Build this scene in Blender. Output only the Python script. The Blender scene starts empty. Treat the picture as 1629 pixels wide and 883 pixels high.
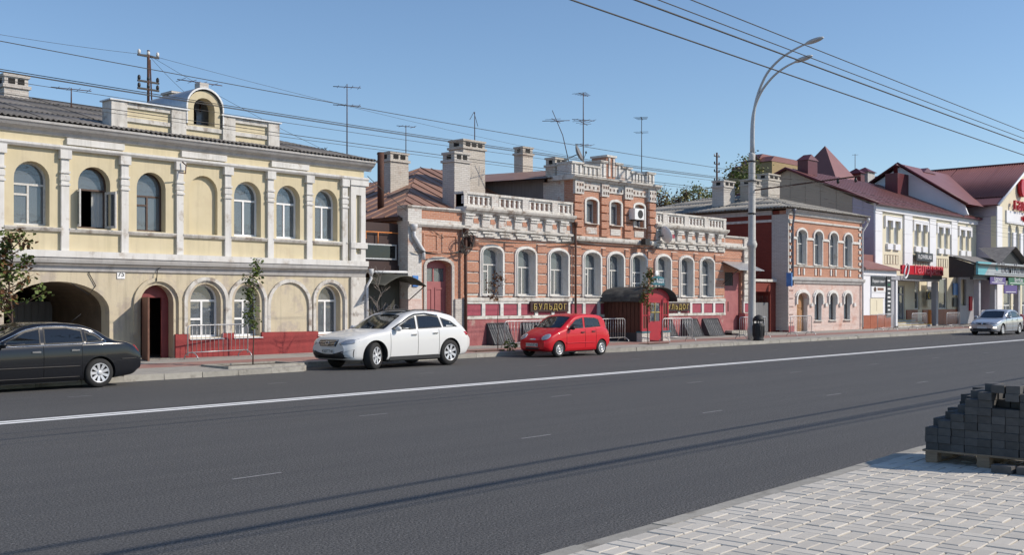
import bpy, bmesh, math, random
from mathutils import Vector, Matrix
from mathutils.geometry import tessellate_polygon
R = random.Random(11)
PI = math.pi
rad = math.radians
sc = bpy.context.scene
COL = sc.collection

# ------------------------------------------------------------------ camera, sky, sun, exposure
# X runs down the street, Y across it towards the far houses, Z up; road surface at Z = 0
cam_d = bpy.data.cameras.new("camera")
cam = bpy.data.objects.new("camera", cam_d)
COL.objects.link(cam)
cam.location = (0, 0, 1.9)
cam.rotation_euler = (rad(90), 0, rad(-47))
cam_d.sensor_width = 36
cam_d.lens = 36 * 1700 / 1629
cam_d.shift_y = (480 - 441.5) / 1629
cam_d.clip_start = 0.1
cam_d.clip_end = 3000
sc.camera = cam

SUN_AZ, SUN_EL = 37, 35           # degrees: azimuth from -Y towards +X, elevation
sd = Vector((math.sin(rad(SUN_AZ)) * math.cos(rad(SUN_EL)), -math.cos(rad(SUN_AZ)) * math.cos(rad(SUN_EL)), math.sin(rad(SUN_EL))))
world = bpy.data.worlds.new("World")
sc.world = world
world.use_nodes = True
wn = world.node_tree
wn.nodes.clear()
sky = wn.nodes.new("ShaderNodeTexSky")
sky.sky_type = 'NISHITA'
sky.sun_disc = False
sky.sun_elevation = rad(SUN_EL)
sky.sun_rotation = math.atan2(sd.x, sd.y)
sky.air_density = 1.0
sky.dust_density = 0.25
sky.ozone_density = 4.0
bg = wn.nodes.new("ShaderNodeBackground")
bg.inputs[1].default_value = 0.14
wo = wn.nodes.new("ShaderNodeOutputWorld")
wn.links.new(sky.outputs[0], bg.inputs[0])
wn.links.new(bg.outputs[0], wo.inputs[0])
sun_d = bpy.data.lights.new("sun", 'SUN')
sun_d.energy = 4.2
sun_d.angle = rad(0.53)
sun_d.color = (1.0, 0.90, 0.77)
sun = bpy.data.objects.new("sun", sun_d)
COL.objects.link(sun)
sun.rotation_euler = (-sd).to_track_quat('-Z', 'Y').to_euler()
sc.view_settings.view_transform = 'Standard'
sc.view_settings.look = 'None'
sc.view_settings.exposure = 0.0
sc.view_settings.gamma = 1.0
sc.render.resolution_x, sc.render.resolution_y = 1024, 556

# ------------------------------------------------------------------ materials (all procedural)
MATS = {}
def nd(nt, t, **kw):
    n = nt.nodes.new(t)
    for k, v in kw.items(): setattr(n, k, v)
    return n
def c4(c): return (c[0], c[1], c[2], 1)
def base_mat(name, rough=.8, metal=0, spec=.4):
    m = bpy.data.materials.new(name)
    m.use_nodes = True
    nt = m.node_tree
    b = nt.nodes['Principled BSDF']
    b.inputs['Roughness'].default_value = rough
    b.inputs['Metallic'].default_value = metal
    b.inputs['Specular IOR Level'].default_value = spec
    MATS[name] = m
    return m, nt, b
def noise(nt, vec, scale, detail=5, rough=.6):
    n = nd(nt, 'ShaderNodeTexNoise')
    n.inputs['Scale'].default_value = scale
    n.inputs['Detail'].default_value = detail
    n.inputs['Roughness'].default_value = rough
    nt.links.new(vec, n.inputs['Vector'])
    return n.outputs[0]
def ramp(nt, fac, lo, hi):
    r = nd(nt, 'ShaderNodeMapRange')
    r.inputs[1].default_value = lo
    r.inputs[2].default_value = hi
    nt.links.new(fac, r.inputs[0])
    return r.outputs[0]
def mix(nt, fac, a, b, mode='MIX'):
    m = nd(nt, 'ShaderNodeMix', data_type='RGBA', blend_type=mode)
    if isinstance(fac, (int, float)): m.inputs[0].default_value = fac
    else: nt.links.new(fac, m.inputs[0])
    for v, i in ((a, 6), (b, 7)):
        if isinstance(v, tuple): m.inputs[i].default_value = c4(v)
        else: nt.links.new(v, m.inputs[i])
    return m.outputs[2]
def math_n(nt, op, a, b=0.0, clamp=False):
    m = nd(nt, 'ShaderNodeMath', operation=op)
    m.use_clamp = clamp
    for v, i in ((a, 0), (b, 1)):
        if isinstance(v, (int, float)): m.inputs[i].default_value = v
        else: nt.links.new(v, m.inputs[i])
    return m.outputs[0]
def bump(nt, b, h, strength, dist=.02):
    n = nd(nt, 'ShaderNodeBump')
    n.inputs['Strength'].default_value = strength
    n.inputs['Distance'].default_value = dist
    nt.links.new(h, n.inputs['Height'])
    nt.links.new(n.outputs[0], b.inputs['Normal'])
def pm(name, c1, c2=None, scale=4, lo=.35, hi=.7, rough=.8, metal=0, spec=.4, bs=0, bstr=.3, c3=None, s3=.6, lo3=.5, hi3=.7, vary=0, stretch=None, coat=0, streak=0):
    """plain procedural surface: two-tone noise, optional patchy third tone, optional relief, optional per-piece variation"""
    m, nt, b = base_mat(name, rough, metal, spec)
    if coat: b.inputs['Coat Weight'].default_value = coat; b.inputs['Coat Roughness'].default_value = .04
    tc = nd(nt, 'ShaderNodeTexCoord')
    vec = tc.outputs['Object']
    if stretch:
        mp = nd(nt, 'ShaderNodeMapping'); mp.inputs['Scale'].default_value = stretch
        nt.links.new(vec, mp.inputs[0]); vec = mp.outputs[0]
    if c2 is None: c2 = tuple(v * .85 for v in c1)
    colr = mix(nt, ramp(nt, noise(nt, vec, scale), lo, hi), c1, c2)
    if c3: colr = mix(nt, ramp(nt, noise(nt, vec, s3, 7, .7), lo3, hi3), colr, c3)
    if streak:      # rain streaks running down the wall
        ms_ = nd(nt, 'ShaderNodeMapping'); ms_.inputs['Scale'].default_value = (5.5, 5.5, .45)
        nt.links.new(tc.outputs['Object'], ms_.inputs[0])
        colr = mix(nt, math_n(nt, 'MULTIPLY', ramp(nt, noise(nt, ms_.outputs[0], 1.0, 6, .65), .48, .78), streak), colr, tuple(v * .45 for v in c2))
    if vary:
        oi = nd(nt, 'ShaderNodeObjectInfo')
        v = math_n(nt, 'MULTIPLY_ADD', oi.outputs['Random'], vary); v.node.inputs[2].default_value = 1 - vary / 2
        cb = nd(nt, 'ShaderNodeCombineColor')
        for i in range(3): nt.links.new(v, cb.inputs[i])
        colr = mix(nt, 1.0, colr, cb.outputs[0], 'MULTIPLY')
    nt.links.new(colr, b.inputs['Base Color'])
    if bs: bump(nt, b, noise(nt, vec, bs, 6, .7), bstr)
    return m
def brick(name, c1, c2, mortar, bw=.26, rh=.077, ms=.008, patch=None, plo=.5, phi=.62, ps=.7, rough=.9):
    """brickwork with the joints in relief; u = x + y so that it runs round corners"""
    m, nt, b = base_mat(name, rough, 0, .25)
    tc = nd(nt, 'ShaderNodeTexCoord')
    sx = nd(nt, 'ShaderNodeSeparateXYZ'); nt.links.new(tc.outputs['Object'], sx.inputs[0])
    cb = nd(nt, 'ShaderNodeCombineXYZ')
    nt.links.new(math_n(nt, 'ADD', sx.outputs[0], sx.outputs[1]), cb.inputs[0])
    nt.links.new(sx.outputs[2], cb.inputs[1])
    t = nd(nt, 'ShaderNodeTexBrick')
    for k, v in (('Scale', 1), ('Mortar Size', ms), ('Mortar Smooth', .3), ('Brick Width', bw), ('Row Height', rh), ('Bias', -.1)): t.inputs[k].default_value = v
    t.inputs['Color1'].default_value = c4(c1); t.inputs['Color2'].default_value = c4(c2); t.inputs['Mortar'].default_value = c4(mortar)
    nt.links.new(cb.outputs[0], t.inputs['Vector'])
    vec = tc.outputs['Object']
    colr = mix(nt, ramp(nt, noise(nt, vec, 9, 4), .3, .8), t.outputs[0], tuple(v * .72 for v in c1), 'MIX')
    colr = mix(nt, .55, t.outputs[0], colr)
    if patch: colr = mix(nt, ramp(nt, noise(nt, vec, ps, 8, .75), plo, phi), colr, patch)
    nt.links.new(colr, b.inputs['Base Color'])
    h = math_n(nt, 'SUBTRACT', noise(nt, vec, 45, 3), t.outputs['Fac'])
    bump(nt, b, h, .5, .012)
    return m

pm('yellow_plaster', (.64, .56, .39), (.58, .505, .335), 1.3, .3, .75, .9, bs=30, bstr=.15, c3=(.55, .46, .32), s3=1.1, lo3=.54, hi3=.75, streak=0.30)
pm('stained_plaster', (.60, .53, .39), (.54, .465, .335), 1.6, .3, .75, .92, bs=25, bstr=.3, c3=(.46, .40, .33), s3=1.3, lo3=.50, hi3=.60, streak=0.55)
pm('white_trim', (.70, .69, .67), (.63, .61, .57), 3, .35, .75, .85, bs=30, bstr=.2, c3=(.42, .37, .31), s3=2.0, lo3=.57, hi3=.70, streak=0.50)
pm('grey_trim', (.50, .49, .48), (.40, .38, .36), 2, .3, .75, .9, bs=25, bstr=.25, c3=(.30, .27, .24), s3=1.5, lo3=.6, hi3=.8, streak=0.50)
pm('worn_white', (.66, .64, .60), (.55, .52, .47), 4, .35, .7, .9, bs=22, bstr=.35, c3=(.30, .25, .21), s3=2.4, lo3=.53, hi3=.64, streak=0.60)
pm('red_plinth', (.33, .050, .048), (.26, .04, .04), 3, .3, .7, .75, bs=14, bstr=.5, c3=(.33, .12, .10), s3=2.2, lo3=.6, hi3=.8, streak=0.30)
pm('pink_plinth', (.40, .15, .15), (.30, .09, .095), 2.6, .3, .7, .85, bs=14, bstr=.6, c3=(.45, .36, .31), s3=1.8, lo3=.55, hi3=.7, streak=0.40)
pm('maroon_panel', (.35, .07, .10), (.28, .055, .08), 5, .3, .7, .7, bs=20, bstr=.3)
brick('brick', (.52, .245, .155), (.42, .185, .12), (.55, .47, .40), patch=(.36, .25, .20), plo=.55, phi=.8)
brick('chimney_brick', (.58, .54, .48), (.50, .46, .40), (.36, .32, .28), patch=(.36, .28, .23), plo=.54, phi=.7, ps=1.6)
brick('white_brick', (.68, .66, .63), (.58, .55, .51), (.44, .40, .36), patch=(.42, .27, .21), plo=.54, phi=.66, ps=2.2)
brick('grey_brick', (.60, .57, .53), (.52, .48, .44), (.36, .33, .30), patch=(.30, .26, .23), plo=.55, phi=.78, ps=1.4)
brick('painted_brick', (.23, .055, .040), (.20, .048, .036), (.19, .05, .04), patch=(.18, .06, .05), plo=.55, phi=.9)
brick('pink_brick', (.70, .56, .51), (.62, .45, .40), (.62, .53, .48), patch=(.52, .27, .20), plo=.5, phi=.72, ps=.9)
brick('ochre_brick', (.40, .30, .16), (.34, .25, .13), (.33, .28, .2))
pm('slate', (.20, .19, .18), (.13, .12, .115), 5, .3, .7, .9, bs=30, bstr=.3, c3=(.27, .25, .22), s3=1.2, lo3=.5, hi3=.75, vary=.35)
pm('slate_light', (.33, .315, .285), (.22, .21, .19), 5, .3, .7, .9, bs=30, bstr=.3, c3=(.40, .38, .34), s3=1.2, lo3=.5, hi3=.75, vary=.35)
pm('rust_roof', (.33, .19, .135), (.27, .15, .105), 2, .3, .7, .55, .1, bs=6, bstr=.1, c3=(.38, .245, .185), s3=.8, lo3=.5, hi3=.75, vary=.22)
pm('burgundy_roof', (.255, .105, .09), (.22, .088, .076), 1, .3, .7, .42, .1, .5, vary=.1)
pm('burgundy_metal', (.11, .018, .024), (.095, .016, .02), 2, rough=.45, spec=.5)
pm('brown_metal', (.05, .025, .022), (.04, .02, .018), 2, rough=.5)
pm('dark_metal', (.035, .035, .038), (.05, .045, .04), 6, rough=.5, metal=.3)
pm('rusty_metal', (.10, .045, .03), (.06, .032, .026), 8, rough=.8, bs=30, bstr=.2)
pm('galvanized', (.55, .55, .55), (.44, .44, .45), 8, rough=.42, metal=.6)
pm('pipe_white', (.68, .68, .68), (.58, .58, .59), 5, rough=.5)
pm('pipe_grey', (.20, .20, .23), (.15, .15, .17), 5, rough=.5)
pm('lamp_concrete', (.58, .56, .53), (.50, .485, .455), 6, rough=.85, bs=40, bstr=.2)
pm('lamp_steel', (.50, .51, .52), (.44, .45, .46), 6, rough=.5, metal=.2)
pm('kerb_stone', (.38, .36, .32), (.30, .285, .25), 8, .3, .7, .9, bs=60, bstr=.3, c3=(.20, .185, .16), s3=3, lo3=.52, hi3=.68, vary=.22)
pm('paver', (.56, .525, .465), (.50, .465, .41), 14, .3, .75, .92, bs=120, bstr=.25, c3=(.60, .565, .505), s3=2, lo3=.5, hi3=.8, vary=.2)
pm('paver_joint', (.52, .49, .43), (.20, .185, .16), 5, .35, .6, .95, bs=80, bstr=.4)
pm('block', (.10, .097, .095), (.07, .068, .067), 12, .3, .7, .92, bs=70, bstr=.35, c3=(.15, .145, .14), s3=4, lo3=.62, hi3=.8, vary=.45)
pm('pallet_wood', (.30, .22, .15), (.20, .145, .10), 6, rough=.85, stretch=(9, 1, 9), bs=20, bstr=.3)
pm('door_wood', (.42, .23, .11), (.30, .15, .07), 5, rough=.55, stretch=(8, 8, 1))
pm('red_door', (.22, .045, .045), (.17, .035, .036), 4, rough=.55, bs=20, bstr=.1)
pm('pink_door', (.36, .13, .13), (.30, .10, .105), 3, rough=.6)
pm('brown_plank', (.25, .13, .09), (.17, .085, .06), 6, rough=.8, stretch=(8, 8, 1))
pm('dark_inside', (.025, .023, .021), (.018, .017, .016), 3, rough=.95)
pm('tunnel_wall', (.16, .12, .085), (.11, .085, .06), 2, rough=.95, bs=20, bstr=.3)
pm('pvc_white', (.82, .82, .82), (.78, .78, .78), 2, rough=.35, spec=.5)
pm('old_white_wood', (.66, .65, .62), (.50, .48, .45), 12, rough=.7, bs=40, bstr=.2)
pm('brown_wood', (.10, .06, .045), (.07, .042, .032), 10, rough=.6)
pm('curtain', (.62, .62, .60), (.52, .52, .50), 2, rough=.95)
pm('grille_iron', (.085, .09, .10), (.06, .062, .07), 10, rough=.6, metal=.2)
pm('green_gate', (.055, .055, .042), (.045, .044, .034), 2, rough=.55)
pm('grey_gate', (.20, .20, .205), (.15, .15, .155), 2, rough=.6, metal=.2, stretch=(5, 5, .6))
pm('shingle', (.075, .075, .072), (.05, .05, .05), 12, rough=.9, bs=40, bstr=.4, vary=.5)
pm('porch_red', (.38, .022, .035), (.32, .018, .03), 4, rough=.45, spec=.5)
pm('porch_wood', (.12, .045, .03), (.085, .034, .024), 4, rough=.6, stretch=(8, 8, 1))
pm('teal', (.03, .16, .20), (.025, .13, .17), 5, rough=.5)
pm('panel_white', (.80, .80, .83), (.76, .76, .79), 1, rough=.5, vary=.05)
pm('panel_cream', (.72, .66, .50), (.67, .61, .46), 1, rough=.6, vary=.06)
pm('panel_taupe', (.42, .345, .265), (.385, .315, .245), 1, rough=.55, vary=.06)
pm('panel_lilac', (.44, .40, .47), (.41, .37, .44), 1, rough=.5, vary=.05)
pm('terracotta', (.35, .105, .055), (.30, .09, .045), 3, rough=.45, vary=.14)
pm('grey_panel', (.36, .36, .39), (.33, .33, .36), 2, rough=.5)
pm('black_panel', (.022, .022, .024), (.028, .028, .03), 2, rough=.5)
pm('sign_red', (.52, .018, .035), (.46, .016, .03), 2, rough=.35)
pm('sign_white', (.82, .82, .82), (.78, .78, .78), 2, rough=.4)
pm('sign_grey', (.045, .05, .055), (.04, .044, .05), 2, rough=.45)
pm('sign_blue', (.10, .28, .62), (.045, .15, .45), 2, rough=.4)
pm('sign_violet', (.10, .055, .24), (.09, .05, .21), 2, rough=.4)
pm('sign_green', (.02, .15, .075), (.018, .13, .065), 2, rough=.4)
pm('sign_turquoise', (.12, .42, .48), (.11, .38, .44), 2, rough=.4)
pm('sign_silver', (.40, .43, .46), (.37, .40, .43), 2, rough=.35)
pm('sign_pink', (.72, .16, .19), (.66, .14, .17), 2, rough=.4)
pm('gold', (.62, .47, .16), (.55, .40, .13), 3, rough=.35, metal=.4)
pm('yellow_paint', (.72, .55, .10), (.66, .5, .09), 3, rough=.6)
pm('orange_paint', (.70, .24, .06), (.6, .2, .05), 3, rough=.5)
pm('leaf_green', (.09, .135, .03), (.14, .17, .04), 6, .3, .7, .6, vary=0)
pm('leaf_autumn', (.20, .10, .03), (.12, .05, .025), 6, .3, .7, .6)
pm('leaf_yellow', (.38, .32, .10), (.26, .25, .08), 6, .3, .7, .6)
pm('bark', (.10, .065, .05), (.07, .045, .035), 12, rough=.9, bs=40, bstr=.4)
pm('pale_bark', (.32, .27, .23), (.24, .2, .17), 12, rough=.9)
pm('soil', (.13, .10, .075), (.09, .07, .05), 9, rough=.95, bs=30, bstr=.6)
pm('cable', (.05, .048, .045), (.07, .065, .06), 5, rough=.6)
pm('insulator', (.70, .68, .64), (.6, .58, .55), 5, rough=.3)
pm('tyre', (.022, .022, .023), (.030, .029, .028), 14, rough=.85, bs=60, bstr=.2)
pm('black_plastic', (.022, .022, .024), (.028, .028, .03), 10, rough=.6)
pm('rubber_seal', (.012, .012, .013), (.015, .015, .016), 10, rough=.5)
pm('rim_silver', (.62, .63, .65), (.56, .57, .59), 6, rough=.35, metal=.3)
pm('steel_wheel', (.50, .51, .52), (.42, .43, .44), 6, rough=.4, metal=.3)
pm('chrome', (.80, .80, .82), (.75, .75, .77), 4, rough=.1, metal=1)
pm('seat_cloth', (.05, .05, .055), (.04, .04, .044), 20, rough=.95)
pm('seat_grey', (.16, .16, .18), (.13, .13, .15), 20, rough=.95)
pm('plate_white', (.70, .70, .68), (.62, .62, .60), 8, rough=.5)
pm('tail_red', (.42, .012, .018), (.36, .01, .015), 4, rough=.15, spec=.6, coat=.5)
pm('lamp_clear', (.30, .33, .38), (.42, .45, .5), 9, rough=.08, metal=.35, spec=.7, coat=1)
pm('paint_white', (.70, .70, .69), (.69, .69, .68), 1, rough=.35, spec=.4, coat=.6)
pm('paint_red', (.56, .006, .016), (.54, .006, .015), 1, rough=.4, spec=.3, coat=.35)
pm('paint_black', (.007, .008, .012), (.007, .008, .011), 1, rough=.2, spec=.35, coat=.45)
pm('paint_silver', (.50, .51, .53), (.48, .49, .51), 1, rough=.3, metal=.55, coat=1)
pm('paint_pink', (.50, .05, .08), (.48, .045, .075), 1, rough=.32, coat=.8)

def glass_mat(name, tint, refl, dark, body=.22):
    """pane: partly see-through tinted sheet with a mirror-like skin (Fresnel)"""
    m = bpy.data.materials.new(name); m.use_nodes = True; nt = m.node_tree; nt.nodes.clear()
    out = nd(nt, 'ShaderNodeOutputMaterial')
    tr = nd(nt, 'ShaderNodeBsdfTransparent'); tr.inputs[0].default_value = c4(tint)
    df = nd(nt, 'ShaderNodeBsdfDiffuse'); df.inputs[0].default_value = c4(dark)
    m1 = nd(nt, 'ShaderNodeMixShader'); m1.inputs[0].default_value = body
    nt.links.new(tr.outputs[0], m1.inputs[1]); nt.links.new(df.outputs[0], m1.inputs[2])
    gl = nd(nt, 'ShaderNodeBsdfGlossy'); gl.inputs['Roughness'].default_value = .02; gl.inputs[0].default_value = (.9, .95, 1, 1)
    tc = nd(nt, 'ShaderNodeTexCoord')
    bp = nd(nt, 'ShaderNodeBump'); bp.inputs['Strength'].default_value = .12; bp.inputs['Distance'].default_value = .02
    nt.links.new(noise(nt, tc.outputs['Object'], 2.2, 2), bp.inputs['Height']); nt.links.new(bp.outputs[0], gl.inputs['Normal'])
    fr = nd(nt, 'ShaderNodeFresnel'); fr.inputs[0].default_value = refl
    m2 = nd(nt, 'ShaderNodeMixShader')
    nt.links.new(fr.outputs[0], m2.inputs[0]); nt.links.new(m1.outputs[0], m2.inputs[1]); nt.links.new(gl.outputs[0], m2.inputs[2])
    nt.links.new(m2.outputs[0], out.inputs[0])
    MATS[name] = m
glass_mat('window_glass', (.60, .66, .70), 1.7, (.25, .28, .31), .45)
glass_mat('pale_glass', (.5, .52, .55), 1.6, (.42, .45, .49), .75)
glass_mat('car_glass', (.55, .60, .60), 1.6, (.03, .03, .035))
glass_mat('car_glass_dark', (.10, .11, .12), 1.6, (.012, .013, .016))

def road_material():
    m, nt, b = base_mat('asphalt', .82, 0, .35)
    tc = nd(nt, 'ShaderNodeTexCoord'); v = tc.outputs['Object']
    n1 = noise(nt, v, 48, 3, .8)
    n2 = noise(nt, v, .35, 5, .6)
    colr = mix(nt, ramp(nt, n1, .40, .62), (.014, .014, .015), (.19, .186, .18))
    mp = nd(nt, 'ShaderNodeMapping'); mp.inputs['Scale'].default_value = (.06, 2.2, 1); nt.links.new(v, mp.inputs[0])
    st = noise(nt, mp.outputs[0], 1.0, 4, .6)                      # long paver-machine streaks
    colr = mix(nt, math_n(nt, 'MULTIPLY', ramp(nt, st, .35, .75), .4), colr, (.05, .05, .051), 'MIX')
    colr = mix(nt, math_n(nt, 'MULTIPLY', ramp(nt, n2, .35, .75), .35), colr, (.085, .085, .086))
    vo = nd(nt, 'ShaderNodeTexVoronoi'); vo.inputs['Scale'].default_value = 9.0; nt.links.new(v, vo.inputs['Vector'])
    chip = math_n(nt, 'LESS_THAN', vo.outputs['Distance'], .075)   # scattered pale chippings
    colr = mix(nt, math_n(nt, 'MULTIPLY', chip, .5), colr, (.33, .33, .32))
    nt.links.new(colr, b.inputs['Base Color'])
    bump(nt, b, n1, .7, .012)
road_material()
def sidewalk_material():
    """grey slabs with a band of red paving running along the street"""
    m, nt, b = base_mat('far_paving', .9, 0, .3)
    tc = nd(nt, 'ShaderNodeTexCoord'); v = tc.outputs['Object']
    sx = nd(nt, 'ShaderNodeSeparateXYZ'); nt.links.new(v, sx.inputs[0])
    t = nd(nt, 'ShaderNodeTexBrick')
    for k, q in (('Scale', 1), ('Mortar Size', .008), ('Brick Width', .30), ('Row Height', .15)): t.inputs[k].default_value = q
    t.inputs['Color1'].default_value = (.38, .36, .33, 1); t.inputs['Color2'].default_value = (.31, .30, .275, 1); t.inputs['Mortar'].default_value = (.22, .2, .18, 1)
    nt.links.new(v, t.inputs['Vector'])
    red = mix(nt, .75, t.outputs[0], (.30, .115, .095))
    a = math_n(nt, 'GREATER_THAN', sx.outputs[1], 26.0)
    c = math_n(nt, 'LESS_THAN', sx.outputs[1], 27.5)
    colr = mix(nt, math_n(nt, 'MULTIPLY', a, c), t.outputs[0], red)
    colr = mix(nt, math_n(nt, 'MULTIPLY', ramp(nt, noise(nt, v, .8, 8, .7), .42, .75), .55), colr, (.40, .36, .31))
    nt.links.new(colr, b.inputs['Base Color'])
    bump(nt, b, noise(nt, v, 40, 4), .3, .01)
sidewalk_material()
pm('ground', (.13, .115, .09), (.09, .085, .06), .5, rough=.95, bs=3, bstr=.3)
pm('line_paint', (.84, .84, .82), (.78, .78, .76), 9, .3, .75, .7, c3=(.35, .35, .35), s3=5, lo3=.64, hi3=.8)
pm('chalk', (.45, .45, .45), (.3, .3, .3), 30, .3, .6, .9)

# ------------------------------------------------------------------ mesh helpers
OFF = {}
class MB:
    def __init__(s): s.v = []; s.f = []; s.sm = []
    def face(s, idx, smooth=False): s.f.append(tuple(idx)); s.sm.append(smooth)
    def add(s, vs, fs, smooth=False):
        o = len(s.v); s.v += [tuple(p) for p in vs]
        for f in fs: s.face([i + o for i in f], smooth)
        return s
    def box(s, x0, x1, y0, y1, z0, z1):
        vs = [(x0, y0, z0), (x1, y0, z0), (x1, y1, z0), (x0, y1, z0), (x0, y0, z1), (x1, y0, z1), (x1, y1, z1), (x0, y1, z1)]
        return s.add(vs, [(3, 2, 1, 0), (4, 5, 6, 7), (0, 1, 5, 4), (1, 2, 6, 5), (2, 3, 7, 6), (3, 0, 4, 7)])
    def slab(s, loops, d0, d1, axis='y'):
        """polygon with holes; loops of (u, z); u along X and depth along Y (axis y) or u along Y and depth along X (axis x)"""
        flat = [q for l in loops for q in l]
        tris = tessellate_polygon([[Vector((q[0], q[1], 0)) for q in l] for l in loops])
        mk = (lambda u, z, d: (u, d, z)) if axis == 'y' else (lambda u, z, d: (d, u, z))
        n = len(flat)
        fix = []
        for t in tris:
            a, b, c = (flat[i] for i in t)
            ar = (b[0]-a[0])*(c[1]-a[1]) - (b[1]-a[1])*(c[0]-a[0])
            if abs(ar) > 1e-9: fix.append(t if ar > 0 else (t[0], t[2], t[1]))
        vs = [mk(u, z, d0) for u, z in flat] + [mk(u, z, d1) for u, z in flat]
        fl = axis == 'x'
        fs = []
        for t in fix:
            fs.append(tuple(reversed(t)) if fl else t)
            q = tuple(i + n for i in t)
            fs.append(q if fl else tuple(reversed(q)))
        o = 0
        for k, l in enumerate(loops):
            m = len(l)
            ar = sum(l[i][0]*l[(i+1) % m][1] - l[(i+1) % m][0]*l[i][1] for i in range(m))
            for i in range(m):
                a, b = o + i, o + (i+1) % m
                q = (a, a+n, b+n, b)
                if (ar < 0) != (k > 0): q = tuple(reversed(q))
                if fl: q = tuple(reversed(q))
                fs.append(q)
            o += m
        return s.add(vs, fs)
    def tube(s, pts, r, n=8, cap=True):
        pts = [Vector(q) for q in pts]
        rr = r if isinstance(r, (list, tuple)) else [r] * len(pts)
        o = len(s.v); up = None
        for i, q in enumerate(pts):
            t = (pts[min(i+1, len(pts)-1)] - pts[max(i-1, 0)]).normalized()
            if up is None: up = Vector((0, 0, 1)) if abs(t.z) < .9 else Vector((1, 0, 0))
            a = t.cross(up)
            if a.length < 1e-4: a = t.cross(Vector((0, 1, 0)))
            a.normalize(); b = t.cross(a); up = a.cross(t) if a.length else up
            for k in range(n):
                g = 2*PI*k/n
                s.v.append(tuple(q + (a*math.cos(g) + b*math.sin(g)) * rr[i]))
        for i in range(len(pts)-1):
            for k in range(n):
                s.face((o+i*n+k, o+i*n+(k+1) % n, o+(i+1)*n+(k+1) % n, o+(i+1)*n+k), True)
        if cap:
            s.face([o+k for k in range(n)][::-1]); e = o+(len(pts)-1)*n; s.face([e+k for k in range(n)])
        return s
    def lathe(s, prof, n=24, M=None, smooth=True, cap=True):
        """(r, h) profile turned about Z, then moved by M"""
        o = len(s.v); M = M or Matrix()
        for r_, h in prof:
            for k in range(n):
                g = 2*PI*k/n
                s.v.append(tuple(M @ Vector((r_*math.cos(g), r_*math.sin(g), h))))
        for i in range(len(prof)-1):
            for k in range(n):
                s.face((o+i*n+k, o+i*n+(k+1) % n, o+(i+1)*n+(k+1) % n, o+(i+1)*n+k), smooth)
        if cap and prof[0][0] > 1e-6: s.face([o+k for k in range(n)][::-1])
        if cap and prof[-1][0] > 1e-6: e = o+(len(prof)-1)*n; s.face([e+k for k in range(n)])
        return s
    def ball(s, c, rx, ry, rz, nu=14, nv=8, M=None):
        M = M or Matrix(); o = len(s.v); c = Vector(c)
        for j in range(nv+1):
            for k in range(nu):
                a, b = PI*j/nv, 2*PI*k/nu
                s.v.append(tuple(c + (M @ Vector((rx*math.sin(a)*math.cos(b), ry*math.sin(a)*math.sin(b), rz*math.cos(a))))))
        for j in range(nv):
            for k in range(nu):
                s.face((o+j*nu+k, o+(j+1)*nu+k, o+(j+1)*nu+(k+1) % nu, o+j*nu+(k+1) % nu), True)
        return s
    def prism_y(s, poly, y0, y1): return s.slab([poly], y0, y1)
    def mesh(s, name, off=Vector((0, 0, 0))):
        me = bpy.data.meshes.new(name)
        me.from_pydata([(p[0]-off[0], p[1]-off[1], p[2]-off[2]) for p in s.v], [], s.f)
        me.polygons.foreach_set('use_smooth', s.sm)
        me.update()
        return me
    def build(s, name, mat, parent=None):
        off = OFF.get(parent.name, Vector((0, 0, 0))) if parent else Vector((0, 0, 0))
        me = s.mesh(name, off); me.materials.append(MATS[mat])
        return put(me, name, parent)
def put(me, name, parent=None, loc=None):
    o = bpy.data.objects.new(name, me)
    COL.objects.link(o)
    if parent:
        o.parent = parent
        OFF[o.name] = OFF.get(parent.name, Vector((0, 0, 0)))
    if loc is not None:
        o.location = Vector(loc) - (OFF[o.name] if parent else Vector((0, 0, 0)))
    return o
def tag(o, label, cat, group=None):
    o['label'] = label; o['category'] = cat
    if group: o['group'] = group
    return o
def struct(o, label=None):
    o['kind'] = 'structure'
    if label: o['label'] = label
    return o
def thing(name, label, cat, loc, group=None, rotz=0, local=False):
    """an Empty at the thing's base; parts given in street coordinates unless local"""
    o = bpy.data.objects.new(name, None); o.empty_display_size = .2
    COL.objects.link(o); o.location = loc; o.rotation_euler = (0, 0, rotz)
    OFF[o.name] = Vector((0, 0, 0)) if local else Vector(loc)
    return tag(o, label, cat, group)
def rect(x0, x1, z0, z1): return [(x0, z0), (x1, z0), (x1, z1), (x0, z1)]
def arch(x0, x1, z0, zs, zt, n=12):
    """opening outline with a round (or flattened) head; zs springing, zt crown"""
    c, hw = (x0+x1)/2, (x1-x0)/2
    return [(x0, z0), (x1, z0)] + [(c + hw*math.cos(PI*i/n), zs + (zt-zs)*math.sin(PI*i/n)) for i in range(n+1)]
def ring_arch(x0, x1, z0, zs, zt, w, n=14):
    """a band of width w round an arched opening, open at the bottom"""
    c, hw = (x0+x1)/2, (x1-x0)/2
    out = [(x1+w, z0)] + [(c + (hw+w)*math.cos(PI*i/n), zs + (zt-zs+w)*math.sin(PI*i/n)) for i in range(n+1)] + [(x0-w, z0)]
    inn = [(x0, z0)] + [(c - hw*math.cos(PI*i/n), zs + (zt-zs)*math.sin(PI*i/n)) for i in range(n+1)] + [(x1, z0)]
    return out + inn
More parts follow.
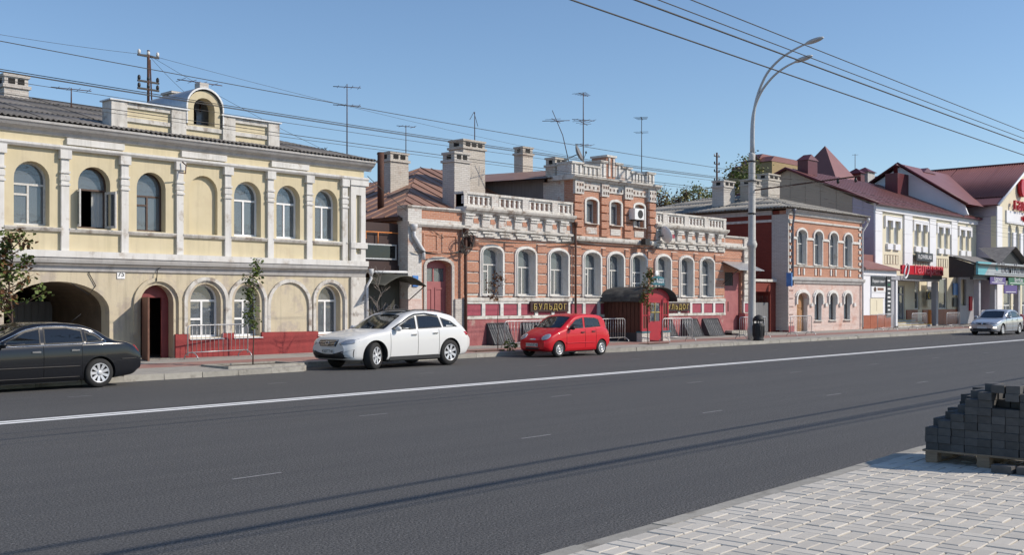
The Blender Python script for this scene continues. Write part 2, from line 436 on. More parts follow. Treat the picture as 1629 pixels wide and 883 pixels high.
def text_mb(txt, size, x, y, z, depth=.02, align='LEFT', squeeze=1.0, spacing=1.0):
    """upright lettering facing -Y, its front at y"""
    cu = bpy.data.curves.new('lettering', 'FONT'); cu.body = txt; cu.size = size; cu.extrude = depth/2
    cu.align_x = align; cu.resolution_u = 3; cu.space_character = spacing
    ob = bpy.data.objects.new('lettering', cu)
    me = bpy.data.meshes.new_from_object(ob)
    mb = MB()
    mb.add([(x + v.co.x*squeeze, y + depth/2 - v.co.z, z + v.co.y) for v in me.vertices], [tuple(p.vertices) for p in me.polygons])
    bpy.data.objects.remove(ob); bpy.data.curves.remove(cu); bpy.data.meshes.remove(me)
    return mb
def sag(a, b, s, n=24):
    a, b = Vector(a), Vector(b)
    return [a.lerp(b, i/n) - Vector((0, 0, 4*s*(i/n)*(1-i/n))) for i in range(n+1)]

# ------------------------------------------------------------------ the setting
g = MB(); g.add([(-900, -600, -.04), (1500, -600, -.04), (1500, 1500, -.04), (-900, 1500, -.04)], [(0, 1, 2, 3)])
struct(g.build('ground', 'ground'), 'bare ground under and behind the houses')
g = MB(); g.add([(-300, 4.0, 0), (500, 4.0, 0), (500, 26.4, 0), (-300, 26.4, 0)], [(0, 1, 2, 3)])
struct(g.build('road', 'asphalt'), 'wide dark asphalt street')
# far pavement: a parking bay is cut into it behind the two bright cars
KL = [(-300, 23.6), (8, 23.75), (17.4, 23.95), (17.75, 24.3), (18.1, 25.35), (18.7, 25.55), (29.6, 25.55), (30.6, 25.2), (31.4, 24.55), (32.2, 24.42), (60, 24.35), (300, 24.4)]
def kerb_y(x):
    for (a, b), (c, d) in zip(KL, KL[1:]):
        if a <= x <= c: return b + (d-b)*(x-a)/(c-a)
    return KL[-1][1]
pts = [Vector((x, y, 0)) for x, y in KL]
g = MB()
for (a, b), (c, d) in zip(KL, KL[1:]):
    n = max(1, int(abs(c-a)/6)) if abs(c) < 200 and abs(a) < 200 else 1
    for i in range(n):
        x0, x1 = a+(c-a)*i/n, a+(c-a)*(i+1)/n; y0, y1 = b+(d-b)*i/n, b+(d-b)*(i+1)/n
        g.add([(x0, y0+.12, .135), (x1, y1+.12, .135), (x1, 29.35, .2), (x0, 29.35, .2)], [(0, 1, 2, 3)])
        g.add([(x0, 29.35, .2), (x1, 29.35, .2), (x1, 36, .22), (x0, 36, .22)], [(0, 1, 2, 3)])
struct(g.build('far_sidewalk', 'far_paving'), 'grey paved sidewalk with a red band before the old houses')
fk = bpy.data.objects.new('far_kerb', None); COL.objects.link(fk); struct(fk, 'worn concrete kerb along the far sidewalk')
for (a, b), (c, d) in zip(KL, KL[1:]):
    if c < -20 or a > 130: continue
    a2, c2 = max(a, -6), min(c, 110)
    b2, d2 = b+(d-b)*(a2-a)/(c-a), b+(d-b)*(c2-a)/(c-a)
    A, B = Vector((a2, b2, 0)), Vector((c2, d2, 0)); L = (B-A).length
    n = max(1, round(L/1.0)); t = (B-A)/L; nn = Vector((-t.y, t.x, 0))
    for i in range(n):
        p0, p1 = A + t*(L*i/n+.006), A + t*(L*(i+1)/n-.006)
        j = R.uniform(-.012, .012); zt = .145 + R.uniform(-.015, .008)
        m = MB(); q = [p0+nn*j, p1+nn*j, p1+nn*(.15+j), p0+nn*(.15+j)]
        m.add([(v.x, v.y, -.02) for v in q] + [(v.x+nn.x*k*.012, v.y+nn.y*k*.012, zt) for v, k in zip(q, (1, 1, 0, 0))], [(3, 2, 1, 0), (4, 5, 6, 7), (0, 1, 5, 4), (1, 2, 6, 5), (2, 3, 7, 6), (3, 0, 4, 7)])
        m.build('kerb_stone', 'kerb_stone', fk)
# painted lines: the double white line and the short lane marks
g = MB()
for k in (-.125, .125):
    g.add([(-60, 16.72+k-.085, .004), (160, 18.35+k-.085, .004), (160, 18.35+k+.085, .004), (-60, 16.72+k+.085, .004)], [(0, 1, 2, 3)])
struct(g.build('double_line', 'line_paint'), 'double white line painted along the street')
def lane_marks(name, x0, y0, step, n, ln, w, tilt=0):
    g = MB()
    for i in range(n):
        x, y = x0+step*i, y0+.008*step*i
        g.add([(x, y-w/2, .004), (x+ln, y-w/2+tilt, .004), (x+ln, y+w/2+tilt, .004), (x, y+w/2, .004)], [(0, 1, 2, 3)])
    struct(g.build(name, 'chalk'), 'short thin white setting-out marks on the asphalt')
lane_marks('lane_mark', 6.3, 9.95, 4.6, 22, .62, .03)
lane_marks('lane_mark', 11.2, 13.9, 4.9, 18, .6, .03)
lane_marks('lane_mark', 9.5, 20.9, 4.7, 14, .5, .03)

# near pavement, turned a little against the street
NR = rad(2.5)
ns = bpy.data.objects.new('near_sidewalk', None); COL.objects.link(ns)
ns.location = (0, 4.70, 0); ns.rotation_euler = (0, 0, NR)
struct(ns, 'pale concrete block paving in basket weave by the kerb')
g = MB(); g.add([(-60, -12, .108), (160, -12, .108), (160, -.11, .108), (-60, -.11, .108)], [(0, 1, 2, 3)])
g.build('paving_bed', 'paver_joint', ns)
g = MB()
g.box(-60, 3, -.15, 0, -.03, .125); g.box(19, 160, -.15, 0, -.03, .125)
g.build('kerb_run', 'kerb_stone', ns)
for i in range(16):
    m = MB(); z = .128+R.uniform(-.003, .003)
    m.box(3+i+.004, 4+i-.004, -.15, 0+R.uniform(-.006, .006), -.03, z)
    m.build('kerb_stone', 'kerb_stone', ns)
def block_mesh(w, d, h, ch, name, mat):
    m = MB(); a, b = w/2, d/2
    m.add([(-a, -b, 0), (a, -b, 0), (a, b, 0), (-a, b, 0), (-a, -b, h-ch), (a, -b, h-ch), (a, b, h-ch), (-a, b, h-ch), (-a+ch, -b+ch, h), (a-ch, -b+ch, h), (a-ch, b-ch, h), (-a+ch, b-ch, h)],
          [(3, 2, 1, 0), (0, 1, 5, 4), (1, 2, 6, 5), (2, 3, 7, 6), (3, 0, 4, 7), (4, 5, 9, 8), (5, 6, 10, 9), (6, 7, 11, 10), (7, 4, 8, 11), (8, 9, 10, 11)])
    me = m.mesh(name); me.materials.append(MATS[mat]); return me
CS = .265
pav = block_mesh(CS-.012, CS/2-.012, .07, .006, 'paver', 'paver')
cand = []
for i in range(0, 90):
    for j in range(0, 34):
        u, v = 1.0+CS*i, -.15-CS*(j+.5)
        for k in (-.25, .25):
            if (i+j) % 2: q = (u, v+k*CS, 0)
            else: q = (u+k*CS, v, PI/2)
            X = q[0]*math.cos(NR)-q[1]*math.sin(NR); Yv = 4.70+q[0]*math.sin(NR)+q[1]*math.cos(NR)
            d = .7314*X+.682*Yv; xx = .682*X-.7314*Yv
            vis = d > 7.3 and abs(xx/d) < .485
            cand.append((0 if vis else 1, d if vis else abs(d-8), q))
cand.sort(key=lambda t: t[:2])
rest = MB()
for n, (_, _, (u, v, rz)) in enumerate(cand):
    z = .062+R.uniform(-.004, .004)
    if n < 300:
        o = put(pav, 'paver', ns); o.location = (u+R.uniform(-.002, .002), v+R.uniform(-.002, .002), z)
        o.rotation_euler = (R.uniform(-.004, .004), R.uniform(-.004, .004), rz+R.uniform(-.012, .012))
    else:
        M4 = Matrix.Translation((u, v, z)) @ Matrix.Rotation(rz, 4, 'Z')
        rest.add([M4 @ q.co for q in pav.vertices], [tuple(p.vertices) for p in pav.polygons][1:])
o = rest.build('paver_field', 'paver', ns); o['kind'] = 'stuff'

# pallet of dark paving blocks on the near pavement
PX, PY = 11.72, 4.72           # corner towards the road and the viewer
pal = thing('pallet', 'weathered wooden pallet under the stack of dark paving blocks', 'pallet', (PX, PY, .132))
for k in range(3):
    y1 = PY-.02-k*.55
    for xx in (0, .45, .9):
        MB().box(PX+xx+.0, PX+xx+.12, y1-.13, y1, .150, .25).build('foot_block', 'pallet_wood', pal)
    MB().box(PX-.0, PX+1.05, y1-.125, y1-.005, .132, .150).build('bottom_board', 'pallet_wood', pal)
for k in range(8):
    x = PX-.01+k*.137
    MB().box(x, x+.1, PY-1.3, PY+.01, .25, .272).build('deck_board', 'pallet_wood', pal)
BW, BD, BH = .14, .21, .083
blk = block_mesh(BD-.004, BW-.004, BH-.002, .004, 'paving_block', 'block')
start = [0, 0, 0, 1, 2, 3, 3, 4, 5]
grp = 'dark paving blocks piled on the pallet'
ORD = ['lowest', 'second', 'third', 'fourth', 'fifth', 'sixth', 'seventh', 'eighth', 'topmost']
for r_ in range(9):
    for layer in range(4):
        st = max(0, start[r_] - (layer+1)//2)
        n = 0
        while True:
            y = PY-.02-(st+n+.5)*BW
            if y < PY-1.32: break
            n += 1
            if r_ >= 6 and R.random() < .22: continue
            if r_ == 8 and (layer > 2 or R.random() < .35): continue
            o = put(blk, 'paving_block'); o.location = (PX+.1+layer*BD+R.uniform(-.012, .012), y+R.uniform(-.003, .003), .272+r_*BH)
            o.rotation_euler = (0, 0, R.uniform(-.03, .03) if r_ < 6 else R.uniform(-.15, .15))
            tag(o, ('dark paving block at the road-side end of the %s course on the pallet' if n == 1 else 'dark paving block within the %s course of the pile on the pallet') % ORD[r_] if layer == 0 else 'dark paving block in the rear rows of the %s course on the pallet' % ORD[r_], 'paving block', grp)
for k, (dx, dy) in enumerate(((-.22, -.92), (-.2, -1.16))):
    o = put(blk, 'paving_block'); o.location = (PX+dx, PY+dy, .134); o.rotation_euler = (0, 0, 1.5+.1*k)
    tag(o, 'dark paving block lying on the pale pavement before the pallet', 'paving block', 'loose blocks at the foot of the pallet')

# ------------------------------------------------------------------ windows
def window(parent, x0, x1, z0, zs, zt, y, mat='pvc_white', fw=.06, tr=None, cols=2, split=None, curtain=0, glass='window_glass', sill=None, axis='y', skip=()):
    """frame set back in its opening; sub-parts: pane, sill, curtain.  tr: transom height, split: extra bar heights per column"""
    fr = [arch(x0, x1, z0, zs, zt) if zt > zs+.01 else rect(x0, x1, z0, zs)]
    tr = tr if tr else zs
    holes = []
    w = (x1-x0-fw*(cols+1))/cols
    for c in range(cols):
        a = x0+fw+c*(w+fw)
        cuts = [z0+fw]
        if split and c in split: cuts += [split[c]-fw/2, split[c]+fw/2]
        cuts.append(tr-fw/2)
        for i in range(0, len(cuts), 2): holes.append((c, rect(a, a+w, cuts[i], cuts[i+1])))
    if zt > tr+.2:
        if zt > zs+.01: holes.append((9, arch(x0+fw, x1-fw, tr+fw/2, max(zs, tr+fw/2+.02), zt-fw)))
        else: holes.append((9, rect(x0+fw, x1-fw, tr+fw/2, zs-fw)))
    m = MB(); m.slab(fr + [h for c, h in holes], y, y+.07, axis)
    win = m.build('window', mat, parent)
    for c, h in holes:
        if c in skip: continue
        MB().slab([h], y+.03, y+.036, axis).build('pane', glass, win)
    if sill:
        s = MB(); s.add([(x0-.06, sill[0], z0-.035), (x1+.06, sill[0], z0-.035), (x1+.06, y, z0+.01), (x0-.06, y, z0+.01), (x0-.06, sill[0], z0-.06), (x1+.06, sill[0], z0-.06), (x1+.06, y, z0-.06), (x0-.06, y, z0-.06)],
              [(0, 1, 2, 3), (7, 6, 5, 4), (4, 5, 1, 0), (5, 6, 2, 1), (6, 7, 3, 2), (7, 4, 0, 3)])
        s.build('sill', sill[1], win)
    if curtain:
        for (fa, fb, ft) in curtain:
            s = MB(); n = 26; o = 0
            xa, xb = x0+(x1-x0)*fa, x0+(x1-x0)*fb; top = z0+(zt-z0)*ft
            vs = []
            for i in range(n+1):
                xx = xa+(xb-xa)*i/n; yy = y+.16+.025*math.sin(i*1.9)+.01*math.sin(i*.7+x0*7)
                vs += [(xx, yy, z0), (xx, yy, top)]
            s.add(vs, [(2*i, 2*i+2, 2*i+3, 2*i+1) for i in range(n)], True)
            s.build('curtain', 'curtain', win)
    return win
def chimney(parent, x0, x1, y0, y1, zb, zt, flues=2, mat='chimney_brick'):
    m = MB(); m.box(x0, x1, y0, y1, zb, zt-.42); e = .06
    m.box(x0-e, x1+e, y0-e, y1+e, zt-.42, zt-.32); m.box(x0+.01, x1-.01, y0+.01, y1-.01, zt-.32, zt-.08); m.box(x0-e*.6, x1+e*.6, y0-e*.6, y1+e*.6, zt-.08, zt)
    c = m.build('chimney', mat, parent)
    w = (x1-x0)/(flues+.6)
    for k in range(flues):
        xa = x0+w*(.3+k)+.05*w
        MB().box(xa+.1*w, xa+.8*w, y0-.004, y0+.1, zt-.29, zt-.12).build('flue_opening', 'dark_inside', c)
    MB().box(x0-.004, x0+.1, y0+(y1-y0)*.3, y0+(y1-y0)*.65, zt-.29, zt-.12).build('flue_opening', 'dark_inside', c)
    return c
def corr_sheets(parent, O, U, V, width, vmax, sw=1.05, sl=1.55, mat='slate', amp=.028, pitch=.15, name='roof_sheet', jit=.02):
    """corrugated sheets laid in overlapping rows: O eave start, U along the eave, V up the slope (unit vectors), vmax(u) how far up"""
    O, U, V = Vector(O), Vector(U), Vector(V); N = U.cross(V).normalized()
    if N.z < 0: N = -N
    rot = Matrix((U, V, N)).transposed().to_4x4()
    cache = {}
    nc = math.ceil(width/sw); k_per = 8
    off = OFF.get(parent.name, Vector((0, 0, 0)))
    for ci in range(nc):
        u0 = ci*sw; wv = min(sw+.06, width-u0)
        if wv < .1: continue
        nw = max(2, int(wv/pitch*4))
        us = [wv*i/nw for i in range(nw+1)]
        r_ = 0
        while True:
            v0 = r_*sl-.08 if r_ else 0
            lim = [min(vmax(u0+u), (r_+1)*sl) for u in us]
            if max(lim) <= v0+.02: break
            full = all(abs(l-(r_+1)*sl) < 1e-6 for l in lim)
            key = (round(wv, 3), r_ > 0, full)
            if full and key in cache: me = cache[key]
            else:
                m = MB(); vs = []
                for u, l in zip(us, lim):
                    h = amp*math.cos(2*PI*u/pitch)
                    top = max(l-v0, 0.0)
                    vs += [(u, 0, h+.02), (u, top, h), (u, 0, h+.008), (u, top, h-.012)]
                fs = []
                for i in range(nw):
                    a, b = 4*i, 4*i+4
                    fs += [(a, b, b+1, a+1), (a+2, a+3, b+3, b+2), (a, a+2, b+2, b), (a+1, b+1, b+3, a+3)]
                m.add(vs, fs, True); me = m.mesh(name); me.materials.append(MATS[mat])
                if full: cache[key] = me
            o = put(me, name, parent)
            P = O + U*u0 + V*(v0+R.uniform(-jit, jit)) + N*(.004*(ci % 2)+.006*(r_ % 2))
            o.matrix_local = Matrix.Translation(P-off) @ rot @ Matrix.Rotation(R.uniform(-.008, .008), 4, 'Z')
            r_ += 1
def downpipe(parent, pts, r=.055, mat='pipe_white'):
    m = MB(); m.tube(pts, r, 8)
    o = m.build('downpipe', mat, parent)
    p0 = Vector(pts[0]); MB().lathe([(r*1.0, -.16), (r*1.9, .0), (r*2.0, .1)], 10, Matrix.Translation(p0)).build('hopper', mat, o)
    return o

# ------------------------------------------------------------------ yellow two-storey house
FY = 29.3
yh = thing('yellow_house', 'two-storey yellow plastered house with white pilasters, arched windows and red plinth', 'house', (15.5, FY, .15))
UW = [(8.3, 9.25), (10.1, 11.05), (11.84, 12.80), (13.60, 14.54), (15.35, 16.27), (18.61, 19.60), (20.19, 21.12), (21.72, 22.67)]
LW = [(17.09, 18.14), (18.62, 19.56), (21.85, 22.80)]
NICHE = (17.05, 18.02)
holes = [arch(a, b, 3.97, 5.25, 5.72) for a, b in UW] + [arch(NICHE[0], NICHE[1], 3.97, 5.28, 5.77)]
m = MB(); m.slab([rect(7.4, 23.82, 3.0, 6.8)] + holes, FY, FY+.5); m.build('upper_wall', 'yellow_plaster', yh)
lh = [arch(11.58, 14.52, .0, 1.62, 2.46, 18), arch(15.47, 16.53, .05, 1.87, 2.40), ] + [arch(a, b, .80, 1.92, 2.45) for a, b in LW]
lh[0] = arch(11.58, 14.52, .02, 1.62, 2.46, 18)
m = MB(); m.slab([rect(7.4, 23.82, -.05, 3.0)] + lh, FY+.002, FY+.5); m.build('lower_wall', 'stained_plaster', yh)
m = MB(); m.box(7.4, 7.8, FY+.5, 39, -.05, 6.8); m.build('side_wall', 'stained_plaster', yh)
m = MB(); m.box(23.42, 23.8, FY+.5, 39, -.05, 6.75); m.build('side_wall', 'brick', yh)
m = MB(); m.box(7.4, 23.8, 39, 39.4, -.05, 6.75); m.build('back_wall', 'brick', yh)
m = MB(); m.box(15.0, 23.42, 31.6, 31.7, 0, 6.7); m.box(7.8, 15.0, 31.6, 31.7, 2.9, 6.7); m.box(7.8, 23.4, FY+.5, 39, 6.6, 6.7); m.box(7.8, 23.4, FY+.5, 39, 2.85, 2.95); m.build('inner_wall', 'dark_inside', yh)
# passage through the house
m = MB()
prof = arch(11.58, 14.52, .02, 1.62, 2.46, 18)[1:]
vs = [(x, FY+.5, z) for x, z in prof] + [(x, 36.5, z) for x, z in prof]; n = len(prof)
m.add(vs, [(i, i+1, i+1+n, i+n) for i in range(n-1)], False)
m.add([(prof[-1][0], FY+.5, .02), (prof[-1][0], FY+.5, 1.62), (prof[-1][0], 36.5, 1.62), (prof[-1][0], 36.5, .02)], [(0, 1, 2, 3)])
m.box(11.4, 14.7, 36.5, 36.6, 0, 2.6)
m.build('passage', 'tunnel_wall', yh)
gt = MB(); gt.box(13.2, 14.5, 33.0, 33.06, .2, 1.9); gt.build('gate_leaf', 'grey_gate', yh)
for k in range(6):
    MB().box(13.22+k*.21, 13.24+k*.21, 32.97, 33.0, .2, 1.9).build('gate_rib', 'grey_gate', yh)
m = MB(); m.slab([arch(NICHE[0]-.02, NICHE[1]+.02, 3.95, 5.28, 5.79)], FY+.14, FY+.3); m.build('blind_niche', 'yellow_plaster', yh)
# trim
PIL = [9.65, 11.45, 13.2, 14.95, 16.7, 18.35, 19.92, 21.45, 22.93]
for x in PIL:
    m = MB(); m.box(x-.11, x+.11, FY-.09, FY-.002, 3.31, 5.86)
    for z in (5.12, 5.46): m.box(x-.135, x+.135, FY-.125, FY-.003, z, z+.06)
    m.box(x-.16, x+.16, FY-.15, FY-.004, 5.86, 6.10); m.box(x-.13, x+.13, FY-.11, FY-.003, 5.26, 5.40)
    m.build('pilaster', 'white_trim', yh)
m = MB(); m.slab([rect(23.16, 23.80, 3.31, 5.93), rect(23.38, 23.60, 3.55, 5.6)], FY-.12, FY-.001); m.box(23.14, 23.86, FY-.16, FY-.003, 3.75, 3.95); m.box(23.12, 23.9, FY-.17, FY-.003, 5.93, 6.10)
m.build('corner_pier', 'white_trim', yh)
m = MB(); m.box(23.2, 23.84, FY-.08, FY, .0, 2.75); m.build('corner_pier', 'worn_white', yh)
m = MB(); m.box(7.4, 23.88, FY-.20, FY-.001, 3.13, 3.31); m.build('floor_band', 'white_trim', yh)
def moulding(name, prof, x0, x1, mat, parent, y=FY):
    """prof: (out from the wall, z) outline run along the facade"""
    m = MB(); n = len(prof)
    vs = [(x0, y-o, z) for o, z in prof] + [(x1, y-o, z) for o, z in prof]
    fs = [(i, (i+1) % n, (i+1) % n+n, i+n) for i in range(n)] + [tuple(range(n))[::-1], tuple(range(n, 2*n))]
    m.add(vs, fs); return m.build(name, mat, parent)
moulding('floor_cornice', [(0.001, 2.74), (.05, 2.76), (.07, 2.86), (.13, 2.95), (.16, 3.05), (.17, 3.128), (.001, 3.128)], 7.4, 23.86, 'grey_trim', yh)
for a, b in UW + [NICHE]:
    pass
xs = [7.4] + PIL + [23.1]
for a, b in zip(xs, xs[1:]):
    moulding('sill_course', [(0.001, 3.83), (.07, 3.84), (.11, 3.91), (.11, 3.94), (.001, 3.95)], a+.11, b-.11, 'worn_white', yh)
moulding('cornice_band', [(0.001, 6.10), (.12, 6.10), (.17, 6.16), (.17, 6.22), (.001, 6.23)], 7.4, 23.92, 'white_trim', yh)
moulding('eave_cornice', [(0.001, 6.47), (.06, 6.48), (.10, 6.56), (.24, 6.64), (.30, 6.72), (.33, 6.74), (.33, 6.80), (.001, 6.80)], 7.3, 24.1, 'grey_trim', yh)
for a, b in ((9.7, 11.4), (13.25, 14.93), (16.75, 18.3), (19.95, 21.42)):
    MB().box(a, b, FY-.10, FY-.001, 6.27, 6.45).build('tablet', 'white_trim', yh)
# ground floor openings
AR = [(15.47, 16.53, 1.87, 2.40)] + [(a, b, 1.92, 2.45) for a, b in LW]
for a, b, zs, zt in AR:
    m = MB(); m.slab([ring_arch(a-.13, b+.13, .92, zs, zt+.1, .11)], FY-.075, FY+.001); m.slab([ring_arch(a-.10, b+.10, .92, zs, zt+.06, .05)], FY-.03, FY+.0005)
    m.build('arch_moulding', 'stained_plaster' if a < 17 else 'worn_white', yh)
m = MB(); m.slab([ring_arch(19.93, 21.44, .92, 1.78, 2.53, .11)], FY-.07, FY+.001); m.build('arch_moulding', 'worn_white', yh)
m = MB(); m.slab([rect(16.56, 17.02, .0, .92)], FY-.06, FY)
m.slab([[(17.02, 0), (23.18, 0), (23.18, .90), (22.83, .90), (22.83, .78), (21.82, .78), (21.82, .9), (19.6, .92), (19.6, .76), (18.58, .76), (18.58, .92), (18.18, .92), (18.18, .76), (17.02, .76)]], FY-.06, FY)
m.build('plinth', 'red_plinth', yh)
for i, (a, b) in enumerate(LW):
    window(yh, a, b, .80, 1.92, 2.45, FY+.26, 'pvc_white', .065, 1.93, 2, {0: 1.36} if i < 2 else None, curtain=[(.55, 1, 1)] if i == 0 else 0, sill=(FY-.10, 'pvc_white'))
# upper windows
for i, (a, b) in enumerate(UW):
    if i in (5, 6, 7): window(yh, a, b, 3.98, 5.25, 5.72, FY+.26, 'pvc_white', .06, 5.12, 2, None, curtain=[(0, .45, .95)] if i != 6 else [(.5, 1, .9)], sill=(FY-.10, 'pvc_white'))
    elif i == 3:
        w = window(yh, a, b, 3.98, 5.25, 5.72, FY+.26, 'brown_wood', .05, 5.08, 1, None, skip=(0,), curtain=[(.62, 1, .62), (0, .2, .62)])
        for hx, ang in ((a+.03, -1.72), (b-.03, 1.8)):     # casements standing open
            sgn = 1 if hx < (a+b)/2 else -1
            M4 = Matrix.Translation((hx, FY+.24, 0)) @ Matrix.Rotation(ang, 4, 'Z')
            q = MB(); q.slab([rect(0, sgn*.46, 4.0, 5.05) if sgn > 0 else rect(-.46, 0, 4.0, 5.05), rect(.06, .40, 4.07, 4.98) if sgn > 0 else rect(-.40, -.06, 4.07, 4.98)], -.02, .02)
            q.v = [tuple(M4 @ Vector(v)) for v in q.v]; cs = q.build('casement', 'old_white_wood', yh)
            q = MB(); q.slab([rect(.06, .40, 4.07, 4.98) if sgn > 0 else rect(-.40, -.06, 4.07, 4.98)], -.003, .003)
            q.v = [tuple(M4 @ Vector(v)) for v in q.v]; q.build('pane', 'window_glass', cs)
    elif i == 4: window(yh, a, b, 3.98, 5.25, 5.72, FY+.26, 'brown_wood', .05, 5.02, 2, {0: 4.75}, curtain=[(.45, 1, 1)])
    else: window(yh, a, b, 3.98, 5.25, 5.72, FY+.26, 'old_white_wood', .055, 5.1, 2, {0: 4.82}, curtain=[(.05, .4, .6), (.6, .95, .6)], sill=(FY-.08, 'old_white_wood'))
# doorway with open plank leaf
m = MB(); m.slab([arch(15.47, 16.53, 2.02, 2.03, 2.40)], FY+.3, FY+.36); m.slab([rect(15.47, 15.6, .1, 2.02)], FY+.3, FY+.36); m.slab([rect(16.3, 16.53, .1, 2.02)], FY+.3, FY+.36)
m.build('door_frame', 'red_door', yh)
q = MB(); q.box(0, .86, -.025, .025, .14, 2.03); q.box(.05, .8, .025, .04, .4, .5); q.box(.05, .8, .025, .04, 1.6, 1.7)
M4 = Matrix.Translation((15.53, FY-.01, 0)) @ Matrix.Rotation(rad(-107), 4, 'Z'); q.v = [tuple(M4 @ Vector(v)) for v in q.v]
q.build('door', 'brown_plank', yh)
MB().box(15.4, 16.6, FY-.25, FY+.5, .05, .205).build('door_step', 'kerb_stone', yh)
# parapet with the arched dormer
pz0, pz1 = 6.81, 7.66
for a, b, zz in ((14.55, 16.9, pz1), (18.1, 20.14, pz1), (16.9, 18.1, 7.26)): MB().box(a, b, FY-.06, FY+.35, pz0, zz).build('parapet', 'yellow_plaster', yh)
for a, b in ((14.5, 14.98), (16.38, 16.86), (18.12, 18.56), (19.78, 20.2)):
    m = MB(); m.box(a, b, FY-.16, FY+.4, pz0, pz1+.01); m.build('parapet_pier', 'worn_white', yh)
for a, b in ((14.98, 16.38), (16.86, 18.12), (18.56, 19.78)):
    m = MB(); m.box(a, b, FY-.12, FY-.058, 7.12, 7.24); m.build('parapet_ledge', 'worn_white', yh)
    MB().box(a, b, FY-.10, FY-.057, pz0, 6.9).build('parapet_ledge', 'worn_white', yh)
    if a != 16.86: MB().box(a, b, FY-.12, FY-.056, 7.52, pz1+.008).build('parapet_ledge', 'worn_white', yh)
for a, b in ((14.44, 16.95), (18.05, 20.26)):
    m = MB(); m.box(a, b, FY-.21, FY+.45, pz1+.012, pz1+.05); m.build('coping', 'galvanized', yh)
m = MB(); m.slab([arch(16.94, 18.06, 7.24, 7.82, 8.36, 16), arch(17.14, 17.86, 7.30, 7.80, 8.14, 14)], FY-.10, FY+.25); m.build('dormer_front', 'yellow_plaster', yh)
m = MB()
pr = [(17.5+.60*math.cos(PI*i/16), 7.82+.58*math.sin(PI*i/16)) for i in range(17)]; pr = [(18.1, 7.3)] + pr + [(16.9, 7.3)]
n = len(pr); m.add([(x, FY-.18, z) for x, z in pr] + [(x, FY+2.6, z) for x, z in pr], [(i, i+1, i+1+n, i+n) for i in range(n-1)], True)
m.add([(x, FY-.18, z) for x, z in pr] + [(17.5+(x-17.5)*1.07, FY-.18, 7.3+(z-7.3)*1.05) for x, z in pr], [(i, i+n, i+1+n, i+1) for i in range(n-1)])
m.add([(17.5+(x-17.5)*1.07, FY-.18, 7.3+(z-7.3)*1.05) for x, z in pr] + [(17.5+(x-17.5)*1.07, FY+2.6, 7.3+(z-7.3)*1.05) for x, z in pr], [(i, i+n, i+1+n, i+1) for i in range(n-1)], True)
m.build('dormer_roof', 'galvanized', yh)
m = MB(); m.slab([arch(17.0, 18.0, 7.2, 7.8, 8.25)], FY+1.2, FY+1.25); m.build('dormer_back', 'dark_inside', yh)
m = MB(); m.box(17.38, 17.68, FY-.05, FY+.25, 8.42, 8.62); m.build('finial_block', 'grey_brick', yh)
# roof: corrugated sheets, hipped at the right end
sl = .28; Vv = Vector((0, 1, sl)).normalized(); up = 5.6/Vv.y
yr = MB(); yr.add([(7.2, FY-.33, 6.80), (24.12, FY-.33, 6.80), (18.5, FY+5.3, 8.36), (7.2, FY+5.3, 8.36), (7.2, 39.6, 6.8), (24.12, 39.6, 6.8)], [(0, 1, 2, 3), (1, 5, 2), (3, 2, 5, 4), (0, 3, 4), (0, 4, 5, 1)])
roof = yr.build('roof', 'slate', yh)
corr_sheets(roof, (7.2, FY-.36, 6.835), (1, 0, 0), Vv, 16.95, lambda u: min(5.6, (16.95-u))/Vv.y)
V2 = Vector((-1, 0, sl)).normalized()
corr_sheets(roof, (24.15, FY-.36, 6.835), (0, 1, 0), V2, 10.6, lambda u: min(u, 10.6-u, 5.6)/abs(V2.x))
chimney(yh, 13.45, 14.2, 34.0, 34.7, 7.7, 8.98, 2, 'grey_brick')
chimney(yh, 19.9, 20.6, 35.4, 36.1, 7.8, 9.55, 2, 'grey_brick')
# number plate, cables, pipe
np_ = MB().box(14.74, 14.98, FY-.022, FY-.0, 2.56, 2.86).build('number_plate', 'sign_white', yh)
text_mb('75', .2, 14.86, FY-.03, 2.63, .01, 'CENTER').build('number', 'black_panel', np_)
m = MB(); m.tube(sag((7.4, FY-.19, 2.98), (23.9, FY-.19, 3.0), .03, 60), .018, 6)
m.tube([(14.0, FY-.03, 2.95), (13.9, FY-.03, 2.7), (14.1, FY-.03, 2.35), (13.9, FY-.03, 2.1), (13.4, FY-.02, 2.42)], .014, 5); m.tube([(16.1, FY-.1, 2.95), (15.95, FY-.1, 2.85), (15.92, FY-.1, 2.5)], .014, 5)
m.build('wall_cable', 'cable', yh)
downpipe(yh, [(24.02, FY-.15, 2.95), (24.02, FY-.15, 2.7), (23.86, FY-.13, 2.45), (23.86, FY-.13, .3)], .05, 'pipe_white')
br = MB(); br.tube([(16.5, FY-.35, 5.75), (16.75, FY-.3, 5.75), (16.78, FY-.28, 6.0), (16.7, FY-.2, 6.1)], .02, 6); br.build('cable_hook', 'rusty_metal', yh)

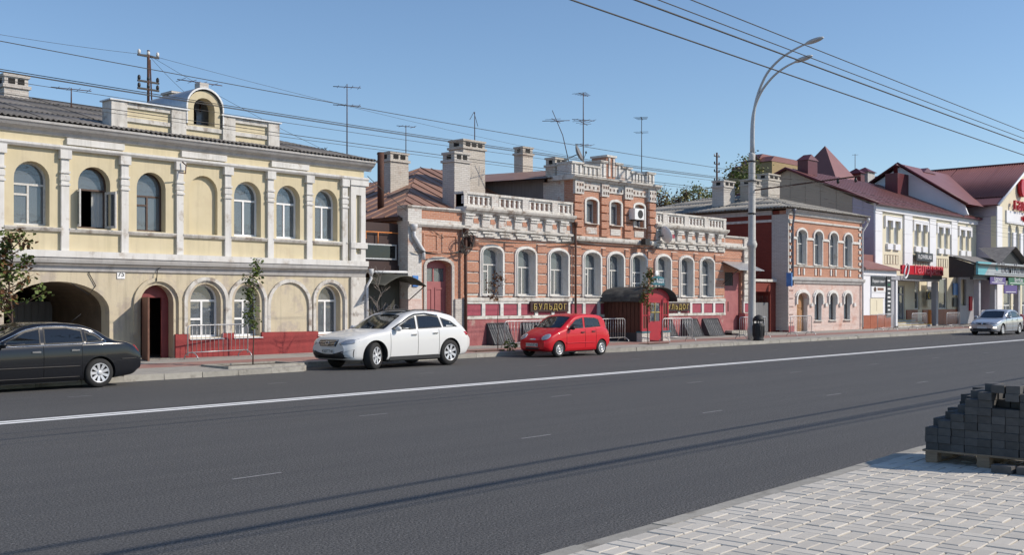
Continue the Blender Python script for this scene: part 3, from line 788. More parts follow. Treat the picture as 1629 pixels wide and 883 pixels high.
# ------------------------------------------------------------------ old brick house with white brick cornices
bh = thing('brick_house', 'single-storey orange brick house with white brick balustrades and a windowed attic gable', 'house', (37.8, FY, .2))
BWN = [(29.66, 30.76), (31.66, 32.72), (33.67, 34.80)]
BWC = [(35.94, 37.02), (37.66, 38.70), (39.36, 40.44)]
BWR = [(41.33, 42.40), (43.28, 44.32), (45.08, 46.18)]
ALLW = BWN + BWC + BWR
DL, DR = (26.75, 28.04), (47.35, 48.95)
hol = [arch(a, b, 2.14, 3.80, 4.03, 8) for a, b in ALLW] + [arch(DL[0], DL[1], .2, 3.25, 3.46, 8), rect(DR[0], DR[1], .3, 3.42)]
m = MB(); m.slab([rect(25.8, 49.78, -.05, 4.75)] + hol, FY, FY+.5); m.build('front_wall', 'brick', bh)
m = MB(); m.box(25.8, 26.2, FY+.5, 41, -.05, 4.98); m.build('side_wall', 'brick', bh)
m = MB(); m.box(49.4, 49.78, FY+.5, 41, -.05, 4.7); m.build('side_wall', 'brick', bh)
m = MB(); m.box(25.8, 49.78, 41, 41.4, -.05, 4.9); m.build('back_wall', 'brick', bh)
m = MB(); m.box(26.2, 49.4, 31.4, 31.5, 0, 4.7); m.box(26.2, 49.4, FY+.5, 41, 4.6, 4.7); m.build('inner_wall', 'dark_inside', bh)
# windows with deep white surrounds
for i, (a, b) in enumerate(ALLW):
    m = MB(); m.slab([ring_arch(a, b, 2.10, 3.80, 4.03, .14, 8)], FY-.09, FY+.004); m.slab([ring_arch(a-.005, b+.005, 2.12, 3.81, 4.05, .05, 8)], FY-.12, FY-.088)
    sur = m.build('window_surround', 'white_trim', bh)
    m = MB(); m.slab([ring_arch(a, b, 2.10, 3.80, 4.03, .0, 8)[:0] or arch(a-.004, b+.004, 2.1, 3.8, 4.036, 8), arch(a+.012, b-.012, 2.14, 3.79, 4.02, 8)], FY+.005, FY+.20)
    m.build('reveal_lining', 'white_trim', bh)
    old = R.random()
    window(bh, a+.015, b-.015, 2.16, 3.79, 4.02, FY+.19, 'old_white_wood', .055, 3.36 - .06*(i % 3), 2, {0: 3.1} if i % 3 == 0 else ({0: 2.75, 1: 2.75} if i in (5, 7, 8) else None),
           curtain=[(.02, .98, .62)] if i in (3, 4, 5) else ([(.05, .42, .66)] if i % 2 else [(.1, .35, .55), (.6, .95, .7)]), sill=(FY-.20, 'old_white_wood' if i != 0 else 'grey_trim'))
# rusticated piers: courses of proud brick blocks between the windows
edges = [28.72] + [v for w in BWN for v in (w[0]-.16, w[1]+.16)] + [35.12]
piers = list(zip(edges[0::2], edges[1::2]))
edges = [35.2] + [v for w in BWC for v in (w[0]-.16, w[1]+.16)] + [41.0]
piers += list(zip(edges[0::2], edges[1::2]))
edges = [41.08] + [v for w in BWR for v in (w[0]-.16, w[1]+.16)] + [47.25]
piers += list(zip(edges[0::2], edges[1::2]))
for a, b in piers:
    if b-a < .12: continue
    for k in range(5):
        z = 2.22+k*.42
        m = MB(); c = .018; d = FY-.065
        x0, x1, z0, z1 = a+.02, b-.02, z, z+.37
        m.add([(x0, FY+.002, z0), (x1, FY+.002, z0), (x1, FY+.002, z1), (x0, FY+.002, z1), (x0+c, d, z0+c), (x1-c, d, z0+c), (x1-c, d, z1-c), (x0+c, d, z1-c)], [(4, 5, 6, 7), (0, 1, 5, 4), (1, 2, 6, 5), (2, 3, 7, 6), (3, 0, 4, 7)])
        m.build('rusticated_block', 'brick', bh)
    m = MB(); m.box(a+.01, b-.01, FY-.012, FY-.001, 2.14, 4.3); m.build('pier_joint', 'worn_white', bh)
# plinth: white ledges, red brick panels, rough base
for a, b in ((28.66, 47.25), (49.05, 49.8)):
    m = MB(); m.box(a, b, FY-.14, FY, 1.92, 2.07); m.build('plinth_ledge', 'worn_white', bh)
    m = MB(); m.box(a, b, FY-.10, FY-.001, .0, 1.22); m.build('plinth', 'pink_plinth', bh)
    m = MB(); m.box(a, b, FY-.13, FY-.002, 1.22, 1.34); m.build('plinth_ledge', 'worn_white', bh)
    n = max(1, round((b-a)/1.02)); w = (b-a)/n
    m = MB(); m.box(a, b, FY-.02, FY-.0015, 1.34, 1.92); m.build('panel_field', 'maroon_panel', bh)
    for k in range(n+1):
        x = a+k*w
        MB().box(max(a, x-.09), min(b, x+.09), FY-.105, FY-.003, 1.34, 1.92).build('panel_stile', 'white_trim', bh)
    for k in range(n):
        MB().box(a+k*w+.09, a+(k+1)*w-.09, FY-.104, FY-.004, 1.82, 1.92).build('panel_rail', 'white_trim', bh)
        x = a+k*w+.12
        MB().box(x, a+(k+1)*w-.12, FY-.06, FY-.005, 1.36, 1.80).build('panel', 'maroon_panel', bh)
# slanted iron covers over the cellar windows
for a, b in ((29.85, 31.0), (31.85, 32.95), (33.8, 34.9), (41.4, 42.4), (43.3, 44.6), (45.1, 46.5)):
    cv = MB(); zt = 1.05; z0 = .22; yt, y0 = FY-.14, FY-.55
    cv.tube([(a, y0, z0), (b, y0, z0), (b, yt, zt), (a, yt, zt), (a, y0, z0)], .022, 6); cover = cv.build('cellar_cover', 'grille_iron', bh)
    MB().add([(a, y0+.03, z0), (b, y0+.03, z0), (b, yt+.03, zt), (a, yt+.03, zt)], [(0, 1, 2, 3)]).build('cover_mesh', 'grille_iron', cover)
    n = 9
    for k in range(1, n):
        x = a+(b-a)*k/n
        q = MB(); pts = [(x+.03*math.sin(t*3.0+k), y0+(yt-y0)*t, z0+(zt-z0)*t) for t in [i/6 for i in range(7)]]; q.tube(pts, .012, 5); q.build('cover_bar', 'grille_iron', cover)
    MB().add([(a, y0, z0), (a, FY-.1, z0), (a, FY-.1, zt), (a, yt, zt)], [(0, 1, 2, 3)]).build('cover_cheek', 'grille_iron', cover)
# frieze, brackets and balustrade for a stretch of front
def frieze(xa, xb, nb, bpiers):
    MB().box(xa, xb, FY-.06, FY+.4, 4.40, 5.44).build('frieze', 'white_brick', bh)
    w = (xb-xa)/nb
    moulding('frieze_ledge', [(0.0, 4.66), (.17, 4.68), (.19, 4.76), (.062, 4.80)], xa, xb, 'worn_white', bh)
    moulding('frieze_cornice', [(0.0, 5.28), (.16, 5.30), (.2, 5.36), (.30, 5.42), (.34, 5.50), (.34, 5.545), (-.3, 5.55), (-.3, 5.45)], xa-.06, xb, 'worn_white', bh)
    for k in range(nb):
        x = xa+k*w
        b1 = MB().box(x+.04, x+.47*w, FY-.15, FY-.055, 4.802, 5.285); b1 = b1.build('bracket', 'white_brick', bh)
        MB().box(x+.02, x+.52*w, FY-.20, FY-.15, 5.12, 5.17).build('bracket_step', 'white_trim', b1)
        MB().box(x+.0, x+.55*w, FY-.24, FY-.15, 5.21, 5.284).build('bracket_step', 'white_trim', b1)
        MB().box(x+.62*w, x+.92*w, FY-.075, FY-.055, 4.94, 5.12).build('recessed_panel', 'maroon_panel' if R.random() < .15 else 'brick', bh)
        MB().box(x+.1*w, x+.82*w, FY-.14, FY-.055, 4.56, 4.63).build('corbel', 'worn_white', bh)
        MB().box(x+.24*w, x+.9*w, FY-.11, FY-.055, 4.44, 4.52).build('corbel', 'worn_white', bh)
    # balustrade
    MB().box(xa, xb, FY+.02, FY+.34, 5.55, 6.04).build('balustrade_back', 'brick', bh)
    MB().box(xa, xb, FY-.10, FY+.022, 5.551, 5.66).build('bottom_rail', 'worn_white', bh)
    MB().box(xa-.04, xb, FY-.14, FY+.36, 6.04, 6.13).build('top_rail', 'worn_white', bh)
    MB().box(xa, xb, FY-.07, FY+.018, 5.97, 6.04).build('under_rail', 'white_trim', bh)
    for a, b in bpiers: MB().box(a, b, FY-.13, FY+.3, 5.552, 6.045).build('balustrade_pier', 'white_brick', bh)
    for (a0, a1), (b0, b1) in zip(bpiers, bpiers[1:]):
        n = max(1, round((b0-a1)/.27)); ww = (b0-a1)/n
        for k in range(n):
            xx = a1+(k+.5)*ww
            q = MB(); q.lathe([(.075, 0), (.085, .03), (.06, .07), (.075, .15), (.08, .2), (.06, .26), (.085, .29), (.075, .31)], 4, Matrix.Translation((xx, FY-.03, 5.66)) @ Matrix.Rotation(PI/4, 4, 'Z'), False)
            q.build('baluster', 'white_trim', bh)
frieze(28.6, 35.12, 7, [(28.6, 28.78), (30.12, 30.50), (31.92, 32.28), (33.75, 34.1), (35.0, 35.12)])
frieze(41.08, 47.3, 7, [(41.08, 41.2), (41.75, 42.1), (43.55, 43.9), (45.3, 45.65), (47.05, 47.3)])
# left and right wings
def wing(xa, xb, za, zb, side):
    MB().box(xa, xb, FY-.02, FY+.4, za-.05, zb-.12).build('wing_parapet', 'brick', bh)
    moulding('wing_cornice', [(0, za-.12), (.14, za-.1), (.2, za-.02), (.2, za+.05), (0, za+.08)], xa-.05, xb, 'worn_white', bh)
    moulding('wing_coping', [(-.45, zb-.12), (.06, zb-.12), (.13, zb-.05), (.13, zb), (-.45, zb)], xa-.06, xb, 'worn_white', bh)
    MB().box(xa, xb, FY-.04, FY, za+.06, za+.2).build('wing_band', 'white_brick', bh)
wing(25.8, 28.6, 4.76, 5.42, -1)
wing(47.3, 49.78, 4.72, 5.28, 1)
MB().box(25.78, 26.45, FY-.10, FY+.5, 2.0, 5.3).build('quoin', 'white_brick', bh)
MB().box(25.78, 26.45, FY-.12, FY+.5, .1, 2.0).build('quoin', 'pink_brick', bh)
MB().box(49.12, 49.76, FY-.10, FY+.5, 2.07, 5.2).build('quoin', 'white_brick', bh)
for k in range(7): MB().box(49.05, 49.82, FY-.15, FY-.1, 2.2+k*.4, 2.38+k*.4).build('quoin_block', 'worn_white', bh)
for a, b in ((26.6, 27.35), (27.55, 28.35)):
    m = MB(); m.slab([rect(a, b, 3.75, 4.45), rect(a+.08, b-.08, 3.83, 4.37)], FY-.03, FY+.001); m.build('blind_panel', 'brick', bh)
m = MB(); m.slab([ring_arch(DL[0], DL[1], .2, 3.25, 3.46, .13, 8)], FY-.05, FY+.002); m.build('door_surround', 'grey_brick', bh)
m = MB(); m.box(28.15, 28.66, FY-.12, FY, .0, 2.0); m.build('base_block', 'grey_brick', bh)
# doors
def leaf_door(x0, x1, z0, z1, zt, mat, y):
    d = MB(); d.slab([arch(x0, x1, z0, zt-.2, zt, 8), rect(x0+.1, (x0+x1)/2-.03, z1+.06, zt-.3), rect((x0+x1)/2+.03, x1-.1, z1+.06, zt-.3)], y, y+.06)
    d = d.build('door', mat, bh)
    for a, b in ((x0+.1, (x0+x1)/2-.03), ((x0+x1)/2+.03, x1-.1)):
        MB().slab([rect(a, b, z1+.06, zt-.3)], y+.03, y+.035).build('pane', 'window_glass', d)
        for zz in (z0+.15, (z0+z1)/2+.08): MB().slab([rect(a+.04, b-.04, zz, zz+(z1-z0)/2-.25), rect(a+.1, b-.1, zz+.07, zz+(z1-z0)/2-.32)], y-.025, y+.002).build('door_panel', mat, d)
    MB().box((x0+x1)/2+.06, (x0+x1)/2+.09, y-.06, y, 1.2, 1.45).build('handle', 'galvanized', d)
leaf_door(DL[0], DL[1], .2, 2.6, 3.46, 'pink_door', FY+.3)
d = MB().box(DR[0], DR[0]+1.02, FY+.12, FY+.18, .42, 2.72).build('door', 'pink_door', bh)
MB().box(DR[0]+.5, DR[0]+.52, FY+.09, FY+.12, 1.4, 1.9).build('handle', 'dark_metal', d)
MB().box(DR[0]+1.02, DR[1], FY+.12, FY+.2, .3, 3.42).build('door_frame', 'pink_door', bh)
for k in range(7): MB().box(DR[0]+.06+k*.14, DR[0]+.10+k*.14, FY+.10, FY+.12, 2.75, 3.35).build('transom_bar', 'dark_metal', bh)
MB().box(DR[0], DR[0]+1.02, FY+.16, FY+.2, 2.72, 3.42).build('transom', 'brown_metal', bh)
for k, (dy, z) in enumerate(((.9, .3), (.5, .42))): MB().box(DR[0]-.1, DR[1]+.1, FY-dy, FY+.12, .1, z).build('door_step', 'kerb_stone', bh)
MB().box(48.75, 49.25, FY-.35, FY, .2, 1.3).build('step_wall', 'pink_plinth', bh)
aw = MB(); aw.add([(47.05, FY-1.05, 3.52), (49.5, FY-1.05, 3.52), (49.5, FY, 3.98), (47.05, FY, 3.98), (47.05, FY-1.05, 3.49), (49.5, FY-1.05, 3.49), (49.5, FY, 3.95), (47.05, FY, 3.95)], [(0, 1, 2, 3), (7, 6, 5, 4), (4, 5, 1, 0), (5, 6, 2, 1), (6, 7, 3, 2), (7, 4, 0, 3)])
aw = aw.build('awning', 'galvanized', bh)
for x in (47.1, 49.4): MB().tube([(x, FY, 2.75), (x, FY-.95, 3.5), (x, FY, 3.9)], .02, 6).build('awning_bracket', 'dark_metal', aw)
# attic gable
GW = [(35.98, 36.76), (37.70, 38.46), (39.48, 40.22)]
GY = FY-.10
m = MB(); m.slab([rect(35.14, 41.06, 4.42, 7.12)] + [arch(a, b, 5.32, 6.25, 6.36, 8) for a, b in GW], GY, GY+.5); gw = m.build('gable_wall', 'brick', bh)
m = MB(); m.box(35.14, 35.45, GY+.5, GY+1.7, 5.5, 7.12); m.build('gable_side', 'white_brick', bh)
m = MB(); m.box(40.75, 41.06, GY+.5, GY+1.7, 5.5, 7.12); m.build('gable_side', 'white_brick', bh)
m = MB(); m.box(35.45, 40.75, GY+1.5, GY+1.6, 4.5, 7.1); m.build('gable_back', 'dark_inside', bh)
for i, (a, b) in enumerate(GW):
    m = MB(); m.slab([ring_arch(a, b, 5.30, 6.25, 6.36, .11, 8)], GY-.06, GY+.004); m.build('window_surround', 'white_trim', bh)
    window(bh, a+.01, b-.01, 5.33, 6.25, 6.355, GY+.2, 'old_white_wood', .05, 6.2, 1, None, curtain=[(0, 1, .9)] if i == 0 else 0, sill=(GY-.14, 'worn_white'))
    MB().box(a+.02, b-.02, GY-.03, GY+.001, 4.86, 5.14).build('apron_panel', 'white_brick', bh)
GP = [(35.14, 35.74), (36.98, 37.5), (38.66, 39.26), (40.44, 41.06)]
for a, b in GP:
    for k in range(5):
        MB().box(a, b, GY-.10, GY+.001, 4.78+k*.35, 5.07+k*.35).build('rusticated_block', 'brick', bh)
    pu = MB().box(a, b, GY-.12, GY+.001, 6.53, 7.12).build('pilaster_head', 'white_brick', bh)
    for r_ in range(2):
        for k in range(3):
            x = a+(b-a)*(.18+.3*k)
            MB().box(x, x+.09, GY-.125, GY-.118, 6.62+r_*.25, 6.74+r_*.25).build('vent_slot', 'brown_wood', pu)
for (a0, a1), (b0, b1) in zip(GP, GP[1:]):
    fz = MB().box(a1, b0, GY-.05, GY+.001, 6.72, 7.12).build('gable_frieze', 'white_brick', bh)
    for k in range(4):
        x = a1+(b0-a1)*(.1+.23*k); MB().box(x, x+.1, GY-.054, GY-.048, 6.80, 6.92).build('vent_slot', 'brown_wood', fz)
moulding('gable_cornice', [(0, 7.12), (.16, 7.13), (.22, 7.2), (.32, 7.24), (.34, 7.32), (-1.2, 7.34), (-1.2, 7.12)], 34.85, 41.25, 'worn_white', bh, GY)
def gpar(a, b, zt, mat='white_brick', nb=0):
    MB().box(a, b, GY-.04, GY+.8, 7.34, zt-.09).build('gable_parapet', mat, bh)
    MB().box(a-.05, b+.05, GY-.11, GY+.86, zt-.09, zt).build('coping', 'worn_white', bh)
    for k in range(nb):
        x = a+(b-a)*(k+.5)/nb
        MB().box(x-.05, x+.05, GY-.10, GY-.038, 7.44, zt-.13).build('baluster', 'white_trim', bh)
gpar(35.0, 35.72, 7.90, nb=2); gpar(35.74, 36.92, 7.84, 'grey_brick', 4); gpar(36.96, 37.38, 8.12, nb=1); gpar(37.40, 38.02, 8.40, 'brick', 2); gpar(38.04, 38.5, 8.12, nb=1); gpar(38.52, 39.2, 8.0, nb=1); gpar(39.22, 40.4, 7.84, 'grey_brick', 5); gpar(40.42, 41.02, 7.92, nb=2)
moulding('attic_band', [(0, 4.5), (.1, 4.52), (.14, 4.6), (.14, 4.7), (0, 4.74)], 35.14, 41.06, 'worn_white', bh, GY)
# roof of rusty sheet iron in standing-seam strips
EZ = 4.98; AP = Vector((33.0, 36.6, 8.05))
core = MB(); core.add([(25.6, FY+.25, EZ), (49.9, FY+.25, EZ), (44.5, 36.6, 8.05), (33, 36.6, 8.05), (49.9, 41.6, 4.9), (25.6, 41.6, 4.9)], [(0, 1, 2, 3), (1, 4, 2), (4, 5, 3, 2), (5, 0, 3), (0, 5, 4, 1)])
broof = core.build('roof', 'rust_roof', bh)
def seam_strip(q):
    """one sheet strip between two seams: a, b eave ends, c, d upper ends"""
    a, b, c, d = [Vector(v) for v in q]
    nrm = (b-a).cross(d-a).normalized()
    if nrm.z < 0: nrm = -nrm
    t = (b-a).normalized()
    m = MB(); lift = nrm*R.uniform(.012, .03)
    P = [a+lift, b+lift, c+lift, d+lift]
    s1 = [P[0]+nrm*.04, P[3]+nrm*.04, P[3]+nrm*.04+t*.03, P[0]+nrm*.04+t*.03]
    m.add([P[0]+t*.0, P[1], P[2], P[3]], [(0, 1, 2, 3)])
    m.add([P[0], P[3], s1[1], s1[0]], [(0, 1, 2, 3)]); m.add(s1, [(0, 1, 2, 3)]); m.add([P[0]+t*.03, P[3]+t*.03, s1[2], s1[3]], [(3, 2, 1, 0)])
    m.build('roof_sheet', 'rust_roof', broof)
n = 36
for k in range(n):          # front slope
    x0, x1 = 25.6+24.3*k/n, 25.6+24.3*(k+1)/n
    def top(x):
        if x < 33: return min(1, (x-25.6)/7.4)
        if x > 44.5: return min(1, (49.9-x)/5.4)
        return 1
    f = lambda x: (x, FY+.25+(36.6-FY-.25)*top(x), EZ+(8.05-EZ)*top(x))
    seam_strip([(x0, FY+.25, EZ), (x1, FY+.25, EZ), f(x1), f(x0)])
n = 16
for k in range(n):          # left hip
    y0, y1 = FY+.25+12.05*k/n, FY+.25+12.05*(k+1)/n
    def tp(y):
        t = (y-FY-.25)/(36.6-FY-.25) if y < 36.6 else (41.6-y)/5.0
        return max(0, min(1, t))
    f = lambda y: (25.6+7.4*tp(y), y, EZ-.0+(8.05-EZ)*tp(y))
    seam_strip([(25.6, y1, EZ), (25.6, y0, EZ), f(y0), f(y1)])
MB().box(25.58, 25.86, FY+.2, 41.5, 4.86, 4.97).build('eave_board', 'brown_wood', bh)
# attic roof behind the gable
ar = MB(); ar.add([(34.6, GY+.9, 7.22), (38.1, GY+.9, 8.0), (38.1, 38.5, 8.3), (34.6, 38.5, 7.5), (41.3, GY+.9, 7.22), (41.3, 38.5, 7.5)], [(0, 1, 2, 3), (1, 4, 5, 2)])
ar.add([(34.6, GY+.9, 7.17), (38.1, GY+.9, 7.95), (38.1, 38.5, 8.25), (34.6, 38.5, 7.45)], [(3, 2, 1, 0)])
ar = ar.build('attic_roof', 'rust_roof', bh)
at = MB(); at.box(35.2, 35.3, GY+1.7, 38.3, 5.2, 7.42); at.build('attic_wall', 'grey_gate', bh)
chimney(bh, 29.05, 30.05, 34.0, 34.8, 6.0, 8.17, 2)
chimney(bh, 29.85, 30.72, 31.0, 31.7, 5.4, 7.96, 2, 'grey_brick')
chimney(bh, 32.3, 33.65, 33.0, 33.9, 6.2, 8.95, 3)
chimney(bh, 39.4, 40.15, 36.0, 36.6, 7.8, 9.68, 1)
chimney(bh, 34.95, 35.75, GY+.85, GY+1.4, 7.34, 8.15, 2)
pp = MB(); pp.lathe([(.13, 0), (.13, 2.3)], 10, Matrix.Translation((26.85, 32.0, 5.4))); pp.build('flue_pipe', 'rusty_metal', bh)
downpipe(bh, [(25.98, FY-.2, 4.62), (25.98, FY-.2, 4.3), (26.45, FY-.2, 3.75), (26.45, FY-.2, 3.45)], .07)
downpipe(bh, [(28.62, FY-.2, 4.6), (28.62, FY-.2, .3)], .06, 'rusty_metal')
downpipe(bh, [(35.16, FY-.22, 5.2), (35.16, FY-.22, .3)], .05, 'rusty_metal')
# cable clutter along the front
m = MB()
for k in range(4):
    m.tube(sag((26.0, FY-.2-.03*k, 3.72+.05*k), (28.7, FY-.22, 3.85+.05*k), .12+.05*k, 16), .012, 5)
    m.tube(sag((28.7, FY-.24, 4.2+.06*k), (35.2, FY-.2, 4.42+.03*k), .05+.04*k, 30), .011, 5)
    m.tube(sag((35.2, FY-.26, 4.42+.03*k), (41.1, FY-.25, 4.40+.02*k), .06+.03*k, 30), .010, 5)
m.tube(sag((41.1, FY-.25, 4.4), (49.5, FY-.2, 4.1), .1, 30), .011, 5)
cc = m.build('wall_cable', 'cable', bh); cc['kind'] = 'stuff'
rn_ = random.Random(9); q = MB()
for k in range(7):
    a0 = rn_.uniform(0, 6); q.tube([(28.55+.28*math.cos(a0+i*.5)*(1+.2*math.sin(i)), FY-.3-.02*k, 4.0+.05*k+.3*math.sin(a0+i*.5)) for i in range(10)], .014, 5)
q.build('cable_coil', 'cable', bh)['kind'] = 'stuff'
jb = MB(); jb.box(28.75, 29.05, FY-.3, FY-.08, 4.0, 4.45); jb.build('junction_box', 'rusty_metal', bh)
ac = thing('air_conditioner', 'white air conditioner unit hung beside the right attic window', 'air conditioner', (39.2, GY-.2, 5.6))
MB().box(38.98, 39.68, GY-.42, GY-.06, 5.62, 6.12).build('case', 'pvc_white', ac)
MB().lathe([(.19, 0), (.19, .012)], 20, Matrix.Translation((39.4, GY-.42, 5.87)) @ Matrix.Rotation(PI/2, 4, 'X')).build('fan_grille', 'dark_metal', ac)
for x in (39.08, 39.56): MB().box(x, x+.04, GY-.4, GY-.06, 5.56, 5.62).build('bracket', 'dark_metal', ac)
def dish(name, label, c, r, az, el, mat):
    t = thing(name, label, 'satellite dish', c)
    M4 = Matrix.Translation(c) @ Matrix.Rotation(az, 4, 'Z') @ Matrix.Rotation(PI/2-el, 4, 'X')
    MB().lathe([(.001, 0), (r*.4, .02), (r*.75, .07), (r, .13), (r, .115), (r*.75, .05), (r*.4, .0), (.001, -.02)], 20, M4).build('reflector', mat, t)
    q = MB(); q.tube([M4 @ Vector((0, -r*.9, .1)), M4 @ Vector((0, -.1, r*.9))], .012, 5); q.build('feed_arm', 'dark_metal', t)
    MB().ball(M4 @ Vector((0, -.08, r*.92)), .04, .04, .06).build('receiver', 'dark_metal', t)
    MB().tube([Vector(c), Vector(c)+Vector((0, .45, -.1))], .02, 6).build('mount', 'dark_metal', t)
dish('satellite_dish', 'grey satellite dish on the roof behind the brick gable', (36.15, GY+.6, 8.35), .42, 0.5, .4, 'grey_gate')
dish('satellite_dish', 'white satellite dish fixed to the wall right of the brick gable', (41.35, FY-.45, 5.0), .42, 1.3, .35, 'pvc_white')
fl = thing('floodlight', 'small black floodlight on the wall under the right attic window', 'floodlight', (39.9, GY-.3, 4.55))
MB().box(39.75, 40.1, GY-.45, GY-.2, 4.5, 4.78).build('housing', 'dark_metal', fl); MB().tube([(39.92, GY, 4.7), (39.92, GY-.3, 4.64)], .025, 6).build('arm', 'dark_metal', fl)
# bar signs
def letter_sign(x0, x1, z, name, label):
    s = thing(name, label, 'sign', (x0, FY-.14, z))
    MB().box(x0, x1, FY-.17, FY-.12, z, z+.42).build('board', 'brown_metal', s)
    tx = 'БУЛЬДОГ'; w = (x1-x0-.2)/len(tx)
    for k, ch in enumerate(tx):
        text_mb(ch, .34, x0+.1+(k+.5)*w, FY-.21, z+.09, .03, 'CENTER').build('letter', 'gold', s)
letter_sign(32.35, 34.75, 1.48, 'bar_sign', 'dark sign with gold letters on the plinth left of the porch')
letter_sign(41.55, 43.95, 1.44, 'bar_sign', 'dark sign with gold letters on the plinth right of the porch')
# porch
po = thing('porch', 'red and brown wooden bar porch with a rounded shingle roof', 'porch', (38.2, 27.9, .18))
X0, X1, Y0, Y1 = 37.25, 39.25, 27.15, FY-.1
m = MB(); m.box(X0+.02, X0+.1, Y0+.05, Y1, .55, 1.95); m.build('side_wall', 'porch_wood', po)
m = MB(); m.box(X1-.1, X1-.02, Y0+.05, Y1, .55, 1.95); m.build('side_wall', 'porch_wood', po)
for k in range(9):
    y = Y0+.18+k*.21
    MB().box(X0-.01, X0+.02, y, y+.035, .56, 1.94).build('batten', 'porch_wood', po)
for a, b in ((X0-.05, X0+.5), (X1-.5, X1+.05)): MB().box(a, b, Y0-.06, Y0+.22, .12, .56).build('base_block', 'grey_brick', po); MB().box(a-.02, b+.02, Y0-.09, Y0+.24, .56, .62).build('base_cap', 'teal', po)
MB().box(X0-.02, X0+.12, Y0+.22, Y1, .12, .56).build('base_wall', 'sign_grey', po)
for x in (X0, X0+.42, X1-.50, X1-.08): MB().box(x, x+.09, Y0-.01, Y0+.08, .62, 2.0).build('post', 'porch_red', po)
for a, b in ((X0+.09, X0+.42), (X1-.41, X1-.08)):
    MB().box(a, b, Y0+.01, Y0+.05, .62, .75).build('rail', 'porch_red', po); MB().box(a, b, Y0+.015, Y0+.05, 1.85, 2.0).build('rail', 'porch_red', po)
    MB().box(a+.04, b-.04, Y0+.02, Y0+.04, .75, 1.85).build('panel', 'porch_wood', po)
    MB().box((a+b)/2-.015, (a+b)/2+.015, Y0+.0, Y0+.02, .75, 1.85).build('glazing_bar', 'porch_red', po)
    MB().box(a, b, Y0+.0, Y0+.02, 1.28, 1.33).build('glazing_bar', 'porch_red', po)
dx0, dx1 = X0+.52, X1-.52
d = MB(); d.slab([rect(dx0, dx1, .2, 1.98), rect(dx0+.12, dx1-.12, 1.05, 1.85)], Y0+.01, Y0+.06); d = d.build('door', 'porch_red', po)
MB().slab([rect(dx0+.12, dx1-.12, 1.05, 1.85)], Y0+.03, Y0+.036).build('pane', 'window_glass', d)
MB().box((dx0+dx1)/2-.015, (dx0+dx1)/2+.015, Y0+.005, Y0+.03, 1.05, 1.85).build('glazing_bar', 'gold', d); MB().box(dx0+.12, dx1-.12, Y0+.005, Y0+.03, 1.42, 1.46).build('glazing_bar', 'gold', d)
MB().box(dx0+.03, dx0+.06, Y0-.04, Y0+.01, 1.0, 1.3).build('handle', 'chrome', d)
m = MB(); m.slab([[(X0-.05, 1.98), (X1+.05, 1.98)] + [((X0+X1)/2+1.08*math.cos(PI*i/12), 1.99+.5*math.sin(PI*i/12)) for i in range(13)]], Y0+.0, Y0+.05); m.build('tympanum', 'porch_red', po)
MB().box(X0+.1, X1-.1, Y1-.1, Y1, .2, 1.95).build('back', 'dark_inside', po)
rf = MB(); ctr = (X0+X1)/2; n = 14
pr = [(ctr+1.3*math.cos(PI*i/n), 1.93+.62*math.sin(PI*i/n)) for i in range(n+1)]
rf.add([(x, Y0-.28, z) for x, z in pr] + [(x, Y1, z) for x, z in pr] + [(x, Y0-.28, z-.04) for x, z in pr] + [(x, Y1, z-.04) for x, z in pr], [(i, i+n+1, i+n+2, i+1) for i in range(n)] + [(i+2*n+2, i+2*n+3, i+3*n+4, i+3*n+3) for i in range(n)] + [(i, i+1, i+2*n+3, i+2*n+2) for i in range(n)], True)
rf = rf.build('roof', 'shingle', po)
sh = MB(); sh.box(0, .27, -.17, 0, 0, .018); shm = sh.mesh('shingle'); shm.materials.append(MATS['shingle'])
for i in range(n):
    (xa, za), (xb, zb) = pr[i], pr[i+1]
    for k in range(9):
        o = put(shm, 'shingle', rf); ang = math.atan2(zb-za, xb-xa)
        M4 = Matrix.Translation(Vector((xa, Y0-.28+.26*k+(.13 if i % 2 else 0), za+.01)) - OFF[po.name]) @ Matrix.Rotation(-ang, 4, 'Y') @ Matrix.Rotation(PI/2, 4, 'Z')
        o.matrix_local = M4 @ Matrix.Translation((0, 0, R.uniform(.0, .012)))
ss = thing('porch_sign', 'small curved teal sign with white letters above the porch roof', 'sign', (38.3, Y0-.1, 2.5))
m = MB(); m.slab([[(ctr-.52, 2.62), (ctr+.52, 2.62), (ctr+.45, 2.95), (ctr, 3.03), (ctr-.45, 2.95)]], Y0-.14, Y0-.1); m.build('board', 'teal', ss)
for k, ch in enumerate('БУЛЬДОГ'):
    text_mb(ch, .24, ctr-.42+k*.14, Y0-.16, 2.7+.03*math.sin(PI*(k+.5)/7), .02, 'CENTER').build('letter', 'sign_white', ss)
MB().ball((ctr-.05, Y0-.12, 3.12), .13, .03, .13).build('emblem', 'sign_white', ss)
MB().tube([(ctr, Y0-.12, 2.4), (ctr, Y0-.12, 2.65)], .02, 6).build('bracket', 'dark_metal', ss)

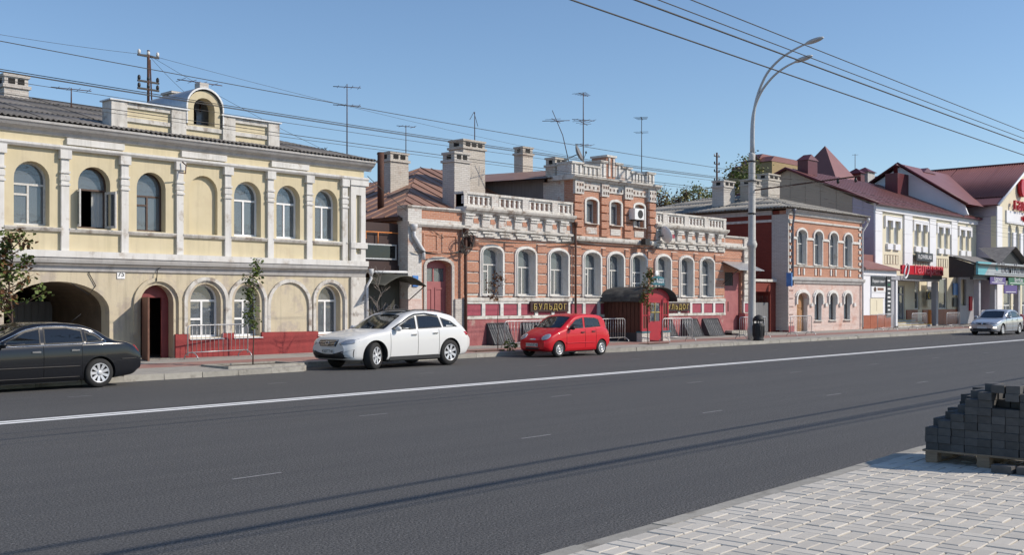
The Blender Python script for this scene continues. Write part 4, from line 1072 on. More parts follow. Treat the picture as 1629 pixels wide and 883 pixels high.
# ------------------------------------------------------------------ link between the yellow house and the brick house
gh = thing('gatehouse', 'dark brown boxed passage with a grey glazed strip between yellow and brick houses', 'gatehouse', (24.8, FY+.4, .2))
MB().box(23.86, 25.78, FY+.45, FY+2.5, 3.0, 4.75).build('wall', 'brown_metal', gh)
MB().box(23.86, 25.78, FY+.40, FY+.46, 3.0, 3.22).build('lintel', 'brown_metal', gh)
f = MB(); f.slab([rect(24.0, 25.65, 3.42, 3.98), rect(24.05, 25.60, 3.47, 3.93)], FY+.38, FY+.44); f = f.build('window_strip', 'galvanized', gh)
MB().slab([rect(24.05, 25.6, 3.47, 3.93)], FY+.40, FY+.41).build('pane', 'car_glass_dark', f)
MB().tube([(23.9, FY+.35, 4.15), (24.2, FY+.35, 4.15), (24.2, FY+.35, 4.4), (25.7, FY+.35, 4.4)], .022, 6).build('gas_pipe', 'orange_paint', gh)
MB().tube([(24.75, FY+.35, 4.4), (24.75, FY+.35, 4.0)], .022, 6).build('gas_pipe', 'orange_paint', gh)
MB().tube([(23.95, FY-.05, 2.95), (25.9, FY-.05, 2.97)], .05, 8).build('gutter', 'pipe_white', gh)
MB().box(23.86, 25.78, FY+2.4, FY+2.5, 0, 3).build('passage_back', 'dark_inside', gh)
gd = thing('passage_gate', 'dark olive metal gate with scrolled ironwork under a curved canopy', 'gate', (24.8, FY+.3, .2))
for a, b in ((23.92, 24.82), (24.84, 25.72)):
    lf = MB().box(a, b, FY+.3, FY+.34, .25, 2.75).build('leaf', 'green_gate', gd)
    for k in range(4):
        cx, cz = a+.22+.45*(k % 2), 1.1+.5*(k//2)
        q = MB(); q.tube([(cx+.17*(1-t/14)*math.cos(t*.7), FY+.28, cz+.22*(1-t/16)*math.sin(t*.7)) for t in range(14)], .012, 5); q.build('scroll', 'pipe_grey', lf)
    for k in range(5): MB().tube([(a+.1+k*.17, FY+.285, .4), (a+.1+k*.17, FY+.285, 1.75+.1*math.sin(k))], .010, 5).build('bar', 'pipe_grey', lf)
cp = MB(); n = 8
pr = [(23.95+1.95*i/n, 2.40+.42*math.sin(PI*(i/n)*.9+.15)) for i in range(n+1)]
cp.add([(x, FY-.95, z) for x, z in pr] + [(x, FY+.3, z+.12) for x, z in pr] + [(x, FY-.95, z-.03) for x, z in pr] + [(x, FY+.3, z+.09) for x, z in pr], [(i, i+1, i+n+2, i+n+1) for i in range(n)] + [(i+2*n+2, i+3*n+3, i+3*n+4, i+2*n+3) for i in range(n)] + [(i, i+2*n+2, i+2*n+3, i+1) for i in range(n)], True)
cp.build('canopy', 'green_gate', gd)
for x in (24.0, 25.85): MB().tube([(x, FY+.25, 1.75), (x, FY-.9, 2.45)], .018, 6).build('canopy_strut', 'dark_metal', gd)
hs = thing('house_number_plate', 'small blue house number plate on the quoin beside the dark gate', 'sign', (26.1, FY-.13, 2.6))
MB().box(25.98, 26.24, FY-.15, FY-.105, 2.45, 2.85).build('plate', 'sign_blue', hs)

# ------------------------------------------------------------------ gateway between the brick house and the corner house
gg = thing('gateway', 'dark red brick gateway wall with white ledge beside the corner house', 'wall', (51.8, FY+.6, .2))
m = MB(); m.slab([rect(49.8, 53.86, -.05, 3.0), rect(50.4, 53.2, -.04, 2.45)], FY+.7, FY+1.1); m.build('wall', 'painted_brick', gg)
MB().box(49.8, 53.86, FY+.6, FY+1.15, 3.0, 3.14).build('ledge', 'worn_white', gg)
MB().box(50.4, 53.2, FY+3, FY+3.1, 0, 2.5).build('yard_wall', 'dark_inside', gg)
g2 = thing('yard_gate', 'grey sheet metal yard gate with spikes beside the street lamp', 'gate', (51.8, FY+.8, .2))
for a, b in ((50.42, 51.79), (51.81, 53.18)):
    lf = MB().box(a, b, FY+.8, FY+.84, .22, 1.85).build('leaf', 'grey_gate', g2)
    for k in range(8): MB().tube([(a+.08+k*.17, FY+.82, 1.85), (a+.08+k*.17, FY+.82, 2.25)], [.012, .004], 5).build('spike', 'dark_metal', lf)

# ------------------------------------------------------------------ corner house of brick, two storeys
ch = thing('corner_house', 'two-storey brick house with pinkish whitewashed ground floor and grey corrugated roof', 'house', (58.5, FY, .2))
CU = [(54.92, 55.98), (56.92, 57.92), (58.84, 59.82), (60.74, 61.72)]
CLW = [(57.02, 57.9), (58.80, 59.72), (60.74, 61.60)]
CD = (54.92, 56.2)
m = MB(); m.slab([rect(53.88, 63.2, 3.02, 7.0)] + [arch(a, b, 4.02, 5.72, 5.98, 8) for a, b in CU], FY, FY+.5); m.build('upper_wall', 'brick', ch)
m = MB(); m.slab([rect(53.88, 63.2, -.05, 3.02)] + [arch(a, b, .80, 2.12, 2.42, 8) for a, b in CLW] + [arch(CD[0], CD[1], .05, 2.05, 2.40, 8)], FY+.002, FY+.5); m.build('lower_wall', 'pink_brick', ch)
m = MB(); m.box(53.9, 54.3, FY+.5, 42, -.05, 7.0); m.build('side_wall', 'painted_brick', ch)
m = MB(); m.box(62.8, 63.18, FY+.5, 42, -.05, 7.0); m.build('side_wall', 'brick', ch)
m = MB(); m.box(53.9, 63.2, 42, 42.4, -.05, 7.0); m.build('back_wall', 'brick', ch)
m = MB(); m.box(54.3, 62.8, 31.4, 31.5, 0, 6.9); m.box(54.3, 62.8, FY+.5, 42, 6.8, 6.9); m.box(54.3, 62.8, FY+.5, 42, 2.9, 3.0); m.build('inner_wall', 'dark_inside', ch)
MB().box(53.82, 53.92, FY-.06, FY+.95, .3, 6.78).build('corner_strip', 'grey_brick', ch)
MB().box(53.84, 53.9, FY+.95, 42, 6.38, 6.52).build('side_band', 'worn_white', ch)
MB().box(53.82, 53.9, FY+.95, 42, 6.78, 7.04).build('side_band', 'grey_trim', ch)
MB().box(53.80, 53.9, FY+.95, 42, 3.0, 3.16).build('side_band', 'worn_white', ch)
moulding('eave_cornice', [(0, 6.74), (.08, 6.76), (.12, 6.9), (.24, 7.0), (.3, 7.06), (0, 7.1)], 53.7, 63.35, 'grey_trim', ch)
moulding('string_course', [(0, 6.40), (.08, 6.41), (.1, 6.5), (0, 6.53)], 53.9, 63.2, 'white_trim', ch)
moulding('floor_cornice', [(0, 2.92), (.08, 2.94), (.12, 3.05), (.2, 3.12), (.22, 3.26), (0, 3.32)], 53.85, 63.25, 'grey_trim', ch)
moulding('sill_course', [(0, 3.86), (.06, 3.87), (.09, 3.95), (0, 3.97)], 53.9, 63.2, 'worn_white', ch)
for i, (a, b) in enumerate(CU):
    m = MB(); m.slab([ring_arch(a, b, 5.55, 5.72, 5.98, .12, 8)], FY-.09, FY+.003); m.slab([ring_arch(a, b, 4.0, 5.5, 5.52, .07, 8)[:0] or rect(a-.07, a, 4.0, 5.6)], FY-.05, FY+.002); m.slab([rect(b, b+.07, 4.0, 5.6)], FY-.05, FY+.002); m.build('window_surround', 'white_trim', ch)
    m = MB(); m.slab([arch(a-.002, b+.002, 4.0, 5.72, 5.983, 8), arch(a+.012, b-.012, 4.04, 5.71, 5.965, 8)], FY+.004, FY+.2); m.build('reveal_lining', 'white_trim', ch)
    window(ch, a+.015, b-.015, 4.04, 5.71, 5.96, FY+.19, 'old_white_wood', .05, 5.2, 2, {0: 4.95}, curtain=[(.1, .5, .6)] if i % 2 else [(.5, .95, .8)], sill=(FY-.1, 'worn_white'))
    for k in range(3): MB().box(a+.12+k*.3, a+.27+k*.3, FY-.05, FY+.001, 3.42, 3.80).build('apron_block', 'white_trim' if k != 1 else 'brick', ch)
xs = [54.1] + [v for w in CU for v in (w[0]-.08, w[1]+.08)] + [62.9]
for a, b in zip(xs[0::2], xs[1::2]): MB().box(a, b, FY-.06, FY, 5.42, 5.56).build('impost_band', 'white_trim', ch)
for i, (a, b) in enumerate(CLW + [CD]):
    z0 = .80 if i < 3 else .05
    m = MB(); m.slab([ring_arch(a-.02, b+.02, 1.75, 2.10, 2.42, .13, 8)], FY-.10, FY+.003); m.slab([ring_arch(a-.15, b+.15, 2.2, 2.22, 2.52, .08, 8)], FY-.06, FY+.0025); m.build('arch_moulding', 'white_trim', ch)
    m = MB(); m.slab([arch(a-.002, b+.002, z0, 2.12, 2.423, 8), arch(a+.012, b-.012, z0+.01, 2.11, 2.41, 8)], FY+.004, FY+.22); m.build('reveal_lining', 'white_trim', ch)
    if i < 3: window(ch, a+.015, b-.015, .82, 2.11, 2.40, FY+.21, 'brown_wood', .05, 1.95, 1, None, sill=(FY-.12, 'worn_white'))
for x in (56.6, 58.35, 60.2, 62.1): MB().box(x-.12, x+.12, FY-.1, FY, 1.62, 1.82).build('impost_block', 'white_trim', ch)
d = MB().slab([arch(CD[0]+.015, CD[1]-.015, .2, 2.04, 2.39, 8)], FY+.28, FY+.33).build('door', 'door_wood', ch)
for k in range(3):
    for x in (CD[0]+.12, CD[0]+.66): MB().box(x, x+.42, FY+.26, FY+.282, .35+k*.6, .82+k*.6).build('door_panel', 'door_wood', d)
for k in range(6): MB().box(53.84, 54.55, FY-.07, FY, .3+k*.45, .68+k*.45).build('quoin_block', 'pink_brick', ch)
for x0 in (54.0, 62.72):
    for k in range(9): MB().box(x0, x0+.34, FY-.06, FY, 3.4+k*.36, 3.60+k*.36).build('quoin_block', 'white_trim', ch)
pk = MB(); pk.box(53.86, 54.5, FY-.09, FY+.3, -.05, .55); pk.build('corner_base', 'pink_plinth', ch)
HS = .27; hv = Vector((0, 1, HS)).normalized()
cr = MB(); cr.add([(53.45, FY-.4, 7.1), (63.5, FY-.4, 7.1), (58.5, FY+4.6, 8.45), (58.5, 38.0, 8.45), (63.5, 43, 7.1), (53.45, 43, 7.1)], [(0, 1, 2), (1, 4, 3, 2), (4, 5, 3), (5, 0, 2, 3), (0, 5, 4, 1)])
croof = cr.build('roof', 'slate_light', ch)
corr_sheets(croof, (53.4, FY-.45, 7.13), (1, 0, 0), hv, 10.15, lambda u: min(u, 10.15-u)/hv.y, mat='slate_light', amp=.04, pitch=.2)
hv2 = Vector((1, 0, HS)).normalized()
corr_sheets(croof, (53.4, FY-.45, 7.13), (0, 1, 0), hv2, 13.9, lambda u: min(u, 13.9-u, 5.05)/hv2.x, mat='slate_light', amp=.04, pitch=.2)
chimney(ch, 54.85, 56.1, 34.0, 34.8, 7.3, 9.12, 2, 'grey_brick'); chimney(ch, 56.35, 57.4, 33.0, 33.8, 7.5, 9.25, 2); chimney(ch, 58.3, 59.7, 33.0, 33.8, 7.6, 9.75, 2)
downpipe(ch, [(53.98, FY-.35, 6.95), (53.98, FY-.35, 6.7), (54.25, FY-.12, 6.2), (54.25, FY-.12, 2.8)], .06, 'pipe_grey')
downpipe(ch, [(63.3, FY-.35, 6.95), (63.3, FY-.3, 6.7), (63.05, FY-.12, 6.2), (63.05, FY-.12, .3)], .06, 'pipe_white')
bs = thing('light_box', 'narrow blue light box sign on the corner of the brick corner house', 'sign', (53.75, FY-.2, 2.9))
MB().box(53.55, 53.64, FY-.42, FY-.1, 2.75, 3.5).build('case', 'sign_blue', bs); MB().tube([(53.56, FY-.1, 3.5), (53.9, FY, 3.5)], .02, 5).build('arm', 'dark_metal', bs)

# ------------------------------------------------------------------ white and cream gallery building
WY = 30.8
wb = thing('gallery_building', 'white and cream panelled gallery building with burgundy metal roof', 'building', (77, WY, .2))
WX0, WX1 = 68.22, 86.9
BAYS = [(69.3, 72.9), (74.25, 77.35), (78.5, 81.5), (82.65, 86.0)]
wins = []
for a, b in BAYS:
    c = (a+b)/2; wins += [(c-.95, c-.22), (c+.28, c+1.0)]
SH = [(74.9, 75.75), (79.3, 80.9)]
DO = (71.4, 73.2)
m = MB(); m.slab([rect(WX0+.03, WX1, -.05, 8.45)] + [rect(a, b, 5.86, 7.4) for a, b in wins] + [rect(a, b, 1.35, 3.7) for a, b in SH] + [rect(DO[0], DO[1], .3, 3.0)], WY, WY+.4); m.build('front_wall', 'panel_cream', wb)
for a, b in ((WX0, 69.3), (72.9, 74.25), (77.35, 78.5), (81.5, 82.65)):
    for z0, z1 in ((4.1, 5.3), (5.31, 6.6), (6.61, 7.95)): MB().box(a, b, WY-.12, WY, z0, z1).build('pilaster_panel', 'panel_white', wb)
MB().box(WX0, WX1, WY-.16, WY, 7.96, 8.46).build('frieze_panel', 'panel_white', wb)
for i, (a, b) in enumerate(wins):
    w = window(wb, a, b, 5.86, 7.4, 7.4, WY+.12, 'pvc_white', .05, 7.39, 1, glass='pale_glass')
    MB().box(a-.06, b+.06, WY-.16, WY, 5.44, 5.84).build('window_box', 'panel_white', wb)
for i in range(0, len(wins), 2):
    a, b = wins[i][0]-.35, wins[i+1][1]+.35
    q = MB(); q.slab([[(a, 6.95), (a+.26, 6.95), (a+.26, 7.42), (wins[i][1]+.08, 7.42), (wins[i][1]+.08, 6.95), (wins[i+1][0]-.08, 6.95), (wins[i+1][0]-.08, 7.42), (b-.26, 7.42), (b-.26, 6.95), (b, 6.95), (b, 7.72), (a, 7.72)]], WY-.14, WY); q.build('window_hood', 'panel_white', wb)
    for k in range(5):
        x = a+.1+k*(b-a-.4)/5
        q = MB(); q.slab([rect(x, x+(b-a-.4)/5-.06, 4.45, 5.1), rect(x+.03, x+(b-a-.4)/5-.09, 4.48, 5.07)], WY-.02, WY+.001); q.build('panel_frame', 'panel_taupe', wb)
# side facing the corner house: lilac strip, then taupe panels under the gable slope
RY, RZ = 37.1, 11.3
def zroof(y): return 8.4+(RZ-8.4)*min(1, (y-WY)/(RY-WY)) if y <= RY else RZ-(y-RY)*.42
ys = [WY, WY+.75, WY+1.5] + [WY+1.5+1.15*k for k in range(1, 11)]
for k, (a, b) in enumerate(zip(ys, ys[1:])):
    mt = 'panel_lilac' if k < 2 else 'panel_taupe'
    for z0, z1 in ((0, 4.2), (4.22, 6.1), (6.12, None)):
        if z1 is None: poly = [(a+.01, z0), (b-.01, z0), (b-.01, zroof(b)-.12)] + ([(RY, RZ-.12)] if a < RY < b else []) + [(a+.01, zroof(a)-.12)]
        else: poly = rect(a+.01, b-.01, z0, z1)
        MB().slab([poly], WX0, WX0+.2, 'x').build('side_panel', mt, wb)
MB().box(WX0+.05, WX0+.3, WY+.02, ys[-1], 0, 8.2).build('side_wall', 'panel_taupe', wb)
MB().box(WX0, WX1, ys[-1], ys[-1]+.3, 0, 9).build('back_wall', 'panel_taupe', wb)
MB().box(WX0+.3, WX1, WY+2.2, WY+2.3, 0, 8.2).build('inner_wall', 'dark_inside', wb)
# metal roof in long strips
rr = MB(); rr.add([(WX0-.3, WY-.45, 8.42), (WX1+8, WY-.45, 8.42), (WX1+8, RY, RZ), (WX0-.3, RY, RZ), (WX1+8, 43.2, 8.7), (WX0-.3, 43.2, 8.7)], [(0, 1, 2, 3), (3, 2, 4, 5)])
wroof = rr.build('roof', 'burgundy_roof', wb)
n = 22; sw = (WX1+3-WX0+.3)/n
for k in range(n):
    xa = WX0-.3+k*sw
    q = MB(); N = Vector((0, -(RZ-8.42), RY-WY+.45)).normalized()
    A, B = Vector((xa, WY-.47, 8.44)), Vector((xa, RY, RZ+.02)); t = Vector((sw, 0, 0))
    q.add([A, A+t, B+t, B, A+N*.035, A+N*.035+Vector((.05, 0, 0)), B+N*.035+Vector((.05, 0, 0)), B+N*.035], [(0, 1, 2, 3), (4, 5, 6, 7), (0, 4, 7, 3), (5, 1, 2, 6)])
    q.build('roof_sheet', 'burgundy_roof', wroof)
q = MB(); q.tube([(WX0-.32, WY-.47, 8.38), (WX0-.32, RY, RZ-.02), (WX0-.32, 43.2, 8.66)], .09, 6); q.build('verge_trim', 'burgundy_metal', wb)
moulding('gutter', [(.30, 8.3), (.48, 8.34), (.48, 8.46), (.40, 8.46)], WX0-.3, WX1, 'burgundy_metal', wb, WY)
def metal_chimney(x0, x1, y0, y1, z0, z1, caps=0, par=wb):
    c = MB().box(x0, x1, y0, y1, z0, z1).build('chimney', 'burgundy_metal', par)
    if caps == 0:
        q = MB(); cx, cy = (x0+x1)/2, (y0+y1)/2
        q.add([(x0-.08, y0-.08, z1), (x1+.08, y0-.08, z1), (x1+.08, y1+.08, z1), (x0-.08, y1+.08, z1), (cx, y0+.1, z1+.45), (cx, y1-.1, z1+.45)], [(0, 1, 4), (1, 2, 5, 4), (2, 3, 5), (3, 0, 4, 5), (3, 2, 1, 0)]); q.build('cap', 'burgundy_metal', c)
    for k in range(caps):
        x = x0+(x1-x0)*(k+.5)/caps
        q = MB(); q.lathe([(.16, 0), (.16, .6), (.17, .6), (.30, .62), (.02, .85)], 10, Matrix.Translation((x, (y0+y1)/2, z1))); q.build('cowl', 'burgundy_metal', c)
metal_chimney(65.9+3.2, 67.3+3.2, 36.0, 36.8, 10.6, 11.9)
metal_chimney(80.9, 84.1, 34.6, 35.6, 9.8, 11.9, 2)
metal_chimney(85.9, 88.2, 34.6, 35.8, 10.4, 12.4)
# shop wing in front
sp = thing('shop_wing', 'low white shop front with terracotta tiled base and burgundy lean-to roof', 'shop', (65.8, FY, .2))
SX0, SX1 = 63.3, 68.3
MB().box(SX0, 67.35, FY, WY, 1.05, 3.55).build('wall', 'panel_white', sp); MB().box(SX0+.01, 67.34, FY+.01, WY, .0, 1.05).build('base_wall', 'panel_white', sp)
MB().box(SX0, SX1-.1, FY-.06, WY, 3.56, 4.0).build('fascia', 'panel_white', sp)
for k in range(4): MB().box(SX0+.02+k*1.02, SX0+1.0+k*1.02, FY-.04, FY+.012, .12, 1.04).build('tile', 'terracotta', sp)
MB().box(64.35, 66.2, FY-.03, FY, 1.08, 2.12).build('shutter', 'panel_cream', sp); MB().box(65.25, 65.28, FY-.04, FY-.03, 1.3, 2.0).build('shutter_seam', 'panel_taupe', sp)
q = MB(); q.add([(SX0-.15, FY-.3, 3.98), (SX1+.1, FY-.3, 3.98), (SX1-.2, WY, 4.15), (WX0+.2, WY, 5.0), (SX0-.15, WY, 5.0), (SX0-.15, FY-.3, 3.9), (SX1+.1, FY-.3, 3.9)], [(0, 1, 2, 3, 4), (5, 6, 1, 0)]); q.build('roof', 'burgundy_roof', sp)
def sign(name, label, x0, x1, z0, z1, y, mat, txt=None, tsize=.2, tmat='sign_white', sub=0, d=.06, cx=None, tz=None):
    s = thing(name, label, 'sign', ((x0+x1)/2, y, z0))
    MB().box(x0, x1, y-d, y, z0, z1).build('board', mat, s)
    if txt: text_mb(txt, tsize, cx if cx else (x0+x1)/2, y-d-.012, tz if tz else (z0+z1)/2-tsize*.3, .02, 'CENTER').build('lettering', tmat, s)
    for k in range(sub):
        zz = z0+.1+.09*k; MB().box(x0+(x1-x0)*.2, x1-(x1-x0)*(.2+.08*k), y-d-.008, y-d, zz, zz+.035).build('small_print', tmat, s)
    return s
sign('shop_sign', 'dark grey sign with white lettering on the white shop front', 64.45, 66.5, 2.88, 3.5, FY-.002, 'sign_grey', 'Первая семья', .27, 'sign_white')
s2 = sign('shop_sign', 'white sign with brown picture and brown lettering on the shop front', 64.45, 66.5, 2.5, 2.86, FY-.002, 'sign_white')
MB().ball((64.95, FY-.07, 2.68), .2, .012, .15).build('picture', 'brown_wood', s2); MB().box(65.3, 66.2, FY-.075, FY-.062, 2.62, 2.78).build('print', 'brown_plank', s2)
sign('shop_sign', 'pale blank sign panel below the brown picture sign', 64.45, 66.45, 2.16, 2.46, FY-.002, 'panel_white')
s3 = thing('banner', 'tall dark vertical banner with pale print beside the shop entrance', 'banner', (67.0, FY, .9))
MB().box(66.62, 67.3, FY-.10, FY-.04, .9, 3.52).build('board', 'sign_grey', s3)
for k in range(9): MB().box(66.72+.03*(k % 2), 67.18-.05*(k % 3), FY-.11, FY-.098, 1.05+k*.27, 1.15+k*.27).build('print', 'sign_white' if k != 7 else 'sign_green', s3)
# gallery entrance
en = thing('gallery_entrance', 'recessed gallery entrance with grey frame, terracotta tiles and steps', 'entrance', (72, WY-.5, .2))
MB().box(67.4, 68.2, FY+.1, WY, 0, 3.6).build('side_wall', 'grey_panel', en)
MB().box(67.35, 75.6, FY+.0, WY-.02, 3.32, 3.62).build('canopy_soffit', 'grey_panel', en)
MB().box(75.1, 75.45, FY+.05, FY+.4, .2, 3.3).build('post', 'grey_panel', en); MB().box(68.3, 68.55, FY+.02, FY+.3, .3, 3.3).build('post', 'panel_white', en)
dd = window(en, DO[0], DO[1], .3, 3.0, 3.0, WY+.08, 'grey_panel', .1, 2.4, 2)
for a, b in SH: window(wb, a, b, 1.36, 3.7, 3.7, WY+.1, 'pvc_white', .06, 3.6, 1)
for k in range(12):
    x = 73.4+k*.95
    if 75.3 < x < 75.9: continue
    MB().box(x, x+.93, WY-.07, WY, .15, 1.32).build('tile', 'terracotta', en)
for k in range(3):
    st = MB().box(68.6+.3*k, 74.2-.3*k, WY-1.5+.45*k, WY-.02, .1, .34+.16*k).build('step', 'grey_trim', en)
    MB().box(68.6+.3*k, 74.2-.3*k, WY-1.52+.45*k, WY-1.38+.45*k, .33+.16*k, .348+.16*k).build('step_nosing', 'yellow_paint', st)
MB().tube([(74.6, WY-1.2, .2), (74.6, WY-1.2, 1.3)], .12, 8).build('bollard', 'orange_paint', en)
# big red script sign
gs = thing('gallery_sign', 'long red illuminated-style sign with script lettering over the gallery entrance', 'sign', (72.3, FY, 3.65))
MB().box(68.9, 75.9, FY-.14, FY+.0, 3.72, 4.32).build('board', 'sign_red', gs); MB().box(69.6, 75.7, FY-.12, FY+.0, 3.46, 3.72).build('lower_board', 'black_panel', gs)
text_mb('галерея', 1.0, 73.2, FY-.19, 3.82, .05, 'CENTER', 1.25).build('lettering', 'sign_pink', gs)
q = MB(); q.tube([(69.45+.30*math.cos(t)+.22*math.sin(t)*1.0, FY-.2, 3.93+.48*math.sin(t)) for t in [PI*.62-2*PI*i/26*.93 for i in range(27)]], .055, 8); q.build('emblem', 'sign_white', gs)
sign('flower_sign', 'dark grey sign with thin white lettering above the red gallery sign', 74.6, 77.5, 4.78, 5.38, WY-.17, 'sign_grey', 'FLOWERLAB', .42, 'sign_white', 0, .1)
sign('small_sign', 'small white sign under the right end of the red gallery sign', 76.3, 77.3, 2.75, 3.35, WY-.3, 'sign_white', None)
s4 = sign('small_sign', 'black sign with yellow crescent on the gallery wall', 76.2, 77.5, 2.05, 2.62, WY-.3, 'black_panel')
q = MB(); q.tube([(76.6-.16*math.sin(t), WY-.37, 2.33+.18*math.cos(t)) for t in [i*PI/8 for i in range(9)]], .035, 6); q.build('crescent', 'yellow_paint', s4)
sign('small_sign', 'pale poster under the black crescent sign', 76.3, 77.4, 1.5, 2.0, WY-.3, 'panel_cream')
sign('wall_poster', 'blue poster beside the dark kiosk wall', 81.9, 82.9, 2.4, 3.3, WY-.05, 'sign_blue', None)
sign('wall_poster', 'dark notice board below the blue poster', 81.9, 82.9, 1.5, 2.2, WY-.05, 'sign_grey', None)
sign('red_poster', 'dark red vertical poster inside the gallery entrance', 70.0, 70.9, 1.4, 3.0, WY-.05, 'burgundy_metal', None)

# ------------------------------------------------------------------ gabled building at the far right
rb = thing('gabled_shop', 'white gabled shopping building with ribbed burgundy roof and red letters', 'building', (95, FY, .2))
QX = 86.95; GXM = 94.2
def gz(x): return 9.75+(13.35-9.75)*(1-abs(x-GXM)/(GXM-QX))
ARW = [(89.6+1.75*k, 90.5+1.75*k) for k in range(7)]
m = MB(); m.slab([[(QX, -.05), (2*GXM-QX, -.05), (2*GXM-QX, 9.7), (GXM, 13.25), (QX, 9.7)]] + [arch(a, b, 4.9, 7.6, 8.15, 8) for a, b in ARW] + [rect(88.6+2.2*k, 90.4+2.2*k, .4, 3.6) for k in range(4)], FY, FY+.4); m.build('front_wall', 'panel_cream', rb)
MB().box(89.0, 2*GXM-89, FY-.12, FY-.001, 8.2, 9.2).build('arch_panel', 'panel_white', rb)
for (a, b), (c, d2) in zip(ARW, ARW[1:]): MB().box(b+.12, c-.12, FY-.1, FY, 4.8, 7.5).build('pilaster_panel', 'panel_white', rb)
MB().box(QX, 88.1, FY-.08, FY, .2, 9.4).build('corner_panel', 'panel_white', rb)
for i, (a, b) in enumerate(ARW): window(rb, a, b, 4.9, 7.6, 8.14, FY+.12, 'pvc_white', .06, 7.5, 1, glass='pale_glass')
for k in range(4): window(rb, 88.6+2.2*k, 90.4+2.2*k, .4, 3.6, 3.6, FY+.12, 'pvc_white', .07, 1.6, 2, curtain=[(.1, .9, .35)])
MB().box(QX+.5, 2*GXM-QX, FY+1.8, FY+1.9, 0, 9).build('inner_wall', 'panel_taupe', rb)
for k in range(7): MB().box(QX, QX+.3, FY+.4+k*1.2+.01, FY+.4+(k+1)*1.2-.01, 0, 8.6).build('side_panel', 'panel_taupe' if k else 'panel_lilac', rb)
MB().box(QX-.06, QX+.3, FY, FY+8.8, 8.62, 9.7).build('side_frieze', 'panel_lilac', rb)
MB().box(QX, 2*GXM-QX, FY+8.8, FY+9.1, 0, 9.7).build('back_wall', 'panel_taupe', rb)
q = MB(); q.add([(QX-.7, FY-.4, 9.45), (GXM, FY-.4, 13.4), (GXM, FY+9.2, 13.4), (QX-.7, FY+9.2, 9.45), (2*GXM-QX+.7, FY-.4, 9.45), (2*GXM-QX+.7, FY+9.2, 9.45)], [(0, 1, 2, 3), (1, 4, 5, 2)]); rroof = q.build('roof', 'burgundy_roof', rb)
V3 = Vector((GXM-QX+.7, 0, 3.95)).normalized()
L3 = (Vector((GXM, 0, 13.4))-Vector((QX-.7, 0, 9.45))).length
corr_sheets(rroof, (QX-.7+V3.x*1.5, FY-.42, 9.45+V3.z*1.5+.05), (0, 1, 0), V3, 9.6, lambda u: L3-1.5, 1.2, 7.5, 'burgundy_roof', .03, .2, 'roof_sheet', 0)
for x0, x1, z0, z1 in ((QX-.75, GXM, 9.4, 13.38),): MB().tube([(x0, FY-.42, z0), (x1, FY-.42, z1)], .1, 6).build('verge_trim', 'panel_white', rb)
MB().tube([(GXM, FY-.45, 13.45), (GXM, FY+9.2, 13.45)], .1, 6).build('ridge_cap', 'burgundy_metal', rb)
MB().tube([(QX-.7, FY-.4, 9.42), (QX-.7, FY+9.2, 9.42)], .08, 6).build('gutter', 'burgundy_metal', rb)
# cross gable that looks over the gallery roof
m = MB(); m.slab([[(30.0, 8.5), (38.0, 8.5), (38.0, 11.1), (35.3, 12.6), (30.3, 9.3)]], QX-4.0, QX-3.8, 'x'); m.build('cross_gable', 'panel_white', rb)
q = MB(); q.add([(QX-4.4, 35.3, 12.85), (QX+6, 35.3, 12.85), (QX+6, 29.9, 9.3), (QX-4.4, 29.9, 9.3), (QX-4.4, 38.6, 10.9), (QX+6, 38.6, 10.9)], [(0, 1, 2, 3), (1, 0, 4, 5)]); q.build('cross_roof', 'burgundy_roof', rb)
MB().tube([(QX-4.42, 29.9, 9.3), (QX-4.42, 35.3, 12.85), (QX-4.42, 38.6, 10.9)], .10, 6).build('verge_trim', 'burgundy_metal', rb)
rs = thing('roof_letters', 'large red standing letters on the white gable front', 'sign', (92.5, FY-.3, 9.3))
for k, chh in enumerate('галерея'): text_mb(chh, 1.35, 90.2+k*.9, FY-.45, 9.3, .18, 'CENTER').build('letter', 'sign_red', rs)
MB().lathe([(.75, 0), (.75, .3)], 20, Matrix.Translation((92.4, FY-.1, 11.2)) @ Matrix.Rotation(PI/2, 4, 'X')).build('round_sign', 'sign_red', rs)
text_mb('офисы', .6, 93.2, FY-.2, 8.55, .06, 'CENTER').build('lettering', 'sign_red', rs)

# ------------------------------------------------------------------ dark kiosk portico with its sign
ks = thing('kiosk_portico', 'dark gabled portico with pale columns before the gabled shop', 'portico', (80, 27.5, .2))
KY = 26.2; K0, K1 = 73.7, 87.4; KM = (K0+K1)/2
q = MB(); q.slab([[(K0+3.6, 4.5), (K1-3.6, 4.5), (KM, 5.75)]], KY-.02, KY+.12); q.build('gable', 'black_panel', ks)
q = MB()
for z in (0, -.1):
    q.add([(K0-.15, KY-.4, 4.42+z), (K1+.5, KY-.4, 4.42+z), (K1+.5, 28.0, 5.12+z), (K0-.15, 28.0, 5.12+z), (K1+.5, WY-.2, 4.5+z), (K0+9.3, WY-.2, 4.5+z), (K0+9.3, 28.0, 5.12+z)], [(0, 1, 2, 3), (6, 2, 4, 5)] if z == 0 else [(3, 2, 1, 0), (5, 4, 2, 6)])
q.add([(K0+3.4, KY-.42, 4.47), (KM, KY-.42, 5.85), (KM, 28.4, 5.85), (K1-3.4, KY-.42, 4.47)], [(0, 1, 2), (1, 3, 2)])
q.build('roof', 'slate', ks)
q = MB(); q.slab([[(KY+.1, 3.55), (27.95, 3.55), (27.95, 5.0), (KY+.1, 4.4)]], K0, K0+.12, 'x'); q.build('side_board', 'black_panel', ks)
MB().box(K0-.1, K1, KY+.1, KY+.3, 3.4, 3.72).build('beam', 'black_panel', ks)
for x in (75.4, 78.5, 83.5, 86.6): MB().box(x, x+.34, KY+.35, KY+.7, .2, 3.45).build('column', 'grey_panel', ks)
